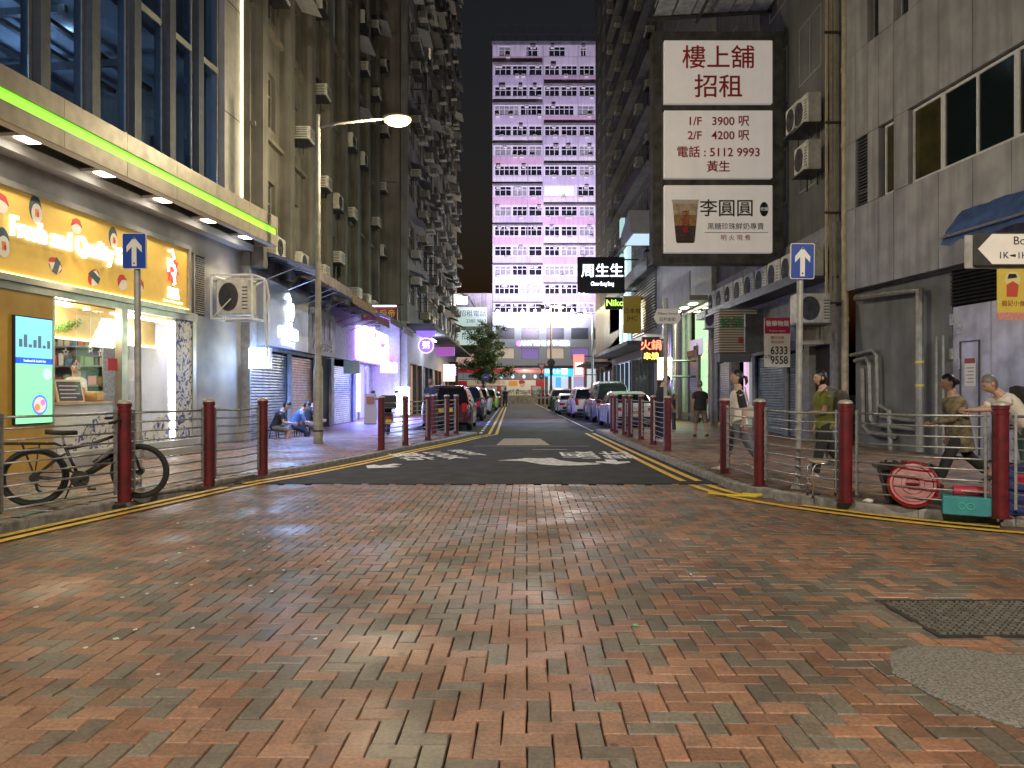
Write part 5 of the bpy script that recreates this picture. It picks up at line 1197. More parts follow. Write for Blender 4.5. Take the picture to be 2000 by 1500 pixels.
# ================================================================ FAR END: tower, podium, billboards
TW = thing('pink_tower', 'tall white and pink apartment tower facing down the street', 'building', (0, 112, 0))
TX0, TX1, TD = -3.07, 13.3, 112
zy = lambda y: CAMH + (HOR - y) * TD / FPX
rowy = [100, 137, 178, 215, 255, 294, 333, 373, 412, 451, 490, 528, 565, 602]
wins = []; holes = []
tw_white = mat('tower_white', (.52, .50, .52), .8, var=.12, vscale=.3, stain=.4); tw_pink = mat('tower_pink', (.46, .31, .38), .8, var=.15, vscale=.3, stain=.4); tw_mauve = mat('tower_mauve', (.42, .39, .47), .8, var=.15, vscale=.3, stain=.4)
seam = 4.9
for r, y in enumerate(rowy):
    zc = zy(y); h = 1.55
    left = [(-2.75, -.1), (.05, 2.4), (2.65, 4.75)] if r % 3 else [(-2.75, 1.1), (1.3, 4.75)]
    right = [(5.15, 7.5), (7.75, 10.3), (10.6, 13.0)] if r % 4 != 3 else [(5.15, 9.8), (10.2, 13.0)]
    if r == 0: left = [(-2.1, -.2), (2.2, 4.1)]; right = [(5.8, 8.4), (10.8, 11.7)]
    for a, b_ in left + right: wins.append((a, b_, zc - h / 2, zc + h / 2, r)); holes.append((a, b_, zc - h / 2, zc + h / 2))
z_top = zy(88); z_pod = zy(612)
m = MB()
us_ = sorted({TX0, TX1}); 
class YB(MB): pass
def wallXZ(mb, x0, x1, z0, z1, holes, y0, t):
    us = sorted({x0, x1, *[a for h in holes for a in h[:2] if x0 < a < x1]}); zs = sorted({z0, z1, *[a for h in holes for a in h[2:4] if z0 < a < z1]})
    for za, zb in zip(zs, zs[1:]):
        run = None
        for ua, ub in zip(us, us[1:]):
            mu, mz = (ua + ub) / 2, (za + zb) / 2; solid = not any(h[0] < mu < h[1] and h[2] < mz < h[3] for h in holes)
            if solid: run = (run[0], ub) if run else (ua, ub)
            if (not solid or ub == us[-1]) and run: mb.b2((run[0], y0, za), (run[1], y0 + t, zb)); run = None
wallXZ(m, TX0, TX1, z_pod, z_top, holes, 0, .35); m.b2((TX0, .35, z_pod), (TX0 + .3, 14, z_top)); m.b2((TX1 - .3, .35, z_pod), (TX1, 14, z_top)); m.build('wall', tw_white, TW)
for r, y in enumerate(rowy[:-1]):
    z1 = zy(y) - .95; z0 = zy(rowy[r + 1]) + .95
    if z1 - z0 < .2: continue
    for q, (a, b_) in enumerate(((TX0 + .1, seam - .1), (seam + .1, TX1 - .1))):
        MB().b2((a, -.06, z0), (b_, 0, z1)).build('spandrel', (tw_pink, tw_mauve, tw_white)[(r + q * 2 + r // 3) % 3], TW)
        if (r + q) % 2 == 0: MB().b2((a, -.75, z0 - .12), (b_, 0, z0)).build('sun_hood', M['wall_dark'], TW)
for x in (TX0 + .05, 2.5, seam, 10.4, TX1 - .15): MB().tube([(x, -.1, z_pod), (x, -.1, z_top)], .07, 6).build('drain_pipe', tw_mauve, TW)
lit = mat('lit_window', (.4, .42, .38), .5, emit=(.75, .85, .6), es=.9); cur = mat('curtained_pane', (.22, .23, .23), .4, var=.5, vscale=3)
def window_y(parent, a, b_, z0, z1, n, fm, pm, tr=.62):
    o = window(parent, a, b_, z0, z1, -1, n, fm, pm, rec=.1, tr=tr, fw=.09); return o
for i, (a, b_, z0, z1, r) in enumerate(wins):
    pm_ = M['pane_dark'] if rnd.random() < .72 else cur
    if r == 7 and 5 < a < 6: pm_ = lit
    window_y(TW, a, b_, z0, z1, max(2, int((b_ - a) / .75)), 'frame_white', pm_)
    for q in range(1 + (rnd.random() < .55)):
        o = ac(TW, (rnd.uniform(a + .4, b_ - .4), -.3, z0 + rnd.choice((1.1, 1.1, -.45))), 'box', shelf=False)
MB().b2((TX0 - .1, -.3, z_top), (TX1 + .1, 14, z_top + .5)).build('roof_edge', M['wall_dark'], TW)
m = MB()
for k in range(10): m.b2((TX0 + k * 1.78, .5, z_top + .5), (TX0 + k * 1.78 + .06, .56, z_top + 3.4))
for z in (1.8, 3.3): m.b2((TX0, .5, z_top + .5 + z - .4), (TX1, .55, z_top + .55 + z - .4))
m.build('roof_railing', M['dark_metal'], TW)
# podium with the gym
PD = thing('white_podium', 'white lit podium with gym windows at the foot of the tower', 'building', (0, 110.5, 0))
k_ = 110.5 / FPX; zq = lambda y: CAMH + (HOR - y) * k_; xq = lambda x: (x - 1000) * k_
pw_ = mat('podium_white', (.6, .64, .68), .6, var=.06); holes = []
for xa, xb in ((968, 1005), (1018, 1053), (1067, 1102), (1115, 1150), (1160, 1195)):
    for ya, yb in ((640, 663), (679, 701)): holes.append((xq(xa), xq(xb), zq(yb), zq(ya)))
m = MB(); wallXZ(m, xq(955), xq(1240), zq(714), zq(612), holes, 0, .3); m.build('wall', pw_, PD)
gi = [mat('gym_dark', (.06, .07, .09), .3, emit=(.3, .35, .45), es=.04), mat('gym_warm', (.3, .25, .2), .5, emit=(.8, .65, .5), es=.45), mat('gym_violet', (.2, .15, .3), .5, emit=(.4, .25, .8), es=.35)]
for i, (a, b_, z0, z1) in enumerate(holes):
    window_y(PD, a, b_, z0, z1, 1, 'frame', gi[0] if i % 2 == 0 else gi[1 + (i // 2) % 2], 0)
    if i % 2:
        for q in range(3): MB().box((a + .5 + q * .9, .25, z0 + .5), (.3, .1, .9), ch=.05).build('machine_silhouette', M['dark'], PD)
txt('ANYTIME FITNESS', 1.05, (xq(1064), -.12, zq(671)), emat('gym_letters', (.9, .85, 1), 3), PD, ext=.06, sx=.92); MB().lathe([(.42, 0), (.42, .1)], 16, (xq(1014), -.05, zq(671)), 'Y').build('logo_disc', emat('gym_purple', (.35, .12, .9), 4), PD)
for k in range(8):
    x = xq(972 + k * 24.2)
    o = MB().ell((x, -.5, zq(608)), (.22, .22, .22)).build('facade_lamp', emat('facade_lamp', (.9, .9, 1), 14), PD)
    lamp('facade_light', 'SPOT', (x, -1.6, zq(606)), 700, (.6, .46, 1.0), o, .3, (160, 0, 0), 92, .9)
    if k % 2 == 0: lamp('podium_light', 'SPOT', (x, -1.6, zq(610)), 500, (.7, .8, 1.0), o, .3, (25, 0, 0), 130, .8)
MB().b2((xq(955), -1.0, zq(613)), (xq(1240), 0, zq(611))).build('lamp_ledge', pw_, PD)
MB().b2((xq(890), -.2, zq(720)), (xq(1240), 0, zq(714))).build('shop_fascia', M['wall_dark'], PD)
MB().b2((xq(890), .5, 0), (xq(1240), .6, zq(720))).build('shop_back', mat('shop_white_in', (.5, .5, .5), .6, emit=(.85, .9, 1), es=.55), PD)
for i, x in enumerate((893, 912, 931, 950, 969, 988, 1007, 1026, 1045, 1064, 1110, 1140, 1170)): MB().b2((xq(x), 0, 0), (xq(x) + .5, .3, zq(720))).build('shop_pier', M['stone'], PD)
MB().b2((xq(1064), -.15, zq(735)), (xq(1121), .1, zq(718))).build('cyan_sign', emat('cyan_sign', (.03, .45, .9), 1.5), PD); txt('珠寶金行', .8, (xq(1084), -.2, zq(726)), emat('cyan_letters', (.5, .95, 1), 3), PD, ext=.03); MB().box((xq(1102), -.2, zq(726)), (.9, .1, .9)).build('sign_badge', emat('badge_white', (1, 1, 1), 4), PD)
MB().b2((xq(1085), -.1, .3), (xq(1096), .1, zq(737))).build('blue_column', emat('blue_column', (.1, .4, .9), .9), PD)
MB().b2((xq(1120), -.1, .1), (xq(1140), .1, zq(722))).build('lilac_wall', mat('lilac_wall', (.5, .45, .6), .6, emit=(.55, .5, .9), es=.5), PD)
LD = thing('billboard_block', 'low grey block carrying two pale lit billboards', 'building', (0, 106, 0))
k2_ = 106 / FPX; zr = lambda y: CAMH + (HOR - y) * k2_; xr = lambda x: (x - 1000) * k2_
MB().b2((xr(820), .4, 0), (xr(961), 8, zr(572))).build('wall', M['wall_pale'], LD)
for i, (ya, yb, tx) in enumerate(((637, 600, '/F 招租電話'), (674, 645, '2/F 招租電話'))):
    o = MB().b2((xr(870), 0, zr(ya)), (xr(951), .3, zr(yb)), ch=.03).build('billboard', mat('board_mint', (.5, .58, .56), .5, emit=(.6, .85, .82), es=.55), LD)
    txt(tx, 1.0, (xr(917), -.03, zr(yb) - 1.0), mat('board_ink', (.12, .14, .14), .6), LD, ext=.01); txt(('2385 9863', '3526 0963')[i], .7, (xr(930), -.03, zr(ya) + .75), MATS['board_ink'], LD, ext=.01)
MB().b2((xr(820), 0, zr(678)), (xr(951), .3, zr(674))).build('billboard_rail', mat('rail_red', (.3, .06, .06), .5), LD)
MB().b2((xr(820), -.3, 0), (xr(955), .3, zr(690))).build('street_shop', mat('pink_shop', (.5, .4, .4), .6, emit=(.9, .6, .55), es=.35), LD)
o = MB().tube([(xr(930), -.3, zr(600)), (xr(926), -1.5, zr(585)), (xr(915), -2, zr(578))], .08, 6).build('billboard_lamp_arm', M['pole'], LD)
# planted median with a wall
MB().b2((-14, 84.3, 0), (16, 85.2, .95)).build('planter_wall', M['concrete'], kind='structure')
m = MB()
for k in range(5200):
    x = rnd.uniform(-13.8, 15.8); y = rnd.uniform(84.4, 85.1); z = .95 + rnd.random() ** .6 * (.62 + .12 * mnoise.noise((x, 0, 0))); a = rnd.random() * 6.28; q = rnd.uniform(.06, .13); tz = rnd.uniform(-.06, .1)
    m.add([(x, y, z), (x + q * math.cos(a), y + q * math.sin(a), z + tz), (x + q * 1.4 * math.cos(a + .6), y + q * 1.4 * math.sin(a + .6), z + tz + .03), (x + q * math.cos(a + 1.2), y + q * math.sin(a + 1.2), z)], [(0, 1, 2, 3)])
o = m.build('planter_hedge', mat('hedge_leaf', (.07, .13, .03), .6, var=.4, vscale=3)); tag(o, 'low clipped hedge along the far planter wall', 'hedge')
# ---------------------------------------------------------------- street furniture
post_mesh = MB().lathe([(.078, 0), (.078, 1.1), (.084, 1.105), (.084, 1.125), (.076, 1.13), (.076, 1.155), (.084, 1.16), (.084, 1.2)], 16).mesh('post', M['red_post'], 40)
cap_mesh = MB().lathe([(.086, 1.2), (.084, 1.215), (.06, 1.24), (.0, 1.25)], 16).mesh('cap', M['cap'], 40)
plate_mesh = MB().lathe([(.11, 0), (.11, .012)], 12).mesh('foot_plate', M['red_post'])
def railing(name, label, pts, open_ends=(False, False), skip=(), sc=1.0):
    t = thing(name, label, 'railing', (*pts[0], PZ))
    o0 = Vector((*pts[0], 0))
    for i, p in enumerate(pts):
        v = Vector((*p, 0)) - o0
        if not (i == 0 and open_ends[0]):
            o = inst('post', post_mesh, t, (v.x, v.y, 0), rnd.random() * 6, (sc, sc, 1)); inst('cap', cap_mesh, o, (0, 0, 0)); inst('foot_plate', plate_mesh, o, (0, 0, .001))
    for i, (a, b_) in enumerate(zip(pts, pts[1:])):
        if i in skip: continue
        a = Vector((*a, 0)) - o0; b_ = Vector((*b_, 0)) - o0; d = (b_ - a); L = d.length; ang = math.atan2(d.y, d.x)
        pn = bpy.data.objects.new('rail_panel', MB().b2((.12, -.018, .1), (.145, .018, 1.12)).b2((L - .145, -.018, .1), (L - .12, .018, 1.12)).mesh('rail_panel', M['steel'])); COL.objects.link(pn); pn.parent = t
        pn.location = (a.x, a.y, 0); pn.rotation_euler = (0, 0, ang)
        sag = rnd.uniform(.0, .02)
        for k in range(9):
            z = .14 + k * .118
            MB().tube([(.1, 0, z), (L * .5, .0, z - sag), (L - .1, 0, z)], .011 if k < 8 else .016, 6).build('rail', M['steel'], pn, smooth=True)
    return t
railing('guard_railing', 'red post railing in front of the bicycle by the sushi shop', [(-5.24, 7.1), (-4.73, 8.67), (-4.29, 10.06), (-4.0, 11.4)])
railing('guard_railing', 'red post railing by the parked scooter and dark red car', [(-3.0, 16.3), (-2.66, 17.7), (-2.32, 19.6), (-1.96, 21.3), (-1.76, 22.4)])
railing('guard_railing', 'red post railing curving past the stool and red lid', [(3.49, 11.65), (3.52, 10.1), (4.06, 8.65), (5.2, 7.56), (6.5, 6.85)])
railing('guard_railing', 'close-set red post railing beside the man with a phone', [(3.53, 16.1), (3.58, 18), (3.6, 19.8), (3.5, 21), (3.49, 22), (3.36, 23.0), (3.35, 23.7)])
for i, (x, y, m_, lab) in enumerate(((-2.45, 22.3, 'red_post', 'lone red bollard behind the left railing near the red car'), (5.7, 25, 'dark_metal', 'dark bollard on the pavement near the green lit shop'))):
    t = thing('bollard', lab, 'bollard', (x, y, PZ)); o = inst('post', post_mesh if i == 0 else MB().lathe([(.07, 0), (.07, 1.1), (.08, 1.12), (.05, 1.22), (0, 1.24)], 14).mesh('post', M['dark_metal'], 40), t, (0, 0, 0)); 
    if i == 0: inst('cap', cap_mesh, t, (0, 0, 0))
for i in range(4):
    t = thing('striped_bollard', ['leftmost', 'second', 'third', 'rightmost'][i] + ' of the red bollards by the far give way sign', 'bollard', (2.75 + i * .42, 72 + i * .5, PZ), group='far red bollards'); MB().lathe([(.1, 0), (.1, .95), (.06, 1.05), (0, 1.07)], 12).build('post', M['red_post'], t); MB().lathe([(.104, .6), (.104, .8)], 12).build('white_band', M['white'], t)

def one_way(label, x, y, top, lean=0):
    t = thing('one_way_sign', label, 'traffic sign', (x, y, PZ)); t.rotation_euler = (0, R(lean), 0)
    MB().tube([(0, 0, 0), (0, 0, top)], .043, 12).build('post', M['pole'], t, smooth=40)
    MB().lathe([(.09, 0), (.07, .05)], 12).build('collar', M['pole'], t)
    w, h = .165, .245; z = top - .18
    rr = lambda w, h, r: [(sx * (w - r) + r * math.cos(a), sz * (h - r) + r * math.sin(a)) for sx, sz, a0 in ((1, 1, 0), (-1, 1, 90), (-1, -1, 180), (1, -1, 270)) for a in [R(a0 + q) for q in (0, 30, 60, 90)]]
    p = MB().prism([(a, b_ + z) for a, b_ in rr(w, h, .025)], -.075, -.055, 'XZ').build('plate', M['sign_white'], t)
    MB().prism([(a, b_ + z) for a, b_ in rr(w - .009, h - .009, .02)], -.078, -.074, 'XZ').build('blue_face', M['blue_sign'], p)
    MB().prism([(a * .9, b_ * .95 + z) for a, b_ in ((-.036, -.22), (.036, -.22), (.036, .06), (.115, -.02), (.115, .07), (0, .2), (-.115, .07), (-.115, -.02), (-.036, .06))], -.081, -.077, 'XZ').build('white_arrow', M['sign_white'], p)
    for q in (-.17, .17): MB().lathe([(.012, .08), (.012, .086)], 8, (0, 0, z + q), 'Y').build('bolt', M['dark_metal'], p)
    MB().b2((-.06, -.055, z + .1), (.06, .05, z + .14)).b2((-.06, -.055, z - .14), (.06, .05, z - .1)).build('clamp', M['steel'], p)
    return t
one_way('blue one way arrow sign in front of the sushi shop', -5.15, 9.8, 3.45, -.4)
one_way('blue one way arrow sign among the walkers', 3.96, 9.85, 3.32, .7)

def street_lamp(label, x, y, dx, h=8.5, energy=1500, col=WARM, dy=0.0, lens=4, spot=False, big=1.0):
    t = thing('street_lamp', label, 'street lamp', (x, y, PZ))
    MB().lathe([(.125, 0), (.12, 1.9), (.085, 2.05), (.075, 4), (.055, h + .1)], 14).build('pole', mat('lamp_pole', (.34, .32, .28), .55, .2, var=.25, vscale=5), t, smooth=40)
    MB().lathe([(.135, .3), (.135, .34)], 14).build('base_band', M['dark_metal'], t); MB().b2((-.05, -.128, .6), (.05, -.11, 1.1)).build('access_door', M['pole'], t)
    L = math.hypot(dx, dy); ux, uy = dx / L, dy / L
    MB().tube([(0, 0, h - .25), (dx * .3, dy * .3, h - .12), (dx, dy, h)], [.04, .038, .032], 8).build('arm', MATS['lamp_pole'], t, smooth=True)
    hd = MB().ell((dx + ux * .3, dy + uy * .3, h + .04), (.38 if dy == 0 else .16, .16 if dy == 0 else .38, .1), 16, 8).build('head', MATS['lamp_pole'], t, smooth=True)
    MB().ell((dx + ux * .32, dy + uy * .32, h - .035), (.24 * big if dy == 0 else .12, .12 * big if dy == 0 else .24, .075 * big * big), 16, 8).build('lens', emat('lamp_lens_%d' % lens, (1, .74, .28), lens), hd, smooth=True)
    lamp('lamp_light', 'SPOT' if spot else 'POINT', (dx + ux * .32, dy + uy * .32, h - .3), energy, col, hd, .16, (0, 0, 0) if spot else None, 162, .25)
    return t
street_lamp('lit street lamp on a grey pole before the shuttered shops', -5.05, 18.5, 1.75, 8.45, 1150, (1, .84, .52), lens=3, big=1.5)
street_lamp('street lamp behind the viewer on the sushi shop side', -6.9, -6.0, 2.2, 9, 4000, (1, .87, .70))
street_lamp('street lamp behind the viewer on the panelled building side', 8.2, -3.5, -2.4, 9, 3600, (1, .87, .68), spot=True)
street_lamp('tall far lamp rising in front of the tower', 4.35, 80, .5, 11, 2600, (1, .75, .4), lens=4)
fl_ = [c for c in COL.objects if c.get('label') == 'tall far lamp rising in front of the tower'][0]
for i, x in enumerate((-.9, 1.3)):  # made-up flood heads and beams, added to wash the tower violet
    o = MB().box((x, .5, 10.9), (.5, .3, .4), ch=.03, rot=Matrix.Rotation(R(40), 3, 'X')).tube([(0, 0, 10.8), (x, .4, 10.8)], .04, 6).build('added_flood_head', M['dark_metal'], fl_)
    lamp('added_tower_wash', 'SPOT', (x, .9, 11.25), 62000, (.80, .68, 1.0), o, .3, (127, 0, 0), 84, .5)
street_lamp('far dark lamp reaching left before the gym', 4.6, 83, -2.4, 9, 2200, (1, .9, .7), lens=4)
street_lamp('slim lamp post by the far right shops', 5.9, 52, -.6, 7.0, 1100, (.95, .95, 1), lens=4)
t = thing('give_way_sign', 'red triangle give way sign over a blue round sign', 'traffic sign', (2.95, 71, PZ)); MB().tube([(0, 0, 0), (0, 0, 3.9)], .05, 8).build('post', mat('yellowed_post', (.5, .42, .15), .5), t)
MB().prism([(-.45, 4.1), (0, 3.3), (.45, 4.1)], -.08, -.05, 'XZ').build('red_triangle', mat('sign_red', (.5, .03, .03), .4), t); MB().prism([(-.28, 4.01), (0, 3.5), (.28, 4.01)], -.09, -.08, 'XZ').build('white_triangle', M['sign_white'], t); MB().lathe([(.3, .05), (.3, .08)], 20, (0, 0, 2.85), 'Y').build('blue_disc', M['blue_sign'], t); MB().b2((-.18, -.09, 2.81), (.18, -.08, 2.89)).build('white_arrow', M['sign_white'], t)
t = thing('keep_left_sign', 'blue round sign on a pole beneath the street tree', 'traffic sign', (-2.75, 74, PZ)); MB().tube([(0, 0, 0), (0, 0, 3.1)], .05, 8).build('post', M['pole'], t); MB().lathe([(.42, .05), (.42, .08)], 20, (0, 0, 2.8), 'Y').build('blue_disc', M['blue_sign'], t); MB().b2((-.2, -.09, 2.75), (.2, -.08, 2.86)).build('white_arrow', M['sign_white'], t)
t = thing('traffic_signal', 'dark traffic signal seen from behind near the far lamp', 'traffic light', (4.2, 76, PZ)); MB().tube([(0, 0, 0), (0, 0, 4.2)], .06, 8).build('post', M['dark_metal'], t); MB().box((0, 0, 3.6), (.36, .25, 1.0), ch=.04).build('housing', M['black'], t); MB().lathe([(.42, -.1), (.42, -.07)], 18, (0, 0, 4.4), 'Y').build('round_sign_back', M['dark_metal'], t)
for i in range(4):
    t = thing('wheeled_bin', ['nearest', 'second', 'third', 'farthest'][i] + ' green wheeled bin in the row behind the parked coupe', 'bin', (3.05 + (i % 2) * .65, 49 + i * 1.0, 0), R(rnd.uniform(-8, 8)), 'green wheeled bins'); gm_ = mat('bin_green', (.02, .10, .055), .5, var=.2)
    MB().loft([[(-.24, -.27, .12), (.24, -.27, .12), (.24, .25, .12), (-.24, .25, .12)], [(-.29, -.34, 1.0), (.29, -.34, 1.0), (.29, .32, 1.0), (-.29, .32, 1.0)]]).build('tub', gm_, t); MB().box((0, 0, 1.04), (.62, .72, .07), ch=.03).build('lid', gm_, t)
    for q in (-.25, .25): MB().lathe([(.1, -.03), (.1, .03)], 14, (q, .28, .1), 'X').build('wheel', M['rubber'], t)
    MB().tube([(-.25, .36, 1.0), (.25, .36, 1.0)], .02, 6).build('handle', M['black'], t)

# stool, red lid, crate and boxes behind the right railing
t = thing('folding_stool', 'small chrome stool with a tan seat behind the railing', 'stool', (3.98, 9.05, PZ), R(-8))
MB().box((0, 0, .46), (.36, .28, .03), ch=.012).build('seat', mat('tan_seat', (.38, .29, .2), .6), t)
for q in (-.12, .12):
    MB().tube([(-.17, q, .0), (-.165, q, .38), (-.13, q, .44), (.13, q, .44), (.165, q, .38), (.17, q, 0)], .012, 6).build('leg', M['chrome'], t, smooth=True)
for q in (-.17, .17):
    MB().tube([(q, -.12, .16), (q, .12, .16)], .009, 6).build('brace', M['chrome'], t)
    for y in (-.12, .12): MB().lathe([(.016, -.005), (.016, .03)], 8, (q, y, 0)).build('foot', M['rubber'], t)
t = thing('red_plastic_lid', 'round red plastic lid leaning on the railing', 'lid', (4.63, 8.2, PZ + .275), R(-30)); t.rotation_euler = (R(-14), 0, R(-32))
MB().lathe([(0, .02), (.07, .022), (.075, .035), (.115, .035), (.12, .022), (.2, .022), (.21, .034), (.235, .034), (.245, .02), (.265, .012), (.268, -.02), (.25, -.022), (.24, 0), (0, 0)], 36, (0, 0, 0), 'Y').build('disc', mat('red_plastic', (.27, .010, .014), .35, var=.12), t, smooth=35)
MB().tube([(-.06, -.04, 0), (-.03, -.065, 0), (.03, -.065, 0), (.06, -.04, 0)], .012, 6).build('handle', MATS['red_plastic'], t)
t = thing('black_crate', 'black plastic tub standing behind the red lid', 'crate', (4.78, 8.62, PZ), R(-20))
MB().loft([[(-.2, -.16, 0), (.2, -.16, 0), (.2, .16, 0), (-.2, .16, 0)], [(-.3, -.22, .42), (.3, -.22, .42), (.3, .22, .42), (-.3, .22, .42)]], cap=False).b2((-.2, -.16, .0), (.2, .16, .02)).build('tub', M['black'], t)
m = MB(); 
for a, b_ in (((-.34, -.26), (.34, -.21)), ((-.34, .21), (.34, .26)), ((-.34, -.21), (-.29, .21)), ((.29, -.21), (.34, .21))): m.b2((*a, .41), (*b_, .45))
m.build('rim', M['black'], t); m = MB()
for k in range(120): x, y, z = rnd.uniform(-.26, .26), rnd.uniform(-.18, .18), rnd.uniform(.4, .48); m.box((x, y, z), (.05, .03, .02), rot=Euler((rnd.random() * 3, rnd.random() * 3, rnd.random() * 3)).to_matrix())
m.build('contents', mat('scraps', (.05, .045, .04), .8, var=.5), t)['kind'] = 'stuff'
t = thing('teal_drink_box', 'teal carton with a red can on top by the nearest red post', 'box', (5.0, 7.82, PZ), R(-28))
MB().box((0, 0, .1), (.46, .28, .2), ch=.008).build('carton', mat('carton_teal', (.04, .27, .31), .5, var=.15, vscale=6), t); MB().tube([(-.12, 0, .25), (.18, .02, .25)], .055, 12).build('red_can', mat('can_red', (.42, .03, .06), .35), t)
m = MB(); 
for q in (-.05, .03): m.torus((q, -.143, .1), .035, .006, 16, 4, 'Y')
m.build('printed_loops', mat('loop_green', (.1, .5, .3), .5), t)
t = thing('blue_drink_crate', 'stack of dark blue cartons past the nearest red post', 'crate', (5.62, 7.82, PZ), R(-25))
for k in range(2): MB().box((0, 0, .13 + k * .27), (.5, .36, .26), ch=.01).build('carton', mat('carton_blue', (.02, .035, .16), .5, var=.25, vscale=9), t)
MB().box((0, -.184, .4), (.2, .006, .1)).build('red_print', mat('can_red', (.42, .03, .06), .35), t)
t = thing('vendor_table', 'small folding table with goods at the right edge', 'table', (7.75, 9.5, PZ), R(-15))
MB().box((0, 0, .78), (.9, .5, .03), ch=.01).build('top', M['white'], t)
for x in (-.4, .4):
    for y in (-.2, .2): MB().tube([(x, y, 0), (x * .9, y, .77)], .014, 6).build('leg', M['steel'], t)
for i, (x, y, c) in enumerate(((-.25, 0, 5), (.0, .08, 0), (.22, -.05, 2))): o = MB().box((0, 0, .07), (.2, .16, .14), ch=.015).build('goods_box', gm[c]); o.location = t.matrix_basis @ Vector((x, y, .8)); o.rotation_euler = (0, 0, R(-15 + i * 12)); tag(o, ['white box on the folding table', 'red box on the folding table', 'blue box on the folding table'][i], 'box')
def crumple(name, label, loc, r, mm, cat='litter', flat=.5):
    m = MB(); m.ell((0, 0, 0), (r, r * .7, r * flat), 10, 6); m.v = [tuple(Vector(p) * (1 + .45 * mnoise.noise(Vector(p) * 30 + Vector(loc)))) for p in m.v]
    o = m.build(name, mm, loc=loc); return tag(o, label, cat)
crumple('crumpled_tissue', 'crumpled white tissue on the pavement by the stool', (4.33, 8.62, PZ + .02), .06, M['white'])
crumple('green_wrapper', 'tiny bright green wrapper on the plaza bricks', (.76, 4.36, .014), .024, mat('wrapper_green', (.1, .45, .12), .4), flat=.25)
o = MB().tube([(2.75, 9.95, .02), (2.95, 9.75, .025), (3.3, 9.62, .022), (3.42, 9.72, .03), (3.2, 9.86, .025)], .016, 5).build('yellow_strap', mat('strap_yellow', (.7, .55, .05), .5)); tag(o, 'loose bright yellow strap lying on the double lines', 'strap')
for i in range(46):
    a = rnd.gauss(-2.35, .55); y = rnd.gauss(5.6, 1.3)
    if not keep_plaza(a, y) or y < 3: continue
    o = MB().prism([(rnd.uniform(.006, .02) * math.cos(q * 1.05), rnd.uniform(.006, .022) * math.sin(q * 1.05)) for q in range(6)], undul(a, y) + .003, undul(a, y) + .006, 'XY').build('paper_scrap', M['white']); o.location = (a, y, 0); tag(o, 'tiny white paper scrap scattered on the left bricks', 'litter', 'paper scraps on the bricks')

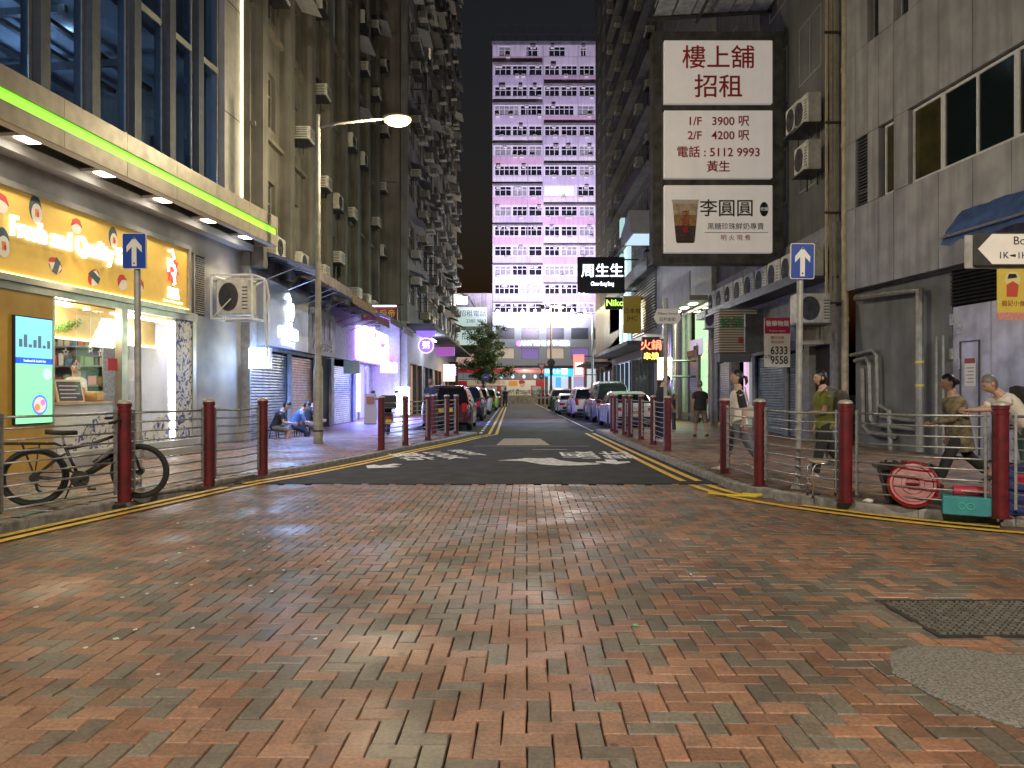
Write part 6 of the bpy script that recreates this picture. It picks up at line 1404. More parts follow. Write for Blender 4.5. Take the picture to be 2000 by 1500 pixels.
# ---------------------------------------------------------------- electric bicycle
def bicycle():
    t = thing('electric_bicycle', 'black electric bicycle parked behind the near left railing', 'bicycle', (-5.60, 8.33, PZ), math.atan2(.55, .84))
    bk = mat('bike_black', (.02, .02, .022), .35, coat=.4); gr = mat('bike_grey', (.25, .25, .26), .4, .3)
    def wheel(par, x):
        w = MB().torus((x, 0, .345), .318, .03, 40, 10, 'Y').build('tyre', M['rubber'], par, smooth=True)
        MB().torus((x, 0, .345), .283, .012, 40, 6, 'Y').build('rim', bk, w)
        m = MB()
        for k in range(28): a = 2 * math.pi * k / 28; m.tube([(x + .03 * math.cos(a + .5), .02 * (-1) ** k, .345 + .03 * math.sin(a + .5)), (x + .28 * math.cos(a), 0, .345 + .28 * math.sin(a))], .0014, 3)
        m.build('spokes', M['steel'], w); MB().lathe([(.03, -.05), (.045, -.03), (.045, .03), (.03, .05)], 14, (x, 0, .345), 'Y').build('hub', M['dark_metal'], w); return w
    rw = bpy.data.objects.new('rear_wheel', None); COL.objects.link(rw); rw.parent = t; wheel(rw, 0)
    fw = bpy.data.objects.new('front_wheel', None); COL.objects.link(fw); fw.parent = t; fw.location = (1.1, 0, 0); fw.rotation_euler = (0, 0, R(-24)); wheel(fw, 0)
    m = MB(); hd0, hd1, bb, st = (.93, 0, .84), (.985, 0, .64), (.45, 0, .3), (.29, 0, .72)
    m.tube([hd1, (.7, 0, .46), bb], [.034, .045, .04], 10); m.tube([hd0, (.6, 0, .72), (.31, 0, .66)], .02, 8); m.tube([bb, st], .019, 8); m.tube([hd0, hd1], .027, 10)
    for q in (-.06, .06): m.tube([bb, (.2, q, .31), (0, q, .345)], .012, 6); m.tube([(.32, 0, .62), (.22, q, .55), (0, q, .345)], .011, 6)
    m.build('frame', bk, t, smooth=True)
    MB().tube([(.87, 0, .66), (.6, 0, .47)], [.05, .052], 8, ry=[.036, .036]).build('battery', M['black'], t, smooth=40); MB().tube([(.86, -.04, .69), (.65, -.04, .53)], .008, 5).build('battery_stripe', gr, t)
    m = MB()
    for q in (-.055, .055): m.tube([(.985, q, .64), (1.06, q, .5), (1.1, q * 1.0, .345)], .016, 7)
    m.tube([(.985, -.06, .64), (.985, .06, .64)], .02, 7); m.build('fork', bk, t, smooth=True)
    m = MB(); m.tube([(.93, 0, .84), (.915, 0, .95), (.9, 0, .99)], .016, 7); m.tube([(.78, .33, 1.0), (.87, .2, 1.02), (.92, .0, .99), (.87, -.2, 1.02), (.78, -.33, 1.0)], .013, 7); m.build('handlebar', bk, t, smooth=True)
    for q in (-.28, .28): MB().tube([(.81, q, 1.0), (.74, q * 1.22, .99)], .018, 8).build('grip', M['rubber'], t)
    MB().box((.93, 0, 1.03), (.09, .07, .05), ch=.012).build('display', M['black'], t); MB().tube([(.9, .1, 1.02), (1.0, .06, .9), (.98, 0, .7)], .005, 4).build('brake_cable', M['rubber'], t)
    MB().box((1.02, .0, .86), (.07, .07, .06), ch=.02).build('headlamp', M['black'], t)
    m = MB(); m.tube([st, (.275, 0, .84)], .014, 7); m.build('seat_post', M['steel'], t)
    m = MB(); m.loft([[(x, w * math.cos(a), .86 + hz + .028 * math.sin(a)) for a in [2 * math.pi * k / 10 for k in range(10)]] for x, w, hz in ((.1, .03, .01), (.13, .08, .012), (.2, .085, .0), (.3, .05, -.005), (.4, .022, -.005), (.43, .012, -.01))]); m.build('saddle', M['rubber'], t, smooth=True)
    m = MB()
    for q in (-.07, .07): m.tube([(-.3, q, .75), (.2, q, .73), (.27, q * .3, .7)], .008, 5); m.tube([(0, q, .36), (-.12, q, .74)], .007, 5); m.tube([(0, q, .36), (.05, q, .74)], .007, 5)
    for x in (-.28, -.15, 0, .12): m.tube([(x, -.07, .75), (x, .07, .75)], .007, 5)
    m.build('rear_rack', bk, t); MB().box((-.33, 0, .72), (.03, .08, .05), ch=.01).build('tail_light', mat('tail_red', (.4, .01, .01), .3), t)
    MB().lathe([(.1, -.012), (.1, .012)], 22, (.45, -.07, .3), 'Y').build('chainring', M['dark_metal'], t); MB().lathe([(.075, -.06), (.085, 0), (.075, .06)], 16, (.45, 0, .3), 'Y').build('motor', M['black'], t); MB().lathe([(.055, -.015), (.055, .015)], 16, (0, -.06, .345), 'Y').build('sprocket', M['dark_metal'], t)
    m = MB(); m.tube([(.45, -.075, .395), (0, -.065, .4)], .006, 4); m.tube([(.45, -.075, .205), (.06, -.065, .24), (0, -.065, .292)], .006, 4); m.build('chain', M['dark_metal'], t); MB().tube([(0, -.07, .32), (.03, -.075, .2), (.07, -.075, .17)], .014, 6).build('derailleur', M['black'], t)
    for sgn, ex, ez in ((-1, .12, -.11), (1, -.12, .11)):
        MB().tube([(.45, sgn * .09, .3), (.45 + ex, sgn * .105, .3 + ez)], .012, 6).build('crank_arm', M['dark_metal'], t); MB().box((.45 + ex, sgn * .155, .3 + ez), (.09, .09, .022), ch=.006).build('pedal', M['black'], t)
    MB().tube([(.38, .07, .27), (.3, .16, .02)], .01, 5).build('kickstand', M['dark_metal'], t)
    t.rotation_euler = (R(3), 0, t.rotation_euler[2]); return t
bicycle()

# ---------------------------------------------------------------- vehicles
glassM = mat('car_glass', (.012, .014, .017), .06, spec=.8); tail = mat('tail_lamp', (.28, .01, .015), .2, coat=.5, emit=(.6, .02, .02), es=.12); headM = mat('head_lamp', (.5, .52, .55), .15, .3, coat=.6); plateY = mat('plate_yellow', (.65, .47, .03), .5)
def lerp_tab(tab, x):
    for (a, va), (b_, vb) in zip(tab, tab[1:]):
        if a <= x <= b_:
            q = (x - a) / (b_ - a); q = q * q * (3 - 2 * q); return va + (vb - va) * q
    return tab[0][1] if x < tab[0][0] else tab[-1][1]
def car(label, loc, paint, kind='sedan', rz=0, plate='RW 2685', front=False):
    """body lofted along its length with real wheel arches; +y is the car's front"""
    t = thing('parked_car', label, 'car' if kind != 'van' else 'van', loc, rz)
    S = dict(sedan=dict(L=4.7, W=1.82, belt=[(0, .86), (.4, .98), (1.2, .98), (3.3, .92), (4.2, .80), (4.7, .62)], roof=[(.75, .98), (1.3, 1.33), (1.9, 1.45), (2.6, 1.45), (3.0, 1.36), (3.65, .93)], wh=.33),
             coupe=dict(L=4.4, W=1.84, belt=[(0, .74), (.3, .88), (1.0, .92), (3.0, .88), (3.9, .74), (4.4, .55)], roof=[(.55, .92), (1.2, 1.2), (1.8, 1.3), (2.2, 1.29), (2.6, 1.2), (3.2, .88)], wh=.34),
             suv=dict(L=4.6, W=1.86, belt=[(0, .95), (.3, 1.06), (1.5, 1.06), (3.3, 1.02), (4.2, .92), (4.6, .7)], roof=[(.12, 1.06), (.45, 1.55), (1.1, 1.67), (2.5, 1.66), (2.95, 1.55), (3.55, 1.03)], wh=.36),
             van=dict(L=4.95, W=1.85, belt=[(0, .98), (.2, 1.08), (2.0, 1.1), (3.8, 1.04), (4.6, .9), (4.95, .7)], roof=[(.06, 1.08), (.3, 1.78), (1.0, 1.92), (3.0, 1.9), (3.5, 1.72), (4.2, 1.04)], wh=.35))[kind]
    L, W, wh = S['L'], S['W'], S['wh']; xr, xf = .85, L - .92; sill = .2
    st = sorted({round(L * k / 44, 3) for k in range(45)} | {round(w + d, 3) for w in (xr, xf) for d in (-wh * 1.18, -wh * 1.1, -wh * .8, -wh * .4, 0, wh * .4, wh * .8, wh * 1.1, wh * 1.18)}); rings = []
    for y in st:
        e = min(y, L - y); k = 1 - .16 * max(0, 1 - e / .55) ** 2; hw = W / 2 * k; zb = lerp_tab(S['belt'], y)
        lo = sill + .12 * max(0, 1 - e / .35)
        for w in (xr, xf):
            if abs(y - w) < wh * 1.15: lo = max(lo, wh + math.sqrt(max(0, (wh * 1.15) ** 2 - (y - w) ** 2)) - .02)
        lo = min(lo, zb - .12); mid = lo + (zb - lo) * .55
        half = [(hw * .80, lo), (hw * .985, lo + .02), (hw, mid - .05), (hw * .995, mid + .1 * (zb - lo)), (hw * .955, zb - .035), (hw * .88, zb), (hw * .45, zb + .025)]
        rings.append([(x, y, z) for x, z in half] + [(-x, y, z) for x, z in half[::-1]])
    MB().loft(rings).build('body', paint, t, smooth=35)
    MB().b2((-W * .36, .35, .18), (W * .36, L - .35, .62)).build('chassis', M['dark'], t)
    # cabin: glass band with painted roof and pillars
    y0, y1 = S['roof'][0][0], S['roof'][-1][0]; n = 30; gr = []; 
    for k in range(n + 1):
        y = y0 + (y1 - y0) * k / n; zr = lerp_tab(S['roof'], y); zb = lerp_tab(S['belt'], y) - .01; h = max(zr - zb, .004); hb = W / 2 * .90; ht = hb - h * .30
        gr.append([(hb, y, zb), (hb - h * .10, y, zb + h * .4), (ht + .02, y, zb + h * .86), (ht - .06, y, zb + h * .97), (ht * .5, y, zb + h), (-ht * .5, y, zb + h), (-ht + .06, y, zb + h * .97), (-ht - .02, y, zb + h * .86), (-hb + h * .10, y, zb + h * .4), (-hb, y, zb)])
    zmax = max(z for _, z in S['roof']); roofm = MB(); sidem = {'side_window': MB(), 'windscreen': MB(), 'rear_window': MB()}; pil = MB()
    for k in range(n):
        ym = y0 + (y1 - y0) * (k + .5) / n; zr = lerp_tab(S['roof'], ym); slope_r = zr < zmax - .1 and ym < (y0 + y1) / 2; slope_f = zr < zmax - .1 and not slope_r
        for i in range(9):
            q = [gr[k][i], gr[k][i + 1], gr[k + 1][i + 1], gr[k + 1][i]]
            if i in (3, 4, 5): tgt = sidem['rear_window'] if slope_r else (sidem['windscreen'] if slope_f else roofm)
            elif i in (2, 6): tgt = pil if not (slope_r or slope_f) else pil
            else: 
                isp = abs(ym - (y0 + y1) * .52) < .06 or (slope_r and ym < y0 + .35) or ym > y1 - .12
                tgt = pil if isp else sidem['side_window']
            tgt.add(q, [(0, 1, 2, 3)])
    roofm.build('roof', paint, t, smooth=True); pil.build('pillar', paint, t, smooth=True)
    for nm, mm in sidem.items(): mm.build(nm, glassM, t, smooth=True)
    key = ('wheel', wh)
    if key not in WC:
        WC[key] = (MB().lathe([(wh * .62, -.1), (wh * .93, -.1), (wh, -.07), (wh, .07), (wh * .93, .1), (wh * .62, .1)], 28, (0, 0, 0), 'X').mesh('tyre', M['rubber'], 40),
                   MB().lathe([(0, .06), (wh * .2, .07), (wh * .25, .055), (wh * .58, .06), (wh * .64, .1), (wh * .64, -.1), (0, -.1)], 28, (0, 0, 0), 'X').mesh('rim', mat('alloy', (.45, .46, .47), .3, .8), 40))
        m = MB()
        for k in range(10): m.box((.064, wh * .4 * math.cos(.628 * k), wh * .4 * math.sin(.628 * k)), (.012, wh * .1, wh * .34), rot=Matrix.Rotation(.628 * k - math.pi / 2, 3, 'X'))
        WC[('sp', wh)] = m.mesh('spoke_gaps', M['dark'])
    for sx in (-1, 1):
        for y in (xr, xf):
            o = inst('wheel', WC[key][0], t, (sx * (W / 2 - .115), y, wh), 0, (sx, 1, 1)); inst('rim', WC[key][1], o, (0, 0, 0)); inst('spoke_gaps', WC[('sp', wh)], o, (.0, 0, 0))
        MB().box((sx * (W / 2 + .07), y1 - .5, lerp_tab(S['belt'], y1 - .5) + .1), (.2, .1, .14), ch=.035).build('mirror', M['black'] if kind != 'coupe' else paint, t)
        zb = lerp_tab(S['belt'], .1)
        tl = MB().box((sx * W * .36, .035, zb - .12), (.36 if kind in ('sedan', 'coupe') else .2, .1, .15 if kind in ('sedan', 'coupe') else .34), ch=.03).build('tail_light', tail, t)
        MB().box((sx * W * .36, L - .12, lerp_tab(S['belt'], L - .2) - .1), (.36, .12, .13), ch=.03).build('headlight', headM, t)
        MB().box((sx * (W / 2 - .01), 2.2, .8), (.02, .16, .03), ch=.006).build('door_handle', paint if kind != 'suv' else M['chrome'], t)
        m = MB()
        for y in (1.35, 2.3, 3.2): m.box((sx * (W / 2 * .992), y, .62), (.008, .008, .55))
        m.build('door_seam', M['dark'], t)
    zb = lerp_tab(S['belt'], .1)
    MB().box((0, .03, .42), (W * .72, .1, .16), ch=.03).build('bumper_insert', M['black'], t); pl = MB().box((0, -.022, zb - .22 if kind != 'van' else .72), (.52, .02, .12), ch=.006).build('number_plate', plateY, t)
    txt(plate, .1, (0, -.036, zb - .22 if kind != 'van' else .72), M['black'], pl, ext=.001, sx=.9)
    MB().box((0, L - .02, .5), (W * .6, .08, .22), ch=.03).build('grille', M['black'], t)
    MB().tube([(-.5, -.02, .3), (-.5, .12, .3)], .035, 8).build('exhaust', M['chrome'], t)
    return t
wp = mat('paint_white', (.66, .69, .70), .25, coat=.8, var=.04); rp_ = mat('paint_red', (.06, .005, .010), .22, coat=1.0); bp_ = mat('paint_black', (.012, .012, .015), .2, coat=1.0); gp_ = mat('paint_lime', (.30, .48, .10), .28, coat=.8); sp = mat('paint_silver', (.30, .32, .35), .25, .6, coat=.8); pb = mat('paint_pale_blue', (.5, .62, .66), .25, coat=.8)
car('dark red car parked nearest behind the left railing', (-2.4, 25.7, 0), rp_, 'suv', plate='SX 4127')
car('black car parked second on the left', (-2.3, 34.0, 0), bp_, 'suv', plate='UK 731')
car('pale blue white car parked ahead of the black one', (-2.25, 43.2, 0), pb, 'suv', plate='VN 2096')
car('lime green hatchback parked behind the pale car', (-2.0, 52.2, 0), gp_, 'suv', plate='TE 558')
car('grey car parked last on the left', (-1.9, 63, 0), sp, 'sedan', plate='PL 90')
car('white saloon parked nearest on the right behind the railing', (4.6, 26.6, 0), wp, 'sedan', plate='WB 3920')
car('silver people carrier with a dark rear window', (4.6, 32.2, 0), sp, 'van', plate='XD 618')
car('white coupe-backed car with black tail strip', (4.15, 38.0, 0), wp, 'suv', plate='YG 2255')
car('low white sports coupe with yellow plate', (3.75, 43.6, 0), wp, 'coupe', plate='AMG 15')
car('black car parked far on the right beyond the bins', (3.9, 55, 0), bp_, 'suv', plate='NT 77')

# scooter
t = thing('delivery_scooter', 'black delivery scooter with a rear box behind the left railing', 'scooter', (-3.85, 22.0, PZ), R(15))
for y in (0, 1.25): o = MB().torus((0, y, .26), .2, .06, 26, 8, 'X').build('wheel', M['rubber'], t, smooth=True); MB().lathe([(.15, -.04), (.15, .04)], 18, (0, y, .26), 'X').build('rim', M['steel'], o)
sm_ = mat('scooter_black', (.015, .015, .018), .25, coat=.8)
MB().loft([[(x * w, y, z + h * q) for x, q in ((-1, 0), (1, 0), (1.0, .7), (.7, 1), (-.7, 1), (-1, .7))] for y, w, z, h in ((-.2, .1, .45, .2), (.0, .17, .4, .35), (.4, .18, .35, .35), (.55, .14, .28, .12), (.8, .14, .26, .1), (.95, .17, .3, .5), (1.1, .14, .6, .35))]).build('body', sm_, t, smooth=40)
MB().box((0, .2, .8), (.28, .62, .1), ch=.04).build('seat', M['rubber'], t); MB().box((0, -.28, 1.02), (.46, .44, .42), ch=.03).build('top_box', M['black'], t); MB().tube([(-.33, .98, 1.1), (0, 1.05, 1.06), (.33, .98, 1.1)], .018, 6).build('handlebar', M['dark_metal'], t); MB().tube([(0, 1.05, 1.05), (0, 1.2, .3)], .03, 6).build('fork', M['dark_metal'], t)
MB().box((0, -.28, .56), (.16, .05, .07), ch=.015).build('tail_light', tail, t); MB().box((0, -.3, .42), (.18, .015, .14)).build('number_plate', plateY, t)
for sx in (-1, 1): MB().tube([(sx * .25, 1.0, 1.1), (sx * .36, 1.0, 1.3)], .008, 5).ell((sx * .38, 1.0, 1.33), (.07, .02, .05)).build('mirror', M['black'], t)

# double-decker bus crossing at the end of the street
B = thing('double_decker_bus', 'red double decker bus with white advert crossing the street end', 'bus', (-8.0, 90, 0))
BR = mat('bus_red', (.42, .025, .035), .3, coat=.6); ad = mat('bus_advert', (.62, .62, .62), .4)
rings = [[(x, y, z) for y, z in ((0, .35), (0, 4.1), (.12, 4.32), (.5, 4.4), (2.0, 4.4), (2.38, 4.32), (2.5, 4.1), (2.5, .35))] for x in (.12, 12.0)]
e = [[(x, 1.25 + (y - 1.25) * q, 2.3 + (z - 2.3) * q) for _, y, z in rings[0]] for x, q in ((0, .9), (.04, .96))]
MB().loft(e + rings + [[(12.1, 1.25 + (y - 1.25) * .93, 2.3 + (z - 2.3) * .95) for _, y, z in rings[0]]]).build('body', BR, B, smooth=30)
for k in range(8):
    o = MB().b2((.45 + k * 1.42, -.03, 2.95), (1.8 + k * 1.42, .02, 3.75), ch=.01).build('upper_window', mat('bus_glass', (.05, .07, .09), .1, emit=(.5, .65, .75), es=.16), B)
    if k > 2: MB().ell((1.0 + k * 1.42, -.036, 3.3), (.2, .01, .25)).build('window_glow_spot', mat('bus_glow_spot', (.5, .6, .7), .4, emit=(.7, .85, 1), es=.7), o)  # bright spots on the glass painted as glowing ovals
for k, (a, b_) in enumerate(((1.4, 2.6), (2.8, 4.0), (4.6, 5.3), (5.4, 6.1), (6.6, 7.2), (10.6, 11.7))): MB().b2((a, -.03, 1.0), (b_, .02, 2.05), ch=.01).build('lower_window', mat('bus_low_glass', (.2, .22, .24), .2, emit=(.8, .9, 1), es=.1 if k < 2 else .7), B)
MB().b2((2.3, -.04, 2.15), (11.0, 0, 2.85)).build('advert_band', ad, B); MB().b2((7.3, -.045, .95), (10.4, 0, 2.85)).build('advert_panel', ad, B)
MB().b2((7.35, -.05, .62), (10.4, -.0, .95)).build('yellow_skirt', mat('ad_yellow', (.6, .5, .05), .5), B); MB().b2((7.6, -.052, 2.1), (8.7, -.046, 2.75)).build('orange_print', mat('ad_orange', (.7, .3, .06), .5), B); MB().ell((9.3, -.048, 2.35), (.35, .012, .42)).build('round_print', mat('ad_skin', (.6, .35, .3), .5), B); MB().ell((9.25, -.052, 2.6), (.42, .012, .28)).build('hair_print', mat('ad_hair', (.3, .05, .05), .5), B)
txt('夏日消暑 新登場', .5, (5.3, -.05, 2.5), mat('ad_ink', (.45, .38, .1), .5), B, ext=.002); MB().b2((0.1, -.02, 2.75), (2.3, 0, 2.85)).build('white_line', M['white'], B); MB().b2((.6, -.03, 1.5), (1.0, .01, 2.4)).build('engine_vent', mat('vent_red', (.15, .02, .02), .6), B)
for x in (2.2, 9.6): MB().lathe([(.48, -.05), (.48, .2)], 20, (x, .05, .48), 'Y').build('wheel', M['rubber'], B)

# street tree in front of the bus
t = thing('street_tree', 'small leafy street tree in front of the bus', 'tree', (-3.2, 80, 0))
r2 = random.Random(3); m = MB(); limbs = []
m.tube([(0, 0, 0), (.05, 0, 1.2), (-.05, 0, 2.4), (.0, 0, 3.2)], [.17, .14, .12, .1], 8)
for k in range(9):
    a = 2.4 * k; h0 = 2.3 + k * .3; l = 2.4 - k * .12; p = [(0, 0, h0), (math.cos(a) * l * .45, math.sin(a) * l * .45, h0 + .8), (math.cos(a) * l, math.sin(a) * l, h0 + 1.5 + .25 * k)]; m.tube(p, [.07, .045, .015], 6); limbs += [p[1], p[2]]
m.tube([(0, 0, 3.0), (.1, 0, 5), (.15, .1, 8.2)], [.1, .06, .015], 6); limbs += [(.1, 0, 5), (.12, 0, 6.4), (.15, .1, 7.6), (.1, 0, 8.4)]
m.build('trunk', mat('bark', (.13, .10, .075), .85, var=.3, bump=.4), t)
m = MB()
for (lx, ly, lz) in limbs:
    for c in range(5):
        cx_, cy_, cz_ = lx + r2.gauss(0, .5), ly + r2.gauss(0, .5), lz + r2.gauss(0, .35)
        for k in range(120):
            p = Vector((cx_ + r2.gauss(0, .27), cy_ + r2.gauss(0, .27), cz_ + r2.gauss(0, .18))); a = Vector((r2.gauss(0, 1), r2.gauss(0, 1), r2.gauss(0, .5))).normalized(); b_ = a.cross(Vector((r2.gauss(0, 1), r2.gauss(0, 1), r2.gauss(0, 1)))).normalized(); q = r2.uniform(.08, .15)
            m.add([p - a * q, p + b_ * q * .45, p + a * q, p - b_ * q * .45], [(0, 1, 2, 3)])
m.build('crown', mat('tree_leaf', (.10, .17, .045), .55, var=.5, vscale=1.2), t)
# ---------------------------------------------------------------- people
SKIN = mat('skin', (.50, .30, .215), .5, var=.06, vscale=20); SKIN2 = mat('skin_tan', (.36, .21, .145), .5, var=.06, vscale=20); HAIR = mat('hair_black', (.012, .010, .010), .4, var=.3, vscale=60); HAIRG = mat('hair_grey', (.16, .145, .13), .5, var=.3, vscale=60)
def cloth(name, c, var=.12, col2=None, vs=5): return mat('cloth_' + name, c, .85, var=var, vscale=vs, bump=.25, bscale=45, col2=col2)
PENDING = []
def hand_mesh(mb, w, d, side, curl=.5):
    """palm with four unequal bent fingers and a thumb from its side"""
    d = Vector(d).normalized(); sdv = Vector(side) - d * Vector(side).dot(d); sdv.normalize(); nrm = d.cross(sdv)
    w = Vector(w); mb.tube([w - d * .02, w + d * .02, w + d * .06, w + d * .09], [.024, .034, .042, .038], 8, ry=[.02, .017, .016, .013])
    for i, (o, l) in enumerate(((-.03, .062), (-.01, .073), (.011, .068), (.031, .052))):
        p = w + d * .088 + sdv * o; a = curl * .7; pts = [p - d * .02, p]
        for s_ in (.45, .32, .25):
            dirv = d * math.cos(a) + nrm * math.sin(a); p = p + dirv * (l * s_ * 1.15); pts.append(p); a += curl * .8
        mb.tube(pts, [.0095, .0095, .009, .008, .006], 6)
    p = w + d * .03 - sdv * .032; mb.tube([p, p - sdv * .022 + d * .025, p - sdv * .026 + d * .05 + nrm * .012, p - sdv * .02 + d * .068 + nrm * .02], [.013, .012, .0105, .008], 6)
def person(label, loc, rz, H=1.7, lean=0, head=(0, 0), legs=((0, 0, 3), (0, 0, 3)), arms=((5, 8, 15, 0), (5, 8, 15, 0)), shirt=None, pants=None, shoes=None, skin=SKIN, hair='short', hairm=HAIR, sleeve=.62, leg_cover=.97, hem=-.10, loose=.02, female=False, seat=None, sleevem=None, group=None, fat=1.0):
    k = H / 1.7; X = Vector((1, 0, 0)); prims = []; mb = MB()
    T = Vector((0, math.sin(R(lean)), math.cos(R(lean)))); D = Vector((0, math.cos(R(lean)), -math.sin(R(lean))))
    pel = Vector((0, 0, 0)); TL = .50
    ank = []; LJ = []
    for sx, (th, kn, sp_) in zip((-1, 1), legs):
        hip = pel + X * (sx * .09) - T * .03
        td = Vector((sx * math.sin(R(sp_)), math.sin(R(th)), -math.cos(R(th)))).normalized(); knee = hip + td * .43
        sd = Vector((sx * math.sin(R(sp_)) * .3, math.sin(R(th - kn)), -math.cos(R(th - kn)))).normalized(); an = knee + sd * .41
        LJ.append((hip, knee, an)); ank.append(an.z)
    zoff = (seat if seat is not None else -min(ank) + .085); off = Vector((0, 0, zoff))
    mv = lambda p: (p + off) * k
    def ring(t, rx, ry, n=16): 
        c = pel + T * t; return [mv(c + X * (rx * math.cos(2 * math.pi * i / n)) + D * (ry * math.sin(2 * math.pi * i / n))) for i in range(n)]
    fw = .9 if female else 1.0; f = fat
    body = [(-.11, .09, .085), (-.05, .155, .115), (.0, .165, .12), (.12, .14 * f, .105 * f), (.22, .145 * f, .108 * f), (.33, .168 * fw, .12), (.42, .175 * fw, .108), (.47, .13 * fw, .08), (.505, .07, .066), (.60, .054, .058)]
    mb.loft([ring(*b_) for b_ in body])
    sh = [(t, rx + loose, ry + loose) for t, rx, ry in ((hem, .158 * max(f, 1), .125 * f), (0, .16 * f, .12 * f), (.12, .148 * f, .115 * f), (.22, .15 * f, .115 * f), (.33, .17 * fw, .122), (.42, .176 * fw, .108), (.465, .135 * fw, .082), (.492, .075, .065))]
    mb.loft([ring(*b_) for b_ in sh])
    def seg(kind, a, b_, ra, rb): prims.append((kind, a, b_, ra, rb))
    tor = [('shirt', t, rx, ry) for t, rx, ry in sh]
    for (hip, knee, an), (th, kn, sp_) in zip(LJ, legs):
        mb.tube([mv(p) for p in (hip + T * .04, hip.lerp(knee, .4), hip.lerp(knee, .85), knee, knee.lerp(an, .3), knee.lerp(an, .7), an)], [r * k for r in (.088, .08, .058, .055, .056, .042, .036)], 12)
        seg('skin', hip, knee, .088, .055); seg('skin', knee, an, .056, .036)
        pts = []; tot = .84; cov = leg_cover * tot
        for q in (0, .2, .4, .6, .8, 1):
            dd = cov * q; pts.append(hip.lerp(knee, dd / .43) if dd <= .43 else knee.lerp(an, (dd - .43) / .41))
        rr = [.098 - (.098 - (.07 if leg_cover > .8 else .085)) * q for q in (0, .2, .4, .6, .8, 1)]
        mb.tube([mv(p) for p in pts], [r * k for r in rr], 12)
        for a, b_, ra, rb in zip(pts, pts[1:], rr, rr[1:]): seg('pants', a, b_, ra + .006, rb + .006)
        fd = Vector((0, math.cos(R(min(0, th - kn) * .5)), math.sin(R(min(0, th - kn) * .5)))); h0 = an - Vector((0, 0, .055))
        mb.tube([mv(p) for p in (h0 - fd * .075, h0 - fd * .04, h0 + fd * .05, h0 + fd * .13, h0 + fd * .175)], [r * k for r in (.025, .042, .045, .043, .022)], 10, ry=[r * k for r in (.022, .035, .035, .026, .014)])
        mb.tube([mv(an + Vector((0, 0, .03))), mv(an - Vector((0, 0, .05)))], [.038 * k, .042 * k], 10); seg('shoe', h0 - fd * .07, h0 + fd * .17, .05, .04)
    hands = MB()
    for sx, (fwd, abd, el, inw) in zip((-1, 1), arms):
        shd = pel + T * .425 + X * (sx * .175 * fw)
        a0 = R(fwd) + R(lean) * .3; ud = Vector((sx * math.sin(R(abd)), math.sin(a0) * math.cos(R(abd)), -math.cos(a0) * math.cos(R(abd)))); elb = shd + ud * .285
        a1 = a0 + R(el); fdv = Vector((-sx * math.sin(R(inw)), math.sin(a1) * math.cos(R(inw)), -math.cos(a1) * math.cos(R(inw)))); wr = elb + fdv * .245
        mb.tube([mv(p) for p in (shd - X * (sx * .03), shd + ud * .04, shd.lerp(elb, .5), elb, elb.lerp(wr, .35), wr)], [r * k for r in (.05, .054, .044, .038, .038, .026)], 10)
        seg('upper', shd, elb, .052, .038); seg('skin', elb, wr, .039, .026)
        L1 = sleeve * .285 if sleeve <= 1 else .285; mb.tube([mv(p) for p in (shd - X * (sx * .05) + T * .01, shd + ud * .03, shd + ud * L1)], [r * k for r in (.055, .070, .066)], 12); seg('sleeve', shd - X * (sx * .03), shd + ud * L1, .074, .072)
        if sleeve > 1: mb.tube([mv(p) for p in (elb - ud * .03, elb, elb.lerp(wr, .85))], [.06 * k, .055 * k, .042 * k], 10); seg('sleeve', elb, elb.lerp(wr, .85), .06, .05)
        hands_side = X * sx if abs(fdv.x) < .7 else Vector((0, 1, 0)); hand_mesh(hands, Vector((0, 0, 0)), fdv, Vector((0, 1, 0)) if abs(fdv.y) < .6 else Vector((0, 0, 1)), .6)
        o_ = mv(wr); n0 = len(hands.v) // 2 if sx > 0 else 0
        cnt = hands_cnt[0] if sx > 0 else 0
        if sx < 0: hands.v = [tuple(Vector(p) * k + o_) for p in hands.v]; hands_cnt[0] = len(hands.v)
        else: hands.v = hands.v[:cnt] + [tuple(Vector(p) * k + o_) for p in hands.v[cnt:]]
    o = mb.build('person', SKIN); tag(o, label, 'person', group); o.location = loc; o.rotation_euler = (0, 0, rz)
    rm = o.modifiers.new('skin_surface', 'REMESH'); rm.mode = 'VOXEL'; rm.voxel_size = .0125 * k; rm.use_smooth_shade = True
    sm = o.modifiers.new('soften', 'SMOOTH'); sm.iterations = 4; sm.factor = .5
    # head
    hp, hy = head; nb = pel + T * .57; HR = Euler((R(-lean * .55 - hp), 0, R(hy))).to_matrix(); hc = nb + HR @ Vector((0, .02, .135))
    hm = MB(); nu, nv = 28, 22; hv = []; hair_ok = []; hairv = []
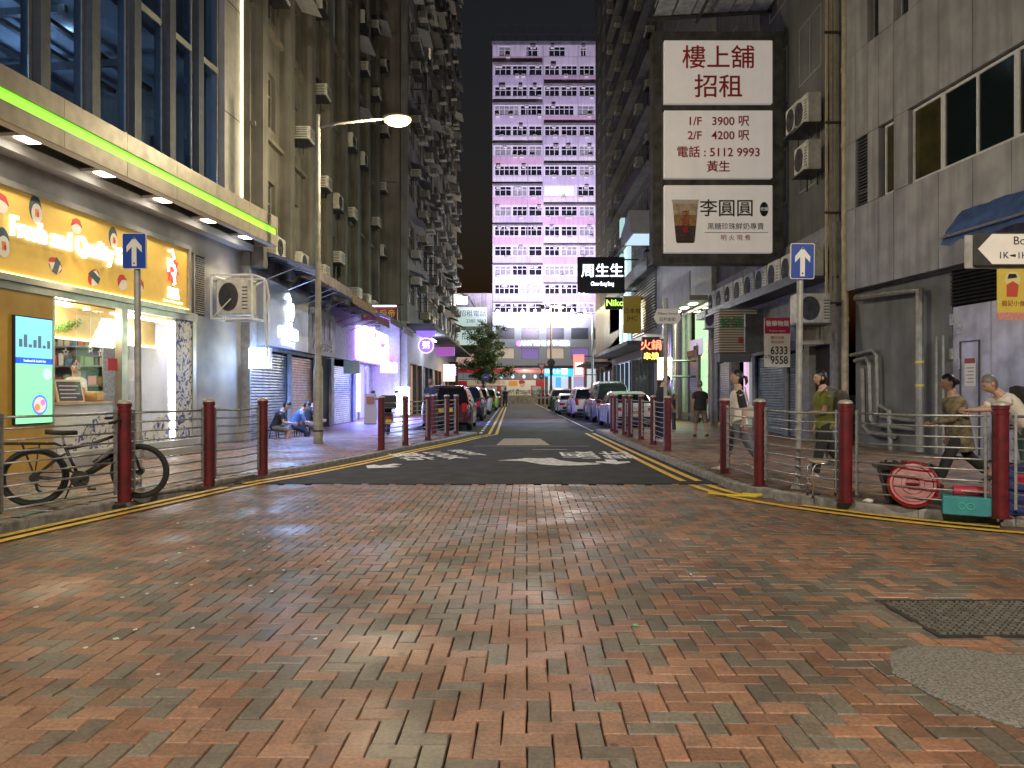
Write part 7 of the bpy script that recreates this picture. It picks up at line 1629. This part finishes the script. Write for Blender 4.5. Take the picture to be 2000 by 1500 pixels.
    for j in range(nv + 1):
        th_ = math.pi * j / nv
        for i in range(nu):
            ph = 2 * math.pi * i / nu; x, y, z = math.sin(th_) * math.sin(ph), math.sin(th_) * math.cos(ph), math.cos(th_)
            low = max(0, -z); px = .077 * x * (1 - .30 * low ** 1.5); py = .098 * y * (1 - .12 * low) + .012 * low; pz = .122 * z
            if y > .3:
                fx = px / .02; fz = (pz + .018) / .026; py += .021 * math.exp(-fx * fx - fz * fz) * (1 if pz < .02 else .5)        # nose
                for ex in (-.031, .031): py -= .009 * math.exp(-((px - ex) / .016) ** 2 - ((pz - .012) / .013) ** 2)                 # sockets
                py += .006 * math.exp(-(px / .025) ** 2 - ((pz + .062) / .010) ** 2) + .007 * math.exp(-(px / .024) ** 2 - ((pz + .098) / .014) ** 2)   # lips, chin
                py += .004 * math.exp(-(px / .05) ** 2 - ((pz - .032) / .01) ** 2)
            hv.append(Vector((px, py, pz)))
            front = y; hl = .055 if front > .45 else (-.02 if front > -.1 else -.085)
            if front > -.1 and front <= .45: hl = -.02 + (front + .1) / .55 * .07
            if hair == 'bob': hl = hl if front > .4 else -.12
            hair_ok.append(pz > hl); nz_ = mnoise.noise(Vector((px, py, pz)) * 38 + Vector(loc)); sc_ = 1.10 + .045 * nz_ + (.05 if pz > .05 else 0)
            hairv.append(Vector((px * sc_, py * sc_ - .004, pz * sc_ + .003)))
    faces = [(j * nu + i, (j + 1) * nu + i, (j + 1) * nu + (i + 1) % nu, j * nu + (i + 1) % nu) for j in range(nv) for i in range(nu)]
    tr = lambda p: mv(hc + HR @ p)
    hm.add([tr(p) for p in hv], faces)
    for sx in (-1, 1): hm.ell(tr(Vector((sx * .079, -.008, -.005))), (.012 * k, .022 * k, .032 * k), 8, 6, HR)
    hm.cur = 1
    for sx in (-1, 1): hm.ell(tr(Vector((sx * .031, .084, .012))), (.011 * k, .006 * k, .006 * k), 8, 6, HR); hm.ell(tr(Vector((sx * .032, .092, .034))), (.018 * k, .006 * k, .004 * k), 8, 4, HR)
    hm.cur = 2; hm.ell(tr(Vector((0, .098, -.063))), (.022 * k, .006 * k, .006 * k), 8, 4, HR)
    hh = MB(); hh.add([tr(p) for p in hairv], [f_ for f_ in faces if sum(hair_ok[q] for q in f_) >= 3])
    if hair == 'bun': hh.ell(tr(Vector((0, -.118, -.01))), (.042 * k, .04 * k, .045 * k), 12, 8)
    if hair == 'tail': hh.tube([tr(Vector(p)) for p in ((0, -.1, .03), (0, -.15, .01), (0, -.165, -.06), (0, -.15, -.12))], [.02 * k, .032 * k, .028 * k, .008 * k], 8)
    ho = hh.build('hair', hairm, o, smooth=True)
    PENDING.append((o, hm, hands, prims, tor, (pel, T, D, X, off, k), dict(skin=skin, shirt=shirt, pants=pants, shoes=shoes, sleeve=sleevem or shirt)))
    return o, mv, (pel, T, D)
hands_cnt = [0]
def finish_people():
    dg = bpy.context.evaluated_depsgraph_get()
    for o, hm, hands, prims, tor, (pel, T, D, X, off, k), c in PENDING:
        me = bpy.data.meshes.new_from_object(o.evaluated_get(dg)); o.modifiers.clear()
        me.materials.clear()
        eye = mat('eye_dark', (.02, .015, .013), .3); lip = mat('lip', (.38, .15, .13), .5)
        for m_ in (c['skin'], c['shirt'], c['pants'], c['shoes'], c['sleeve'], eye, lip): me.materials.append(m_)
        idx = []
        for p in me.polygons:
            q = p.center / k - off; t = (q - pel).dot(T); best = ('skin', 1e9)
            r = q - pel - T * t; ax, ay = r.dot(X), r.dot(D)
            if t > .485 and math.hypot(ax, ay) < .088: best = ('skin', -.5)
            t0, t1 = tor[0][1] - .02, .49
            if t0 < t < t1:
                tab = [(a[1], a[2]) for a in tor]; tab2 = [(a[1], a[3]) for a in tor]; rx, ry = lerp_tab(tab, t), lerp_tab(tab2, t); dd = (math.hypot(ax / rx, ay / ry) - 1) * min(rx, ry) - .004
                if dd < best[1] and t < .485: best = ('shirt', dd)
            for kind, a, b_, ra, rb in prims:
                ab = b_ - a; u = (q - a).dot(ab) / ab.length_squared
                if kind == 'pants' and (u < -.3 or u > 1.02): continue
                if kind == 'sleeve' and u > 1.02: continue
                if kind == 'upper' and u < .05: continue
                u = max(0, min(1, u)); dd = (q - a - ab * u).length - (ra + (rb - ra) * u)
                if kind == 'shoe' and q.z > a.z + .075 and q.z > b_.z + .05: continue
                if dd < best[1]: best = (kind, dd)
            if t < tor[0][1] and best[0] in ('skin', 'upper') and t > -.14 and abs(ax) < .17: best = ('pants', 0)
            idx.append({'skin': 0, 'upper': 0, 'shirt': 1, 'pants': 2, 'shoe': 3, 'sleeve': 4}[best[0]])
        me.polygons.foreach_set('material_index', idx)
        bm = bmesh.new(); bm.from_mesh(me)
        for src, remap in ((hm, {0: 0, 1: 5, 2: 6}), (hands, {0: 0})):
            tmp = src.mesh('tmp', [c['skin']] * 3, True)
            for p in tmp.polygons: p.material_index = remap.get(p.material_index, 0)
            bm.from_mesh(tmp); bpy.data.meshes.remove(tmp)
        bm.to_mesh(me); bm.free(); me.polygons.foreach_set('use_smooth', [True] * len(me.polygons)); o.data = me
def held(name, mb, mm, label, cat, o, smooth=False):
    q = mb.build(name, mm, smooth=smooth); q.location = o.location; q.rotation_euler = o.rotation_euler; return tag(q, label, cat)
c_black = cloth('black', (.018, .018, .02)); c_navy = cloth('navy', (.02, .025, .06)); c_white = cloth('white', (.72, .68, .60)); c_green = cloth('green', (.17, .19, .025)); c_grey = cloth('grey_jeans', (.14, .14, .16)); c_khaki = cloth('khaki', (.13, .115, .085)); c_blue = cloth('blue', (.09, .17, .40)); c_camo = cloth('camouflage', (.20, .16, .085), col2=(.045, .042, .035), var=.1, vs=11); c_shoe = mat('shoe_white', (.55, .54, .52), .6); c_shoeb = mat('shoe_black', (.02, .02, .022), .6); c_apron = cloth('staff_white', (.62, .62, .62))
person('man in black tee and khaki shorts walking away', (5.57, 21.0, PZ), R(8), 1.6, 2, (4, 0), ((10, 8, 5), (-10, 10, 5)), ((-4, 13, 14, 0), (6, 13, 20, 5)), c_black, c_khaki, c_shoeb, SKIN2, hairm=HAIRG, leg_cover=.58, fat=1.15)
o, mv, _ = person('man in black looking down at a phone behind the railing', (3.95, 18.9, PZ), R(-72), 1.72, 8, (32, 0), ((2, 2, 4), (-2, 4, 4)), ((22, 4, 78, 22), (8, 6, 25, 0)), c_black, c_navy, c_shoe, SKIN, fat=1.15)
held('phone', MB().box((-.03, .40, 1.22), (.075, .012, .15), rot=Matrix.Rotation(R(-40), 3, 'X')), M['black'], 'dark phone held by the man behind the railing', 'phone', o)
o, mv, _ = person('woman in white tee with black sleeves walking left', (3.9, 12.2, PZ), R(83), 1.68, 2, (-3, -4), ((24, 4, 2), (-22, 14, 2)), ((-14, 8, 14, 0), (14, 8, 22, 0)), c_white, c_grey, c_shoe, SKIN, 'tail', sleevem=c_black, female=True, loose=.028, hem=-.12, sleeve=.85)
held('shoulder_bag', MB().loft([[(x * w, y * d - .16, z) for x, y in ((-1, -1), (1, -1), (1, 1), (-1, 1))] for z, w, d in ((.88, .10, .05), (.92, .13, .075), (1.08, .12, .06), (1.12, .09, .03))]).tube([(-.1, -.15, 1.1), (-.19, -.06, 1.42), (-.12, .04, 1.42), (-.1, .08, 1.2)], .012, 6), cloth('cream', (.5, .46, .38)), 'cream shoulder bag of the woman in white tee', 'bag', o)
o, mv, _ = person('man in green tee and black trousers walking left', (4.85, 11.0, PZ), R(86), 1.62, 4, (4, 0), ((16, 4, 2), (-18, 14, 2)), ((12, 8, 75, 8), (-6, 8, 24, 0)), c_green, c_black, c_shoe, SKIN, hair='bob', loose=.03)
held('backpack', MB().loft([[(x * w, y * d - .235, z) for x, y in ((-.9, -1), (.9, -1), (1, 0), (.9, 1), (-.9, 1), (-1, 0))] for z, w, d in ((.92, .1, .06), (.98, .14, .09), (1.25, .13, .085), (1.36, .08, .05))]).tube([(-.1, -.15, 1.36), (-.11, .0, 1.42), (-.12, .12, 1.3), (-.12, .05, 1.05)], .016, 6).tube([(.1, -.15, 1.36), (.11, .0, 1.42), (.12, .12, 1.3), (.12, .05, 1.05)], .016, 6), c_khaki, 'khaki backpack of the man in green', 'backpack', o)
held('carrier_bag', MB().loft([[(x * w + .26, y * d - .12, z) for x, y in ((-1, -1), (1, -1), (1, 1), (-1, 1))] for z, w, d in ((.3, .05, .08), (.36, .08, .13), (.55, .07, .1), (.66, .02, .02), (.74, .015, .03))]), mat('carrier_plastic', (.55, .55, .54), .4), 'white carrier bag held by the man in green', 'bag', o)
person('woman in camouflage tunic striding left in flip flops', (6.25, 9.95, PZ), R(82), 1.58, 9, (6, 0), ((26, 6, 2), (-26, 22, 2)), ((18, 12, 55, 10), (-12, 8, 20, 0)), c_camo, c_black, c_shoeb, SKIN2, 'bun', sleeve=1.3, hem=-.34, loose=.05, female=True, leg_cover=.9)
o, mv, (pe, TT, DD) = person('man in white shirt bending forward behind the nearest red post', (6.98, 9.65, PZ), R(80), 1.66, 40, (10, 0), ((8, 4, 5), (-6, 8, 5)), ((50, 6, 25, 8), (45, 6, 30, 8)), c_white, cloth('teal_trousers', (.05, .10, .10)), c_shoeb, SKIN, hairm=HAIRG)
held('rucksack', MB().box(mv(pe + TT * .27 - DD * .2), (.28, .17, .4), ch=.06, rot=Matrix(((1, DD.x, TT.x), (0, DD.y, TT.y), (0, DD.z, TT.z)))), c_black, 'black rucksack on the bending man', 'rucksack', o)
st = ((84, 98, 10), (80, 90, 10))
person('seated man in black looking at his phone', (-6.78, 20.3, PZ), R(-78), 1.68, 24, (30, 0), st, ((12, 4, 62, 18), (12, 4, 66, 18)), c_black, c_khaki, c_shoe, SKIN, leg_cover=.55, seat=.34)
person('seated man in a blue shirt bent over between the others', (-6.5, 21.1, PZ), R(-70), 1.7, 30, (30, 0), ((78, 84, 8), (70, 70, 8)), ((14, 4, 55, 18), (12, 4, 60, 18)), c_blue, c_navy, c_shoeb, SKIN, seat=.34, sleeve=.8)
person('seated man in dark top with pale trousers', (-6.35, 22.0, PZ), R(-66), 1.72, 16, (26, 0), ((66, 52, 8), (72, 70, 8)), ((10, 6, 60, 18), (10, 6, 62, 18)), cloth('dark_olive', (.03, .035, .035)), cloth('pale_grey', (.28, .27, .26)), c_shoeb, SKIN, seat=.38)
for i, (x, y, h) in enumerate(((-6.83, 20.3, .24), (-6.56, 21.12, .24), (-6.42, 22.02, .28))):
    t = thing('low_stool', ['low plastic stool under the seated man in black', 'low plastic stool under the man in blue shirt', 'low plastic stool under the man in pale trousers'][i], 'stool', (x, y, PZ), group='low stools by the shutters'); MB().box((0, 0, h), (.3, .26, .03), ch=.01).build('seat', mat('stool_blue', (.04, .07, .16), .5), t)
    for a in (-.11, .11):
        for b_ in (-.09, .09): MB().tube([(a * 1.2, b_ * 1.2, 0), (a, b_, h)], .014, 6).build('leg', MATS['stool_blue'], t)
o, mv, _ = person('man in dark navy tee standing by the dark red car', (-2.72, 24.15, PZ), R(165), 1.76, 5, (16, 0), ((2, 2, 5), (-2, 4, 5)), ((24, 8, 78, 28), (24, 8, 78, 28)), c_navy, c_navy, c_shoeb, SKIN2, fat=1.2)
MB().box((0, .147, 1.3), (.1, .012, .12)).build('shirt_print', mat('print_cream2', (.5, .46, .3), .7), o)
person('distant pedestrian in dark clothes walking up the road', (-.62, 64, .0), R(0), 1.72, 2, (2, 0), ((12, 4, 3), (-12, 8, 3)), ((-8, 10, 12, 0), (10, 10, 14, 0)), c_navy, c_navy, c_shoeb, SKIN2)
o, _, _ = person('shop worker in white behind the sushi counter', (0, 0, 0), 0, 1.66, 6, (14, 0), ((2, 2, 4), (-2, 4, 4)), ((25, 6, 60, 12), (28, 6, 60, 12)), c_apron, c_black, c_shoeb, SKIN, sleeve=1.3, female=True); in_LA(o, 4.25, 2.0, .36); o.rotation_euler = (0, 0, R(83.8 + 120))
MB().lathe([(.088, 1.60), (.094, 1.63), (.09, 1.70), (.0, 1.72)], 18, (0, .03, -.03)).build('cap', c_apron, o, smooth=True)
o, _, _ = person('shop worker in black by the sushi shop shelves', (0, 0, 0), 0, 1.68, 2, (6, 30), ((2, 2, 4), (-2, 4, 4)), ((10, 8, 40, 12), (18, 6, 60, 12)), c_black, c_black, c_shoeb, SKIN, sleeve=1.3); in_LA(o, 2.85, 1.9, .36); o.rotation_euler = (0, 0, R(83.8 + 150))
finish_people()

# ---------------------------------------------------------------- lettering becomes plain mesh
dg = bpy.context.evaluated_depsgraph_get()
for o in [o for o in COL.objects if o.type == 'FONT']:
    me = bpy.data.meshes.new_from_object(o.evaluated_get(dg)); nm = o.name
    n = bpy.data.objects.new('lettering', me); COL.objects.link(n); n.parent = o.parent
    n.location = o.location; n.rotation_euler = o.rotation_euler; n.scale = o.scale
    for key in ('kind', 'label', 'category'):
        if o.get(key): n[key] = o[key]
    base = nm.split('.')[0]
    bpy.data.objects.remove(o); n.name = base
